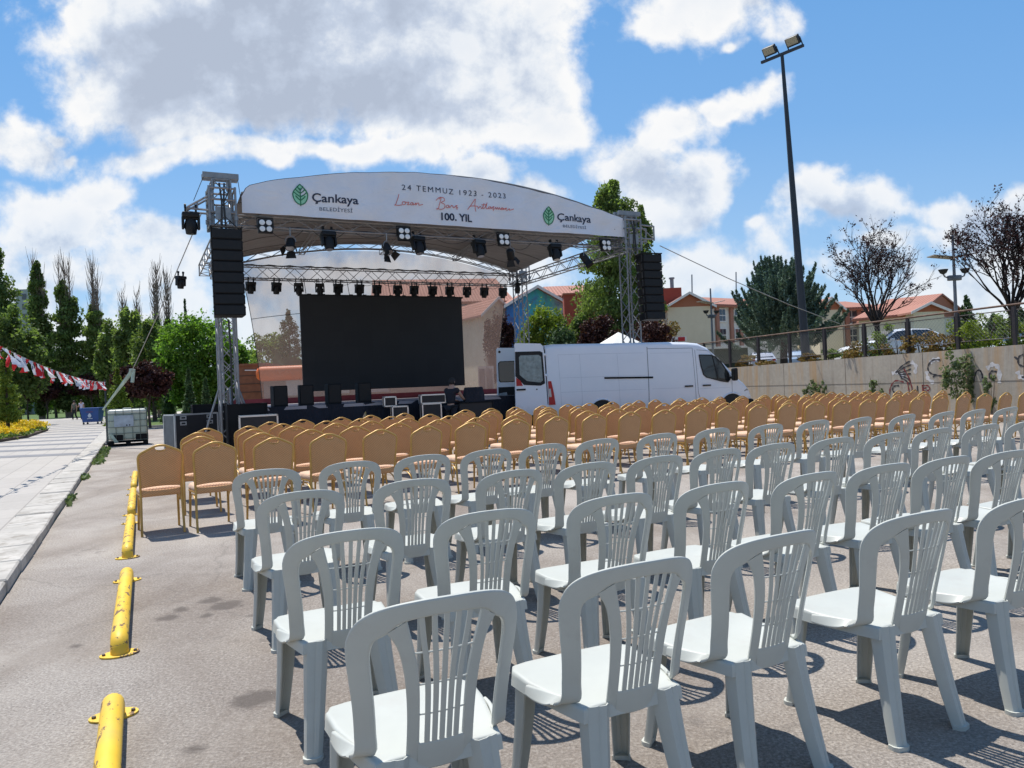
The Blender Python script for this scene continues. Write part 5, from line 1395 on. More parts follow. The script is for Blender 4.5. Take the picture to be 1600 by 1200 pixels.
LM = dict(
    poplar=leafmat('poplar_leaves', [(.085, .125, .035), (.14, .195, .06), (.215, .28, .10)], .5),
    bright=leafmat('bright_leaves', [(.085, .165, .02), (.15, .27, .04), (.24, .40, .08)], .5),
    mid=leafmat('mid_green_leaves', [(.11, .155, .04), (.175, .235, .07), (.26, .33, .12)], .5),
    yellow=leafmat('yellow_green_leaves', [(.10, .15, .015), (.20, .27, .03), (.30, .36, .05)], .35),
    copper=leafmat('copper_leaves', [(.018, .007, .010), (.035, .011, .014), (.07, .022, .022)], .15),
    plum=leafmat('plum_leaves', [(.032, .011, .013), (.06, .02, .021), (.11, .042, .036)], .25),
    cedar=leafmat('cedar_needles', [(.075, .12, .085), (.12, .185, .14), (.20, .28, .215)], .12),
    spruce=leafmat('spruce_needles', [(.04, .08, .03), (.07, .13, .045), (.12, .19, .07)], .12),
    thuja=leafmat('thuja_leaves', [(.12, .18, .02), (.2, .27, .035), (.3, .38, .06)], .2),
    dry=leafmat('dry_leaves', [(.20, .11, .03), (.32, .19, .06), (.22, .20, .06)], .25),
    weed=leafmat('weed_leaves', [(.09, .13, .05), (.15, .20, .09), (.22, .27, .13)], .3),
    twig=leafmat('bare_twigs', [(.10, .085, .07), (.16, .13, .11)], .0))
M_BARK = pm('bark', (.075, .055, .042), .9, var=.3, vscale=9, bump=.5, bscale=30, bdist=.02)
M_BARKP = pm('pale_bark', (.24, .19, .15), .9, var=.3, vscale=9)
def leaves(m, rnd, c, rad, n, size, shell=.45, stretch=1., asp=.40, axis=None):
    cx, cy, cz = c; rx, ry, rz = rad
    for _ in range(n):
        while True:
            x, y, z = rnd.uniform(-1, 1), rnd.uniform(-1, 1), rnd.uniform(-1, 1); d = x * x + y * y + z * z
            if 1e-4 < d < 1: break
        k = (shell + (1 - shell) * rnd.random()) / math.sqrt(d) if rnd.random() < .75 else 1
        if k * math.sqrt(d) > 1.12: k = 1.12 / math.sqrt(d)
        p = Vector((cx + x * k * rx, cy + y * k * ry, cz + z * k * rz))
        a = Vector((rnd.gauss(0, 1), rnd.gauss(0, 1), rnd.gauss(0, 1) * stretch)).normalized(); a = a if axis is None else (a * .95 + axis).normalized()
        b = a.cross(Vector((rnd.gauss(0, 1), rnd.gauss(0, 1), rnd.gauss(0, 1)))).normalized()
        s_ = size * rnd.uniform(.55, 1.25); a = a * s_ * .62; b = b * s_ * asp
        m.v += [tuple(p - a), tuple(p + b), tuple(p + a), tuple(p - b)]; i = len(m.v) - 4; m.f.append((i, i + 1, i + 2, i + 3))
def clumpy(m, rnd, c, rad, nc, n, size, cr=.34):
    for _ in range(nc):
        while True:
            x, y, z = rnd.uniform(-1, 1), rnd.uniform(-1, 1), rnd.uniform(-1, 1); d = math.sqrt(x * x + y * y + z * z)
            if .25 < d < 1: break
        k = 1 / d * rnd.uniform(.55, .92); s_ = rnd.uniform(.6, 1.2) * cr
        leaves(m, rnd, (c[0] + x * k * rad[0], c[1] + y * k * rad[1], c[2] + z * k * rad[2]), (rad[0] * s_, rad[1] * s_, rad[2] * s_ * .8), n, size)
def branchy(m, rnd, p, d, ln, r, depth, tips, spread=.5, up=.12, nb=(2, 4), shrink=.72):
    k = 4; pts = [Vector(p)]; dd = Vector(d).normalized()
    for i in range(k):
        dd = (dd + Vector((rnd.gauss(0, .12), rnd.gauss(0, .12), rnd.gauss(0, .08) + up * .4))).normalized(); pts.append(pts[-1] + dd * ln / k)
    m.tube(pts, [r * (1 - .45 * i / k) for i in range(k + 1)], 6 if r > .03 else 4, False)
    tips.append((pts[-1], dd)); tips.append((pts[2], dd))
    if depth <= 0: return
    for q in range(rnd.randint(*nb)):
        j = rnd.choice((2, 3, 4, 4)); v = (dd + Vector((rnd.gauss(0, spread), rnd.gauss(0, spread), rnd.gauss(0, spread * .6) + up))).normalized()
        branchy(m, rnd, pts[j], v, ln * shrink * rnd.uniform(.75, 1.15), r * .58, depth - 1, tips, spread, up, nb, shrink)
def tree_root(name, base, lab, cat='tree', group=None): return empty(name, base, 0, lab, cat, group)
def simple_tree(base, h, hw, lab, kind='mid', name='leafy_tree', seed=1, z0=.25, size=.3, nc=26, n=120, trunk=M_BARK, group=None, flat=1., depthk=.9):
    rnd = random.Random(seed); root = tree_root(name, base, lab, 'tree', group); m = MB()
    tr = [(0, 0, 0), (rnd.uniform(-.05, .05) * hw, 0, h * .25), (rnd.uniform(-.1, .1) * hw, 0, h * .55), (0, 0, h * .85)]
    m.tube(tr, [max(.06, h * .022), h * .017, h * .010, .02], 8)
    for k in range(7):
        a = rnd.uniform(0, 6.28); zz = h * rnd.uniform(.25, .6); m.tube([(0, 0, zz), (math.cos(a) * hw * .4, math.sin(a) * hw * .4, zz + h * .13), (math.cos(a) * hw * .7, math.sin(a) * hw * .7, zz + h * .2)], [h * .008, h * .005, .012], 5)
    m.build('trunk', trunk, root, 60)
    m = MB(); zc = h * (z0 + 1) / 2; rz_ = h * (1 - z0) / 2
    clumpy(m, rnd, (0, 0, zc), (hw, hw * depthk, rz_), int(nc * 1.5), int(n * 1.7), size * .60, .27); leaves(m, rnd, (0, 0, zc), (hw * .8, hw * .75, rz_ * .85), n * nc // 3, size * .7); leaves(m, rnd, (0, 0, zc), (hw * 1.08, hw, rz_ * 1.06), n * nc // 7, size * .55, .8)
    m.build('crown', LM[kind], root, 0, fix=False); return root
def poplar(base, h, hw, lab, seed=1, bare=0., kind='poplar', size=.34, stems=1, dens=1., group=None, z0=.06):
    rnd = random.Random(seed); root = tree_root('poplar_tree', base, lab, 'tree', group); m = MB()
    for s_ in range(stems + (2 if bare else 0)):
        ox = rnd.uniform(-.3, .3) * hw; hh = h * rnd.uniform(.86, 1.) if s_ else h
        m.tube([(ox * .3, 0, 0), (ox, 0, hh * .4), (ox * 1.3, 0, hh * .75), (ox * 1.2, 0, hh)], [h * .014, h * .010, h * .005, .012], 7)
        nb = int(60 if bare else 14)
        for k in range(nb):                                        # steep side twigs
            zz = hh * rnd.uniform(.35 if not bare else .5, .97); a = rnd.uniform(0, 6.28); l = h * rnd.uniform(.05, .13)
            m.tube([(ox * 1.2, 0, zz), (ox * 1.2 + math.cos(a) * l * .22, math.sin(a) * l * .22, zz + l * .5), (ox * 1.2 + math.cos(a) * l * .30, math.sin(a) * l * .3, zz + l)], [.022, .015, .008], 4, False)
    m.build('trunk', M_BARKP if bare else M_BARK, root, 60)
    m = MB(); top = h * (1 - bare); n = int(20 + h * 1.4)
    for k in range(n):
        t = (k + rnd.random()) / n; z = h * z0 + (top - h * z0) * t
        w_ = hw * (math.sin(math.pi * min(1, (t * .82 + .16))) ** .6) * rnd.uniform(.72, 1.1)
        a = rnd.uniform(0, 6.28); q = w_ * .38
        leaves(m, rnd, (math.cos(a) * q, math.sin(a) * q, z), (w_ * .80, w_ * .80, (top / n) * rnd.uniform(1.2, 2.4)), int(300 * dens), size * .62, .35, 1.6)
        if rnd.random() < .5: leaves(m, rnd, (math.cos(a) * w_ * .9, math.sin(a) * w_ * .9, z), (w_ * .22, w_ * .22, h * .03), 36, size * .55, .1, 1.6)
    m.build('crown', LM[kind], root, 0, fix=False); return root
def conifer(base, h, hw, lab, seed=1, kind='spruce', size=.2, name='conifer_tree', z0=.08, group=None, dens=1.):
    rnd = random.Random(seed); root = tree_root(name, base, lab, 'tree', group); m = MB(); m.tube([(0, 0, 0), (0, 0, h * .98)], [h * .022, .015], 8); m.build('trunk', M_BARK, root, 60)
    m = MB(); lv = int(12 + h * 1.6)
    for k in range(lv):
        t = k / lv; z = h * (z0 + (1 - z0) * t); r_ = hw * (1 - t) ** .85 * rnd.uniform(.8, 1.12)
        nb = 5 + int(5 * (1 - t))
        for q in range(nb):
            a = rnd.uniform(0, 6.28); leaves(m, rnd, (math.cos(a) * r_ * .58, math.sin(a) * r_ * .58, z - r_ * .10), (r_ * .44 * abs(math.cos(a)) + r_ * .14, r_ * .44 * abs(math.sin(a)) + r_ * .14, h / lv * .75), int(44 * dens), size * .75, .2, 1., .22)
    leaves(m, rnd, (0, 0, h * .97), (hw * .05, hw * .05, h * .04), 20, size * .7)
    m.build('crown', LM[kind], root, 0, fix=False); return root
def base_at(px, Y, z=-.03): q = at(px, 600, Y); return Vector((q.x, q.y, z))
def ht(px, py, Y, z=-.03): return at(px, py, Y).z - z
PG = 'poplars across the lawn on the left'
for (px, top, hwp, Y, bare, st, sd_, kd, lab) in (
    (3, 392, 30, 52, 0, 2, 31, 'poplar', 'tall dark green poplar cut by the left edge of the photo'),
    (64, 404, 17, 74, .03, 1, 32, 'poplar', 'slim dark poplar, second from the left edge'),
    (106, 404, 24, 74, .16, 2, 33, 'poplar', 'broad dark poplar with bare twigs at its top, third from the left edge'),
    (151, 406, 23, 74, .30, 3, 34, 'mid', 'olive green poplar with a long bare top beside the broad dark poplar'),
    (195, 450, 7, 70, .42, 1, 35, 'poplar', 'thin far poplar with a bare tip between the leafy trees'),
    (220, 455, 9, 70, .25, 1, 36, 'mid', 'narrow far poplar just left of the bare-topped pair'),
    (248, 412, 19, 62, .37, 2, 37, 'mid', 'poplar with the tallest bare brown top, left of the stage'),
    (266, 424, 15, 64, .34, 1, 38, 'mid', 'poplar with a thin bare top, nearest to the stage')):
    b_ = base_at(px, Y); h = ht(px, top, Y); poplar(b_, h, hwp * 1.22 * Y / FPX, lab, sd_, bare, kd, .34 * Y / 60, st, 1.1, PG)
for (px, top, hwp, Y, kd, z0, sd_, lab) in (
    (28, 478, 44, 50, 'poplar', .15, 41, 'dark rounded tree in front of the leftmost poplars'),
    (175, 500, 24, 70, 'mid', .1, 42, 'mid green tree between the olive poplar and the light trees'),
    (205, 480, 28, 56, 'mid', .12, 43, 'loose light green tree left of the bare-topped poplars'),
    (240, 492, 34, 52, 'mid', .1, 44, 'mid green tree below the tall bare poplar tops'),
    (310, 484, 62, 44, 'bright', .08, 45, 'large bright green tree just left of the stage'),
    (368, 520, 32, 46, 'bright', .08, 46, 'bright green tree seen through the left stage towers'),
    (86, 555, 26, 80, 'bright', .2, 47, 'small light green tree behind the flag bunting'),
    (130, 562, 18, 80, 'yellow', .2, 48, 'small yellow-green tree behind the right end of the bunting')):
    b_ = base_at(px, Y); h = ht(px, top, Y); simple_tree(b_, h, hwp * Y / FPX, lab, kd, 'leafy_tree', sd_, z0, .32 * Y / 50, 30 if hwp < 50 else 52, 120, group='leafy trees on the left lawn')
for (px, top, hwp, Y, sd_, lab) in ((42, 588, 24, 72, 51, 'purple plum tree, first from the left under the poplars'), (72, 590, 20, 72, 52, 'purple plum tree, second from the left under the poplars'), (104, 585, 20, 74, 53, 'purple plum tree above the walking people'), (142, 582, 22, 72, 54, 'purple plum tree above the blue bin'),
    (232, 564, 34, 38, 55, 'large dark red plum tree behind the water tank and strap'), (196, 572, 22, 46, 56, 'dark red plum tree left of the guy wire strap')):
    b_ = base_at(px, Y); h = ht(px, top, Y); simple_tree(b_, h, hwp * Y / FPX, lab, 'plum', 'plum_tree', sd_, .42, .26, 22, 110, group='purple plum trees on the left lawn')
for (px, top, hwp, Y, kd, sd_, lab) in ((295, 576, 15, 38, 'spruce', 61, 'small spruce on the lawn, left one of the pair beside the stage'), (321, 590, 12, 38, 'spruce', 62, 'small spruce on the lawn, right one of the pair beside the stage'), (184, 575, 26, 42, 'thuja', 63, 'yellow-green conifer behind the strap and the blue bin'), (262, 590, 15, 46, 'spruce', 64, 'dark conifer between the plum tree and the small spruces'), (294, 465, 8, 48, 'spruce', 65, 'thin dark conifer tip sticking out above the bright green tree')):
    b_ = base_at(px, Y); h = ht(px, top, Y); conifer(b_, h, hwp * Y / FPX, lab, sd_, kd, .2, group=None)
b_ = base_at(10, 34); conifer(b_, ht(10, 543, 34), 24 * 34 / FPX, 'young yellow-green conifer with a thin trunk in the flower bed at the left edge', 66, 'thuja', .15, 'young_conifer', .22, dens=1.4)
# behind the net
b_ = base_at(455, 50); conifer(b_, ht(455, 484, 50), 2.6, 'tall conifer seen through the backdrop net left of the screen', 67, 'spruce', .25)
b_ = base_at(425, 56); simple_tree(b_, ht(425, 520, 56), 2.6, 'rounded tree seen through the left part of the backdrop net', 'mid', 'leafy_tree', 68, .1, .3)
# right side
poplar(base_at(968, 42, 1.6), ht(968, 290, 42, 1.6), 64 * 42 / FPX, 'tall bright green poplar behind the right stage tower', 71, 0, 'mid', .24, 2, 2.6)
poplar(base_at(1010, 44, 1.6), ht(1012, 332, 44, 1.6), 34 * 44 / FPX, 'green poplar showing right of the right stage tower', 72, 0, 'mid', .24, 1, 2.0)
for (px, top, hwp, Y, kd, z0, sd_, lab) in ((852, 466, 42, 36, 'yellow', .0, 73, 'yellow-green bush before the blue mural'), (905, 484, 34, 38, 'mid', 0, 74, 'green bush left of the tall poplar'), (938, 425, 30, 44, 'mid', .05, 85, 'leafy green tree filling the left flank of the tall poplar'), (783, 480, 24, 38, 'plum', .1, 75, 'purple bush at the right edge of the backdrop net'),
    (940, 490, 40, 37, 'plum', .0, 76, 'purple-brown plum bush below the tall poplar'), (1015, 490, 44, 34, 'plum', 0, 77, 'purple-brown bush below the right line array'), (1040, 500, 34, 38, 'dry', .05, 78, 'brownish tree right of the line array'), (880, 505, 26, 34, 'spruce', 0, 79, 'dark green bush between the yellow-green bush and the poplar')):
    b_ = base_at(px, Y, .8); simple_tree(b_, ht(px, top, Y, .8), hwp * Y / FPX, lab, kd, 'shrub', sd_, z0, .19, 30, 120)
# blue cedar with upswept plumes
def cedar(base, h, hw, lab, seed):
    rnd = random.Random(seed); root = tree_root('cedar_tree', base, lab); m = MB(); m.tube([(0, 0, 0), (.1, 0, h * .5), (0, 0, h * .95)], [.20, .13, .02], 9); m.build('trunk', M_BARK, root, 60)
    m = MB()
    for k in range(190):
        t = rnd.random() ** .8; a = rnd.uniform(0, 6.28); z = h * (.16 + .60 * t); r_ = hw * (1 - .45 * t - .32 * t * t) * rnd.uniform(.35, 1)
        d = Vector((math.cos(a) * (.95 - .55 * t), math.sin(a) * (.95 - .55 * t), .48 + .6 * t)).normalized(); p = Vector((math.cos(a) * r_ * .72, math.sin(a) * r_ * .72, z)); ln_ = h * rnd.uniform(.12, .25)
        for j in range(9):
            f = j / 8; c = p + d * ln_ * f + Vector((0, 0, .25 * f * f)); w_ = ln_ * .25 * (1 - f) ** .7 + .03
            leaves(m, rnd, c, (w_ * .8, w_ * .8, ln_ * .10), 52, .15, .2, 1., .22, d)
    leaves(m, rnd, (0, 0, h * .40), (hw * .55, hw * .55, h * .26), 2400, .18, .3, 1., .22)
    m.build('crown', LM['cedar'], root, 0, fix=False); return root
cedar(base_at(1226, 38, 1.6), ht(1226, 398, 38, 1.6), 112 * 38 / FPX, 'large blue-green cedar with upswept branches before the cream building', 81)
# sparse copper plum trees on the terrace
def sparse_tree(base, h, hw, lab, seed, nl=900, spread=.42):
    rnd = random.Random(seed); root = tree_root('copper_plum_tree', base, lab); m = MB(); tips = []
    th = h * .30; m.tube([(0, 0, 0), (.02, 0, th * .5), (0, 0, th)], [.13, .10, .095], 9)
    for k in range(12):
        a = 6.28 * k / 12 * 2 + rnd.uniform(-.3, .3); el = rnd.uniform(.75, 1.45)
        branchy(m, rnd, (0, 0, th * rnd.uniform(.9, 1.02)), (math.cos(a) * math.cos(el) * hw / h * 2.4, math.sin(a) * math.cos(el) * hw / h * 2.4, math.sin(el)), h * .30 * rnd.uniform(.85, 1.15), .045, 4, tips, .36, .08, (2, 4), .68)
    m.build('trunk', pm('dark_plum_bark', (.018, .014, .014), .9, var=.3), root, 60)
    m = MB(); tips = [t for t in tips if t[0].x < hw * .55 or rnd.random() < .25]
    for _ in range(nl):
        t, d = rnd.choice(tips); leaves(m, rnd, t + Vector((rnd.gauss(0, .07), rnd.gauss(0, .07), rnd.gauss(0, .07))), (.06, .06, .06), 2, .062)
    for t, d in tips[::11]: leaves(m, rnd, t, (.10, .10, .10), 8, .07)
    m.build('crown', LM['copper'], root, 0, fix=False); return root
sparse_tree(base_at(1374, 30, 1.6), ht(1376, 330, 30, 1.6) * .86, 66 * 30 / FPX, 'sparse copper-leaved plum tree with bare right side behind the railing', 83, 1500)
sparse_tree(base_at(1586, 24, 1.6), ht(1570, 296, 24, 1.6) * .88, 76 * 24 / FPX, 'sparse dark red plum tree at the right edge of the photo', 84, 2300)
for (px, top, hwp, Y, sd_, lab) in ((1516, 460, 34, 60, 91, 'far conifer with a pointed tip right of the park lamp'), (1481, 475, 14, 62, 92, 'far small conifer left of the park lamp pole'), (1557, 490, 40, 55, 93, 'dark conifer behind the yellow bushes at the right'), (1600, 480, 36, 50, 94, 'dark conifer cut by the right edge of the photo'), (1313, 458, 9, 95, 95, 'tiny far conifer tip above the red roof')):
    conifer(base_at(px, Y, 1.6), ht(px, top, Y, 1.6), hwp * Y / FPX, lab, sd_, 'spruce', .28)
# shrubs along the top of the wall
rnd = random.Random(6); SH = [(1348, 530, 30, 'dry'), (1378, 500, 26, 'mid'), (1405, 526, 26, 'dry'), (1440, 518, 34, 'dry'), (1478, 516, 30, 'dry'), (1512, 498, 34, 'yellow'), (1545, 486, 36, 'yellow'), (1580, 484, 36, 'mid'), (1608, 500, 30, 'yellow'), (1300, 545, 20, 'mid'), (1268, 550, 18, 'dry'), (1170, 555, 22, 'dry'), (1200, 562, 16, 'dry'), (1330, 540, 20, 'mid')]
DESC = ['low dry orange shrub', 'thin green shrub', 'small dry shrub', 'wide dry orange shrub', 'dry reddish shrub', 'yellow-green shrub', 'tall yellow-green shrub', 'mid green shrub', 'yellow-green shrub', 'low green weed', 'small dry weed', 'dry brown shrub', 'small dry weed', 'low green weed']
WHERE = ['behind the railing below the left copper tree', 'around the trunk of the left copper tree', 'before the white car bonnet', 'before the rear of the white car', 'left of the park lamp pole', 'right of the park lamp pole', 'before the dark conifer at the right', 'at the right copper tree trunk', 'at the right edge of the photo', 'on the wall top right of the floodlight mast', 'at the foot of the floodlight mast', 'on the wall top right of the van', 'below the cedar on the wall top', 'left of the white car on the wall top']
for k, (px, top, hwp, kd) in enumerate(SH):
    r = ray(px, 540); t = (WA - Vector((0, 0, EYE))).dot(WN) / r.dot(WN); Y = t + .7 + .25 * (k % 3); b_ = base_at(px, Y, 1.62)
    h = max(.35, ht(px, top, Y, 1.62)); rn = random.Random(200 + k); root = tree_root('shrub', b_, DESC[k] + ' ' + WHERE[k], 'shrub', 'shrubs on the wall top')
    m = MB()
    for q in range(7): a = rn.uniform(0, 6.28); m.tube([(0, 0, 0), (math.cos(a) * .12, math.sin(a) * .12, h * .5), (math.cos(a) * .3, math.sin(a) * .25, h * .85)], [.012, .009, .004], 4)
    m.build('stem', M_BARK, root, 60)
    m = MB(); clumpy(m, rn, (0, 0, h * .5), (hwp * Y / FPX, .4, h * .5), 16, 70, .07, .36); m.build('foliage', LM[kd], root, 0, fix=False)
# weeds growing up the wall
for k, (px, top, bot, hwp, lab) in enumerate(((1500, 548, 655, 34, 'large pale green leafy plant climbing the wall over the graffiti'), (1548, 585, 650, 14, 'slim leafy weed against the wall near the right edge'), (1368, 586, 645, 11, 'upright leafy weed against the wall left of the graffiti'), (1268, 592, 640, 13, 'thin pale weed against the wall behind the golden chairs'), (1284, 596, 640, 8, 'small pale weed right of the thin weed at the wall'))):
    r = ray(px, 600); t = (WA - Vector((0, 0, EYE))).dot(WN) / r.dot(WN); Y = t - .35; b_ = base_at(px, Y, 0); h = ht(px, top, Y, 0); rn = random.Random(300 + k)
    root = tree_root('wall_weed', b_, lab, 'plant'); m = MB()
    for q in range(9):
        a = rn.uniform(0, 6.28); l = rn.uniform(.3, 1) * hwp * Y / FPX; m.tube([(0, 0, 0), (math.cos(a) * l * .5, math.sin(a) * .08, h * .5), (math.cos(a) * l, math.sin(a) * .12, h * rn.uniform(.7, 1))], [.012, .008, .003], 4)
    m.build('stem', M_BARKP, root, 60)
    m = MB(); clumpy(m, rn, (0, 0, h * .60), (hwp * Y / FPX, .22, h * .42), 14 if k else 34, 26 if k else 42, .075, .28); m.build('foliage', LM['weed'], root, 0, fix=False)
# ------------------------------------------------------------------ buildings
def wallmat(name, a, c):
    b = NB(name); cc = b.mix(.5, b.ramp(b.noise(.25, 6, .6), [(.3, a), (.7, c)]), b.ramp(b.noise(2.2, 6, .7), [(.3, a), (.7, c)])); b.l(cc, b.b.inputs['Base Color']); b.set(.9); b.bump(b.noise(12, 4), .2, .01); return b.m
M_CREAM = wallmat('cream_render', (.62, .55, .40), (.72, .65, .49)); M_PALE = wallmat('pale_render', (.66, .63, .57), (.76, .73, .66)); M_GRN2 = wallmat('pale_green_render', (.60, .60, .46), (.68, .68, .53))
M_PINK = wallmat('pink_render', (.42, .30, .24), (.50, .37, .30)); M_TERR = wallmat('terracotta_render', (.33, .125, .07), (.39, .16, .09)); M_REDB = wallmat('dark_red_render', (.30, .06, .04), (.36, .085, .05))
M_PIL = wallmat('pink_pillar', (.36, .17, .12), (.42, .21, .15))
def tiles():
    b = NB('roof_tiles'); w1 = b.n('ShaderNodeTexWave'); w1.inputs['Scale'].default_value = 1.3; w1.inputs['Distortion'].default_value = 1.2; w1.inputs['Detail'].default_value = 2; b.l(b.coord(), w1.inputs['Vector'])
    c = b.mix(.6, b.ramp(b.noise(.8, 6, .7), [(.3, (.30, .125, .085)), (.7, (.40, .19, .135))]), b.ramp(w1.outputs['Fac'], [(.2, (.25, .10, .07)), (.8, (.42, .20, .145))]))
    b.l(c, b.b.inputs['Base Color']); b.set(.85); b.bump(w1.outputs['Fac'], .5, .06); return b.m
M_TILE = tiles(); M_WHT = pm('white_frame', (.70, .69, .66), .5); M_WGL = pm('window_glass', (.05, .06, .075), .08, spec=1.)
def house(name, A, B, depth, z0, eave, ridge, wall, lab, wins=(), gable='front', ov=.35, gmat=None, rmat=None, pil=()):
    """A, B: front corners; the gable faces the front, or the ridge runs along it"""
    A = Vector((A[0], A[1], 0)); B = Vector((B[0], B[1], 0)); u = (B - A); w_ = u.length; u.normalize(); n = Vector((-u.y, u.x, 0))
    if n.y < 0: n = -n
    root = empty(name, A + Vector((0, 0, z0)), math.atan2(u.y, u.x), lab, 'building'); he, hr = eave - z0, ridge - z0
    fl = 1 if u.cross(n).z > 0 else -1
    m = MB(); m.box((w_ / 2, depth / 2, he / 2), (w_, depth, he)); m.build('wall', wall, root, 0)
    if gable == 'front':
        m = MB(); m.prism([Vector((0, 0, he)), Vector((w_, 0, he)), Vector((w_ / 2, 0, hr))], (0, -.02, 0), (0, depth, 0)); m.build('gable', gmat or M_TERR, root, 0)
        for s_ in (0, 1):
            x0 = -ov if s_ == 0 else w_ + ov; ze = he - ov * (hr - he) / (w_ / 2)
            m = MB(); P = [Vector((x0, -ov, ze)), Vector((w_ / 2, -ov, hr)), Vector((w_ / 2, depth + ov, hr)), Vector((x0, depth + ov, ze))]; m.prism(P, (0, 0, .02), (0, 0, .16)); r_ = m.build('roof', rmat or M_TILE, root, 0)
            m = MB(); m.prism([Vector((x0, -ov - .02, ze + .0)), Vector((w_ / 2, -ov - .02, hr)), Vector((w_ / 2, -ov - .02, hr + .20)), Vector((x0, -ov - .02, ze + .20))], (0, -.04, 0), (0, 0, 0)); m.build('fascia', M_WHT, r_, 0)
    else:
        for s_ in (0, 1):
            y0 = -ov if s_ == 0 else depth + ov; ze = he - ov * (hr - he) / (depth / 2)
            m = MB(); P = [Vector((-ov, y0, ze)), Vector((w_ + ov, y0, ze)), Vector((w_ + ov - .3, depth / 2, hr)), Vector((-ov + .3, depth / 2, hr))]; m.prism(P, (0, 0, .02), (0, 0, .16)); r_ = m.build('roof', rmat or M_TILE, root, 0)
        m = MB(); m.prism([Vector((0, 0, he)), Vector((0, depth, he)), Vector((0, depth / 2, hr - .05))], (.01, 0, 0), (w_ - .01, 0, 0)); m.build('gable', gmat or M_TERR, root, 0)
        m = MB(); m.box((w_ / 2, -ov - .03, he - .10), (w_ + 2 * ov, .08, .14)); m.build('gutter', M_TERR, root, 0)
    for (x, z, ww, hh) in wins:
        m = MB(); m.box((x, -.03, z - z0), (ww + .14, .10, hh + .14)); f_ = m.build('window', M_WHT, root, 0)
        m = MB()
        for a in (-.25, .25):
            for b2 in (-.27, .23): m.box((x + a * ww, -.085, z - z0 + b2 * hh), (ww * .44, .02, hh * (.40 if b2 < 0 else .46)))
        m.build('pane', M_WGL, f_, 0)
    for x in pil:
        m = MB(); m.box((x, -.09, he / 2), (.36, .18, he)); m.build('pilaster', M_PIL, root, 0)
    return root
def X_(px, Y): return at(px, 560, Y).x
def Z_(px, py, Y): return at(px, py, Y).z
Y = 58; A = (X_(1046, Y), Y); B = (X_(1114, Y), Y)
house('school_building', A, B, 16, 1.4, Z_(1080, 479, Y), Z_(1082, 460, Y), M_CREAM, 'cream gabled end of the building behind the van with a terracotta gable', gmat=M_TERR)
Y = 60; A = (X_(1114, Y) + .1, Y); B = (X_(1292, Y), Y + 6)
s_ = (X_(1137, Y) - A[0]); zz1 = Z_(1137, 491, Y); zz2 = Z_(1137, 522, Y)
house('school_building', A, B, 11, 1.4, Z_(1137, 476, Y), Z_(1137, 459, 64), M_PALE, 'long pale building with red tiled roof and tall windows behind the cedar', [(s_, zz1, .75, 1.0), (s_, zz2, .75, 1.0), (s_ + 1.9, zz2, .75, 1.0), (s_ + 3.6, zz2, .75, 1.0), (s_ + 3.6, zz1, .75, 1.0), (s_ + 1.9, zz1, .75, 1.0)], gable='side', pil=(.45, 1.95 + .2, 3.3))
# rooftop stack and masts
root = empty('chimney_block', (X_(1051, 63), 63, Z_(1051, 470, 63) - 2), 0, 'dark red rooftop chimney block with a metal flue, left of the terracotta gable', 'chimney')
m = MB(); m.box((0, 0, 1.5), (1.6, 1.6, 3.0)); m.build('block', M_REDB, root, 0); m = MB(); m.cyl((.2, 0, 3.4), .16, .9); m.cyl((.2, 0, 3.9), .24, .12); m.build('flue', M_ALU, root)
for px, top, bot, Y, lab in ((1081, 429, 462, 59, 'thin roof mast above the terracotta gable'), (1150, 425, 470, 64, 'thin roof mast left of the cedar')):
    m = MB(); q = at(px, bot, Y); m.tube([q - Vector((0, 0, .8)), at(px, top, Y)], .05, 6); tag(m.build('roof_mast', M_GPOLE, None, 60), lab, 'mast')
# second building, right
Y = 62; A = (X_(1282, Y), Y); B = (X_(1319, Y), Y)
house('school_building', A, B, 14, 1.4, Z_(1300, 484, Y), Z_(1284, 468, Y), M_CREAM, 'cream gable end half hidden by the floodlight mast and cedar', gmat=M_TERR)
Y = 63; A = (X_(1319, Y) + .05, Y); B = (X_(1374, Y), Y); ax = A[0]
house('school_building', A, B, 12, 1.4, Z_(1340, 482, Y), Z_(1340, 468, 66), M_PALE, 'pale building with pink pillars and tall windows left of the copper tree', [(X_(1333, Y) - ax, Z_(1333, 495, Y), .85, 1.1), (X_(1354, Y) - ax, Z_(1354, 495, Y), .75, 1.1), (X_(1333, Y) - ax, Z_(1333, 524, Y), .85, 1.1), (X_(1354, Y) - ax, Z_(1354, 524, Y), .75, 1.1)], gable='side', pil=(.3, X_(1344, Y) - ax))
Y = 55; A = (X_(1374, Y), Y + 3); B = (X_(1432, Y), Y)
house('school_building', A, B, 12, 1.4, Z_(1400, 492, Y), Z_(1400, 470, 62), M_GRN2, 'low pale green building with a broad red roof behind the copper tree', gable='side')
Y = 54; A = (X_(1430, Y), Y); B = (X_(1478, Y), Y)
house('school_building', A, B, 10, 1.4, Z_(1450, 487, Y), Z_(1452, 476, Y), M_GRN2, 'small pale green gabled building left of the far park lamp', gmat=M_TERR)
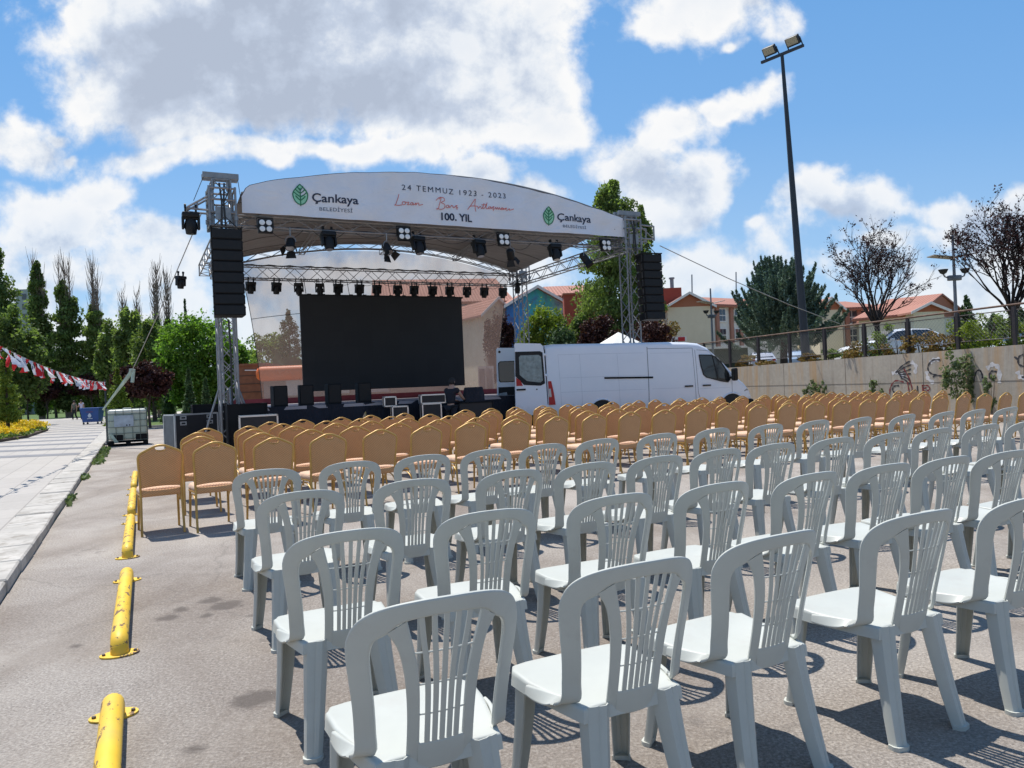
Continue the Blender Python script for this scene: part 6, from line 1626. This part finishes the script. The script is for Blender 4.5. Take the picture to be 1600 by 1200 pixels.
# buildings seen through and beside the net
Y = 56; A = (X_(590, Y), Y); B = (X_(800, Y), Y + 2); ax = A[0]
house('pink_building', A, B, 12, 0, Z_(700, 470, Y), Z_(700, 436, Y + 6), M_PINK, 'pink rendered building with red roof seen through the backdrop net', [(X_(757, Y) - ax, Z_(757, 481, Y), 1.5, 1.3), (X_(725, Y) - ax, Z_(725, 481, Y), .9, 1.3), (X_(757, Y) - ax, Z_(757, 530, Y), 1.5, 1.3), (X_(725, Y) - ax, Z_(725, 530, Y), .9, 1.3)], gable='side', pil=(X_(738, Y) - ax,))
Y = 50; A = (X_(758, Y), Y); B = (X_(800, Y), Y + 1)
house('pink_building', A, B, 6, 0, Z_(780, 488, Y), Z_(800, 466, Y), M_CREAM, 'low cream annexe with a sloping roof at the right edge of the net', gmat=M_CREAM)
def mural():
    b = NB('painted_mural'); v = b.coord((1, 1, 1), 'Object'); sx = b.n('ShaderNodeSeparateXYZ'); b.l(v, sx.inputs[0])
    f = b.math('ADD', b.math('MULTIPLY', sx.outputs[0], .17), b.math('MULTIPLY', b.noise(.55, 5, .65, v, 1.2), .55))
    c = b.ramp(f, [(.18, (.45, .55, .70)), (.95, (.42, .38, .40)), (.30, (.04, .16, .48)), (.48, (.05, .30, .62)), (.62, (.06, .42, .40)), (.78, (.08, .36, .34))])
    c = b.mix(b.ramp(b.noise(1.5, 5, .7, v, .8), [(.50, (0, 0, 0)), (.62, (.7, .7, .7))]), c, (.09, .12, .26))
    d = b.n('ShaderNodeVectorMath', operation='DISTANCE'); b.l(v, d.inputs[0]); d.inputs[1].default_value = (3.15, -.02, 5.3)
    c = b.mix(b.ramp(d.outputs['Value'], [(.5, (1, 1, 1)), (.56, (0, 0, 0))]), c, (.45, .47, .46)); b.l(c, b.b.inputs['Base Color']); b.set(.85); return b.m
Y = 50; A = (X_(796, Y), Y); B = (X_(890, Y), Y + 1); M_MUR = mural()
r_ = house('mural_building', A, B, 14, 0, Z_(800, 478, Y), Z_(843, 449, Y), M_MUR, 'building with a blue and teal painted gable wall right of the net', gmat=M_MUR)
Y = 53; A = (X_(862, Y), Y); B = (X_(935, Y), Y)
house('tiled_building', A, B, 14, 0, Z_(900, 463, Y), Z_(900, 449, Y + 7), M_TERR, 'red tiled roof building behind the blue mural', gable='side')
Y = 48; root = empty('red_stair_tower', (X_(899, Y), Y, 0), 0, 'dark red flat-topped block beside the blue mural', 'building')
h_ = Z_(899, 460, Y); m = MB(); m.box((0, .6, h_ / 2), (1.15, 1.2, h_)); m.build('wall', M_REDB, root, 0); m = MB(); m.box((0, .6, h_ + .05), (1.3, 1.35, .1)); m.build('roof', M_TERR, root, 0)
Y = 64; root = empty('apartment_block', (X_(30, 120), 120, 0), 0, 'far grey apartment block between the left poplars', 'building')
h_ = Z_(36, 452, 120); m = MB(); m.box((.8, 1.5, h_ / 2), (1.9, 3, h_)); m.build('wall', wallmat('grey_render', (.38, .38, .38), (.46, .46, .45)), root, 0)
for k in range(6): m = MB(); m.box((1.2, -.02, h_ - 1.2 - k * 1.6), (.7, .06, .9)); m.build('window', M_WGL, root, 0)
# far tree line beyond everything
rnd = random.Random(77); m = MB()
for k in range(90):
    px = -80 + k * 20 + rnd.uniform(-8, 8); Y = 120 + rnd.uniform(-8, 25); q = at(px, 600, Y); hh = rnd.uniform(4.5, 8.5)
    if 1000 < px < 1480: hh *= .7
    leaves(m, rnd, (q.x, q.y, hh * .5), (rnd.uniform(2.4, 4), 2.5, hh * .55), 420, .8, .5)
tag(m.build('distant_wood', LM['poplar'], None, 0, fix=False), 'dark green belt of far trees along the horizon', 'wood', kind='stuff')
# kiosks behind the stage
M_BRK = pm('brown_cladding', (.24, .095, .045), .8, var=.2, vscale=3); M_ORG = pm('orange_panel', (.72, .15, .025), .5, var=.08); M_KG = pm('grey_kiosk_wall', (.22, .20, .19), .7)
Y = 40; root = empty('brown_kiosk', (X_(392, Y), Y, 0), 0, 'small brown clad kiosk behind the left stage tower', 'kiosk')
h_ = Z_(392, 571, Y); m = MB(); m.box((0, 1, h_ / 2), (1.5, 2, h_))
m.build('wall', M_BRK, root, 0)
for k in range(6): m = MB(); m.box((0, -.02, .3 + k * (h_ - .4) / 6), (1.48, .03, .03)); m.build('cladding_joint', M_BARK, root, 0)
m = MB(); m.box((0, 1, h_ + .05), (1.7, 2.2, .1)); m.build('roof', M_BRK, root, 0); m = MB(); m.tube([(-.3, -.12, h_ - .25), (.4, -.2, h_ - .28)], .03, 6); m.build('awning_bar', M_WHT, root)
Y = 38; root = empty('orange_kiosk', (X_(402, Y), Y, 0), 0, 'long orange and grey kiosk with a round-ended canopy seen under and through the net', 'kiosk')
w_ = X_(768, Y) - X_(402, Y); zt, zb = Z_(450, 571, Y), Z_(450, 594, Y)
m = MB(); m.rbox((w_ * .27, 1.2, (zt + zb) / 2), (w_ * .54 + .3, 2.6, zt - zb), .30, None, 4); m.build('canopy', M_ORG, root)
m = MB(); m.box((w_ * .27, 1.5, zb / 2), (w_ * .54 - .2, 2.0, zb)); m.build('wall', M_KG, root, 0)
m = MB(); m.box((w_ / 2, .42, .60), (w_ + .05, .12, 1.05)); m.build('counter', M_ORG, root, 0)
for k in range(3): m = MB(); m.box((1.9 + k * 2.0, .47, (zb + 1.25) / 2 + .05), (1.25, .06, (zb - 1.35))); m.build('window', M_LENS, root, 0)
# white louvred cabinet behind the net
Y = 30; root = empty('white_cabinet', (X_(758, Y), Y, 0), 0, 'white framed louvred cabinet behind the net beside the van door', 'cabinet'); h_ = Z_(757, 572, Y)
m = MB(); m.box((0, .3, h_ / 2), (.62, .6, h_)); m.build('frame', M_WHT, root, 0)
for k in range(2): m = MB(); m.box((-.15 + .3 * k, -.01, h_ * .52), (.22, .04, h_ * .86)); m.build('louvre', pm('louvre_grey', (.32, .29, .28), .6), root, 0)
# white party tent peak and white awning
Y = 30; root = empty('party_tent', (X_(968, Y), Y, 0), .4, 'white peaked party tent showing its tip above the van', 'tent'); hp = Z_(965, 519, Y)
m = MB(); e_ = [(-1.5, -1.5, hp - 1.1), (1.5, -1.5, hp - 1.1), (1.5, 1.5, hp - 1.1), (-1.5, 1.5, hp - 1.1), (0, 0, hp)]; m.add(e_, [(0, 1, 4), (1, 2, 4), (2, 3, 4), (3, 0, 4), (3, 2, 1, 0)]); m.build('canopy', pm('white_tent_cloth', (.78, .76, .70), .7), root, 0)
for a in (-1.45, 1.45):
    for b2 in (-1.45, 1.45): m = MB(); m.tube([(a, b2, 0), (a, b2, hp - 1.1)], .03, 6); m.build('leg', M_ALU, root)
Y = 46; root = empty('low_shed', (X_(1138, Y), Y, 1.6), 0, 'low dark shed with a flat white roof behind the van bonnet', 'shed'); w_ = X_(1170, Y) - X_(1108, Y); zt = Z_(1140, 544, Y) - 1.6
m = MB(); m.box((0, 1, zt / 2), (w_, 2, zt)); m.build('wall', pm('dark_green_shed', (.03, .045, .03), .8), root, 0); m = MB(); m.box((0, .9, zt + .05), (w_ + .3, 2.4, .12)); m.build('roof', M_WHT, root, 0)
# brick piers / crates below shed
root = empty('red_sign', (X_(1062, 36), 36, 1.6), .1, 'small red and white sign board above the van roof', 'sign'); zt = Z_(1062, 530, 36) - 1.6
m = MB(); m.box((0, 0, zt), (.75, .05, .26)); m.build('board', M_WHT, root, 0); m = MB(); m.box((.12, -.03, zt), (.34, .02, .20)); m.build('red_panel', M_REDL, root, 0); m = MB(); m.tube([(0, .04, 0), (0, .04, zt)], .03, 6); m.build('post', M_POLE, root)

# ------------------------------------------------------------------ parked cars on the terrace
def car(loc, rz, lab, col, name='parked_car', seed=0):
    root = empty(name, loc, rz, lab, 'car'); paint = pm('car_paint_' + col[0], col[1], .22, .1, var=.03, spec=.8)
    L_ = 4.3
    def top(x):
        P = [(0, .62), (.05, .85), (.35, .98), (.55, 1.25), (.95, 1.43), (1.9, 1.47), (2.5, 1.40), (3.15, 1.02), (3.3, .96), (4.0, .82), (4.25, .66), (4.3, .50)]
        for (a, b), (c, d) in zip(P, P[1:]):
            if a <= x <= c: return b + (d - b) * (x - a) / (c - a)
        return .5
    xs_ = [0, .05, .2, .35, .55, .75, .95, 1.4, 1.9, 2.2, 2.5, 2.8, 3.15, 3.3, 3.7, 4.0, 4.15, 4.25, 4.3]; rings = []
    for x in xs_:
        T = top(x); hw_ = .86 - (.25 * (x - 3.9) ** 2 if x > 3.9 else 0) - (.5 * (.25 - x) ** 2 if x < .25 else 0); belt = min(T - .05, .92)
        prof = [(hw_ - .06, .22), (hw_, .34), (hw_ + .01, .62), (hw_ - .02, belt)]
        tw = hw_ - .02 - max(0, T - belt) * .42
        prof += [(tw + .05, T - .09 if T - .09 > belt else belt + .01), (tw - .06, T - .02), (tw * .5, T), ]
        rings.append([Vector((x, -a, b)) for a, b in prof] + [Vector((x, a, b)) for a, b in prof[::-1]])
    m = MB(); m.loft(rings); m.build('body', paint, root, 30)
    for sg in (-1, 1):
        def sd(x, z): return Vector((x, sg * (.86 - .02 - max(0, z - .92) * .42 + .012), z))
        for P in ([(.62, .97), (.80, 1.30), (1.05, 1.38), (1.72, 1.40), (1.72, .96)], [(1.80, .96), (1.80, 1.40), (2.38, 1.35), (3.0, .99)]):
            m = MB(); q = [sd(*p) for p in P]; m.prism(q, (0, -.006, 0), (0, .006, 0)); m.build('side_window', M_GLASS, root, 0)
        for x in (.75, 3.45):
            m = MB(); m.lathe((x, sg * .80, .31), [(.16, -.09), (.29, -.09), (.31, -.06), (.31, .06), (.29, .09), (.16, .09)], 20, m=Matrix.Rotation(R(90), 3, 'X')); wh = m.build('wheel', M_RUB, root, 40)
            m = MB(); m.lathe((x, sg * .80, .31), [(.02, -.07), (.17, -.08), (.18, .08), (.02, .07)], 16, m=Matrix.Rotation(R(90), 3, 'X')); m.build('rim', M_ALU, wh, 40)
        m = MB(); m.rbox((2.75, sg * .93, 1.0), (.12, .16, .12), .03); m.build('mirror', paint, root)
        m = MB(); m.rbox((4.12, sg * .62, .66), (.25, .30, .13), .05); m.build('headlight', M_LENS, root)
        m = MB(); m.rbox((.10, sg * .68, .82), (.14, .24, .16), .04); m.build('tail_light', M_REDL, root)
    m = MB(); m.prism([Vector(p) for p in ((2.48, -.62, 1.405), (2.48, .62, 1.405), (3.12, .72, 1.04), (3.12, -.72, 1.04))], (0, 0, 0), (.015, 0, .02)); m.build('windscreen', M_GLASS, root, 0)
    m = MB(); m.prism([Vector(p) for p in ((.40, -.66, 1.03), (.40, .66, 1.03), (.88, .58, 1.40), (.88, -.58, 1.40))], (0, 0, 0), (-.015, 0, .02)); m.build('rear_window', M_GLASS, root, 0)
    return root
q = at(1484, 560, 31.0); car((q.x, q.y + .6, 1.62), math.pi + .10, 'white car parked behind the railing below the left copper tree', ('white', (.75, .76, .78)))
q = at(1198, 560, 52); car((q.x - .2, q.y, 1.6), 1.35, 'silver car with red lights parked behind the railing under the cedar', ('silver', (.45, .46, .50)))
q = at(1243, 560, 50); car((q.x, q.y, 1.55), 1.0, 'pale blue-grey car right of the cedar trunk behind the railing', ('bluegrey', (.30, .38, .48)))
q = at(1470, 560, 44); car((q.x, q.y, 1.55), math.pi - .1, 'far white car seen just above the white car in front', ('white', (.75, .76, .78)))
q = at(1612, 560, 38); car((q.x + 2, q.y, 1.55), math.pi, 'white car half hidden at the right edge behind the bushes', ('white', (.75, .76, .78)))

# ------------------------------------------------------------------ water tank in a cage
root = empty('water_tank', Vector((-12.45, 24.1, 0)), .47, 'white plastic water tank in a wire cage on a black pallet beside the kerb', 'water tank')
M_TANK = pm('translucent_tank', (.46, .52, .44), .4, var=.05, vscale=2, spec=.4); M_TANKT = pm('tank_top_white', (.66, .68, .62), .4)
m = MB(); m.rbox((0, 0, .62), (1.08, .95, .86), .07, None, 3); m.build('tank', M_TANK, root)
m = MB(); m.rbox((0, 0, 1.08), (1.08, .95, .14), .06, None, 3); m.cyl((0, 0, 1.17), .12, .06, n=16); m.build('tank_top', M_TANKT, root)
m = MB()
for x in (-.55, -.33, -.11, .14, .36, .55):
    for y in (-.50, .50): m.tube([(x, y, .16), (x, y, 1.17)], .009, 6)
for y in (-.30, -.1, .1, .3):
    for x in (-.57, .57): m.tube([(x, y, .16), (x, y, 1.17)], .009, 6)
for z in (.18, .40, .60, .80, 1.0, 1.17): m.tube([(-.57, -.50, z), (.57, -.50, z), (.57, .50, z), (-.57, .50, z)], .009, 6, closed=True)
for y in (-.2, .2): m.tube([(-.57, y, 1.17), (.57, y, 1.17)], .009, 6)
m.build('cage', pm('galvanised_cage', (.16, .19, .17), .5, .4), root, 60)
m = MB(); m.box((-.10, -.515, .79), (.55, .012, .36)); pl = m.build('label_plate', pm('bluish_plate', (.36, .42, .50), .35, .5, var=.2, vscale=5), root, 0)
for x in (-.02, .06): m = MB(); m.cyl((x, -.526, .655), .022, .01, (0, 1, 0), 12); m.build('round_mark', M_BLK, pl)
for x, w_ in ((-.27, .26), (.40, .36)): m = MB(); m.box((x, -.484, .26), (w_, .02, .20)); m.build('dark_base_panel', M_BLKM, root, 0)
m = MB(); m.prism([Vector((-.52, -.53, .40)), Vector((-.44, -.53, .40)), Vector((-.26, -.53, .12)), Vector((-.38, -.53, .12))], (0, -.01, 0), (0, .01, 0)); m.build('strap_end', M_GSTR, root, 0)
m = MB()
for y in (-.42, 0, .42): m.box((0, y, .12), (1.15, .12, .03)); m.box((0, y, .018), (1.15, .12, .03))
for x in (-.5, 0, .5): m.box((x, 0, .07), (.14, .95, .10))
m.build('pallet', M_BLKM, root, 0)
# ------------------------------------------------------------------ blue wheeled bin
q = G(145, 664); root = empty('wheeled_bin', (q.x, q.y, 0), .12, 'blue four-wheeled refuse bin with a white leaf emblem on the far plaza', 'refuse bin')
M_BLUE = pm('blue_plastic', (.02, .085, .30), .4, var=.1); M_WEM = pm('white_print', (.62, .66, .72), .5)
m = MB(); m.loft([[Vector((x * a, y * b2, z)) for x, y in ((-1, -1), (1, -1), (1, 1), (-1, 1))] for a, b2, z in ((.47, .33, .20), (.50, .36, .5), (.56, .42, 1.0))]); m.build('body', M_BLUE, root, 20)
m = MB(); m.rbox((0, 0, 1.05), (1.18, .9, .10), .03); m.build('lid', M_BLUE, root)
for x in (-.42, .42):
    for y in (-.28, .28): m = MB(); m.cyl((x, y, .09), .09, .05, (1, 0, 0), 12); m.box((x, y, .17), (.04, .05, .08)); m.build('castor', M_RUB, root)
m = MB(); m.lathe((0, 0, 0), [(.11, 0), (.11, .004)], 14, m=Matrix.Rotation(R(90), 3, 'X')); e_ = m.build('leaf_emblem', M_WEM, root, 0)
for v in e_.data.vertices: v.co = Vector((v.co.x * (1 if v.co.z < .04 else .65), -.40 + v.co.y + .10 * (v.co.z) - .005, v.co.z * 1.25 + .62))
m = MB(); m.box((0, -.385, .42), (.32, .012, .045)); m.build('printed_line', M_WEM, root, 0); m = MB(); m.box((0, -.42, .84), (.42, .012, .03)); m.build('printed_line', pm('faded_red_print', (.25, .07, .12), .5), root, 0)
# ------------------------------------------------------------------ flag bunting
M_FR = pm('red_flag_cloth', (.62, .012, .018), .7, var=.06); M_FW = pm('white_flag_cloth', (.74, .75, .78), .7); M_FP = pm('grey_flag_print', (.10, .13, .22), .7)
a = at(-40, 520, 11.5); b = at(164, 597, 24.5)
bun = empty('flag_bunting', (a + b) / 2 * 1., 0, 'string of small red and white flags sagging over the plaza on the left', 'bunting'); BI = Matrix.Translation(-((a + b) / 2))
def bw(m, name, mat, par=None, sm=60):
    o = m.build(name, mat, None, sm); o.parent = par or bun
    if par is None: o.matrix_parent_inverse = BI
    return o
def bp(t): return a.lerp(b, t) + Vector((0, 0, -.36 * 4 * t * (1 - t) * .5))
m = MB(); m.tube([bp(i / 40) for i in range(41)], .006, 5); bw(m, 'cord', M_WIRE)
rnd = random.Random(4); n_ = 44
for k in range(n_):
    t = (k + .5) / n_; p = bp(t); d = (bp(min(1, t + .01)) - bp(max(0, t - .01))).normalized(); fw, fh = .19, .28 * rnd.uniform(.85, 1.05); red = k % 2 == 0
    sw = rnd.uniform(-.14, .20); tw = rnd.uniform(-.6, .6); side = Vector((d.y, -d.x, 0)); rows_ = []
    for j in range(7):
        f = j / 6; r_ = []
        for i in range(5):
            u_ = i / 4 - .5; ang = tw * f; off = d * (u_ * fw * math.cos(ang)) + side * (u_ * fw * math.sin(ang) + sw * f + .03 * math.sin(f * 5 + i * 1.3 + k))
            r_.append(tuple(p + off + d * (.10 * f) - Vector((0, 0, fh * f * (.96 - .2 * abs(sw))))))
        rows_.append(r_)
    m = MB(); m.grid(rows_); fo = bw(m, 'flag', M_FR if red else M_FW)
    m = MB()
    def fp(u_, f, lift=.005):
        i = min(3, max(0, int((u_ + .5) * 4))); j = min(5, int(f * 6)); a0 = Vector(rows_[j][i]); a1 = Vector(rows_[j][i + 1]); b0 = Vector(rows_[j + 1][i]); x = (u_ + .5) * 4 - i; y = f * 6 - j
        nn = (a1 - a0).cross(b0 - a0).normalized(); nn = nn if nn.y < 0 else -nn
        return a0 + (a1 - a0) * x + (b0 - a0) * y + nn * lift
    if red:
        P = [fp(.16 * math.cos(R(q_)) - .02, .42 + .12 * math.sin(R(q_))) for q_ in range(50, 311, 26)] + [fp(.125 * math.cos(R(q_)) + .02, .42 + .095 * math.sin(R(q_))) for q_ in range(310, 49, -26)]
        n2 = len(P) // 2; m.add(P, [(i, i + 1, len(P) - 2 - i, len(P) - 1 - i) for i in range(n2 - 1)])
        m.add([fp(.17 + .045 * math.cos(R(72 * q_ + 180)) * (1 if True else 1), .42 + .035 * math.sin(R(72 * q_ + 180))) for q_ in range(5)], [(0, 1, 2, 3, 4)]); bw(m, 'crescent_star', M_FW, fo, 0)
    else:
        m.add([fp(-.18, .28), fp(.16, .26), fp(.14, .60), fp(-.15, .62)], [(0, 1, 2, 3)]); bw(m, 'print', M_FP, fo, 0)
bot = at(164, 664, 24.5); m = MB(); m.tube([(b.x, b.y, 0), (b.x, b.y, b.z + .08)], .028, 8); m.box((b.x, b.y, .02), (.3, .3, .04)); tag(m.build('bunting_pole', M_POLE, None, 40), 'thin dark pole behind the water tank that holds the bunting', 'pole')
# ------------------------------------------------------------------ flower bed, lawn details, weeds along the kerb
def bedp(s, y): return Vector((s, y, 0))
bx = [(-36, 27.0), (-19.2, 27.4), (-20.2, 31), (-24.0, 38.5), (-30.5, 46.5), (-48, 49)]
m = MB(); m.add([(x, y, .068) for x, y in bx] + [(x, y, .16) for x, y in bx], [(0, 1, 2, 3, 4, 5), (6, 7, 8, 9, 10, 11)] + [(i, (i + 1) % 6, 6 + (i + 1) % 6, 6 + i) for i in range(6)])
tag(m.build('soil_bed', pm('dark_soil', (.07, .05, .035), .95), None, 0), kind='structure')
def inside(x, y):
    c = False; n = len(bx); j = n - 1
    for i in range(n):
        if (bx[i][1] > y) != (bx[j][1] > y) and x < (bx[j][0] - bx[i][0]) * (y - bx[i][1]) / (bx[j][1] - bx[i][1]) + bx[i][0]: c = not c
        j = i
    return c
rnd = random.Random(9); mg = MB(); my = MB(); k = 0
while k < 2600:
    x, y = rnd.uniform(-36, -19), rnd.uniform(27, 46)
    if not inside(x, y): continue
    k += 1; h = rnd.uniform(.22, .42) * (1 + .25 * noise.noise(Vector((x * .6, y * .6, 0))))
    leaves(mg, rnd, (x, y, .10 + h * .4), (.16, .16, h * .5), 7, .14); leaves(my, rnd, (x, y, .12 + h), (.17, .17, .10), 13, .10, .3)
fb = mg.build('flower_bed', LM['mid'], None, 0, fix=False); tag(fb, 'low bed of bright yellow flowers beside the plaza at the left edge', 'flowers', kind='stuff')
o = my.build('blossoms', leafmat('yellow_petals', [(.72, .40, .01), (.82, .55, .02), (.85, .66, .08)], .3), None, 0, fix=False); o.parent = fb; tag(o, kind='stuff')
m = MB()                                                           # low planting behind the bed
M_PATH = pm('pale_path', (.46, .42, .36), .85, var=.1, vscale=1)
m = MB(); m.add([G(218, 656, .01), G(300, 643, .01), G(300, 640, .01), G(218, 651, .01)], [(0, 1, 2, 3)]); tag(m.build('lawn_path', M_PATH, None, 0), kind='structure')
m = MB(); p0, p1 = G(205, 669.5), G(300, 665.5); d_ = (p1 - p0); m.box((p0 + p1) / 2 + Vector((0, 0, .05)), (d_.length, .18, .14), Matrix.Rotation(math.atan2(d_.y, d_.x), 3, 'Z')); tag(m.build('lawn_kerb', M_KERB, None, 0), kind='structure')
rnd = random.Random(12); m = MB()
cl_ = [13.2, 13.8, 15.3, 15.9, 17.1, 17.5, 18.4, 19.0, 6.2, 9.6]
for k in range(170):
    d = rnd.choice(cl_) + rnd.gauss(0, .22); w_ = .20 if 12.5 < d < 19.5 else .06; p = site(rnd.uniform(0.0, w_), d); leaves(m, rnd, (p.x, p.y, .035), (.07, .07, .05), 6, .07, .2, 2)
tag(m.build('kerb_weeds', LM['weed'], None, 0, fix=False), 'thin line of green weeds growing along the kerb edge', 'weeds', kind='stuff')

# grit and small stones scattered over the worn asphalt
rnd = random.Random(21); m = MB()
for k in range(2600):
    x, y = rnd.uniform(-5.5, 5), rnd.uniform(1.3, 9.5)
    q = Vector((x, y, 0)); dd = (q - Vector((-3.69, 5.3, 0))).dot(UX)
    if dd < .02: continue
    if dd > .5 and rnd.random() < .45: continue
    r_ = rnd.uniform(.0025, .0065) * (1.6 if rnd.random() < .06 else 1); p = [Vector((rnd.uniform(.6, 1) * r_ * math.cos(a), rnd.uniform(.6, 1) * r_ * math.sin(a), 0)) + q + Vector((0, 0, gz(x))) for a in (0, 1.57, 3.14, 4.71)]
    m.add(p + [q + Vector((0, 0, gz(x) + r_ * .9))], [(0, 1, 4), (1, 2, 4), (2, 3, 4), (3, 0, 4)])
tag(m.build('grit', pm('pale_grit', (.42, .38, .33), .9, var=.4, vscale=3), None, 0, fix=False), 'loose grit and small stones scattered on the asphalt', 'grit', kind='stuff')
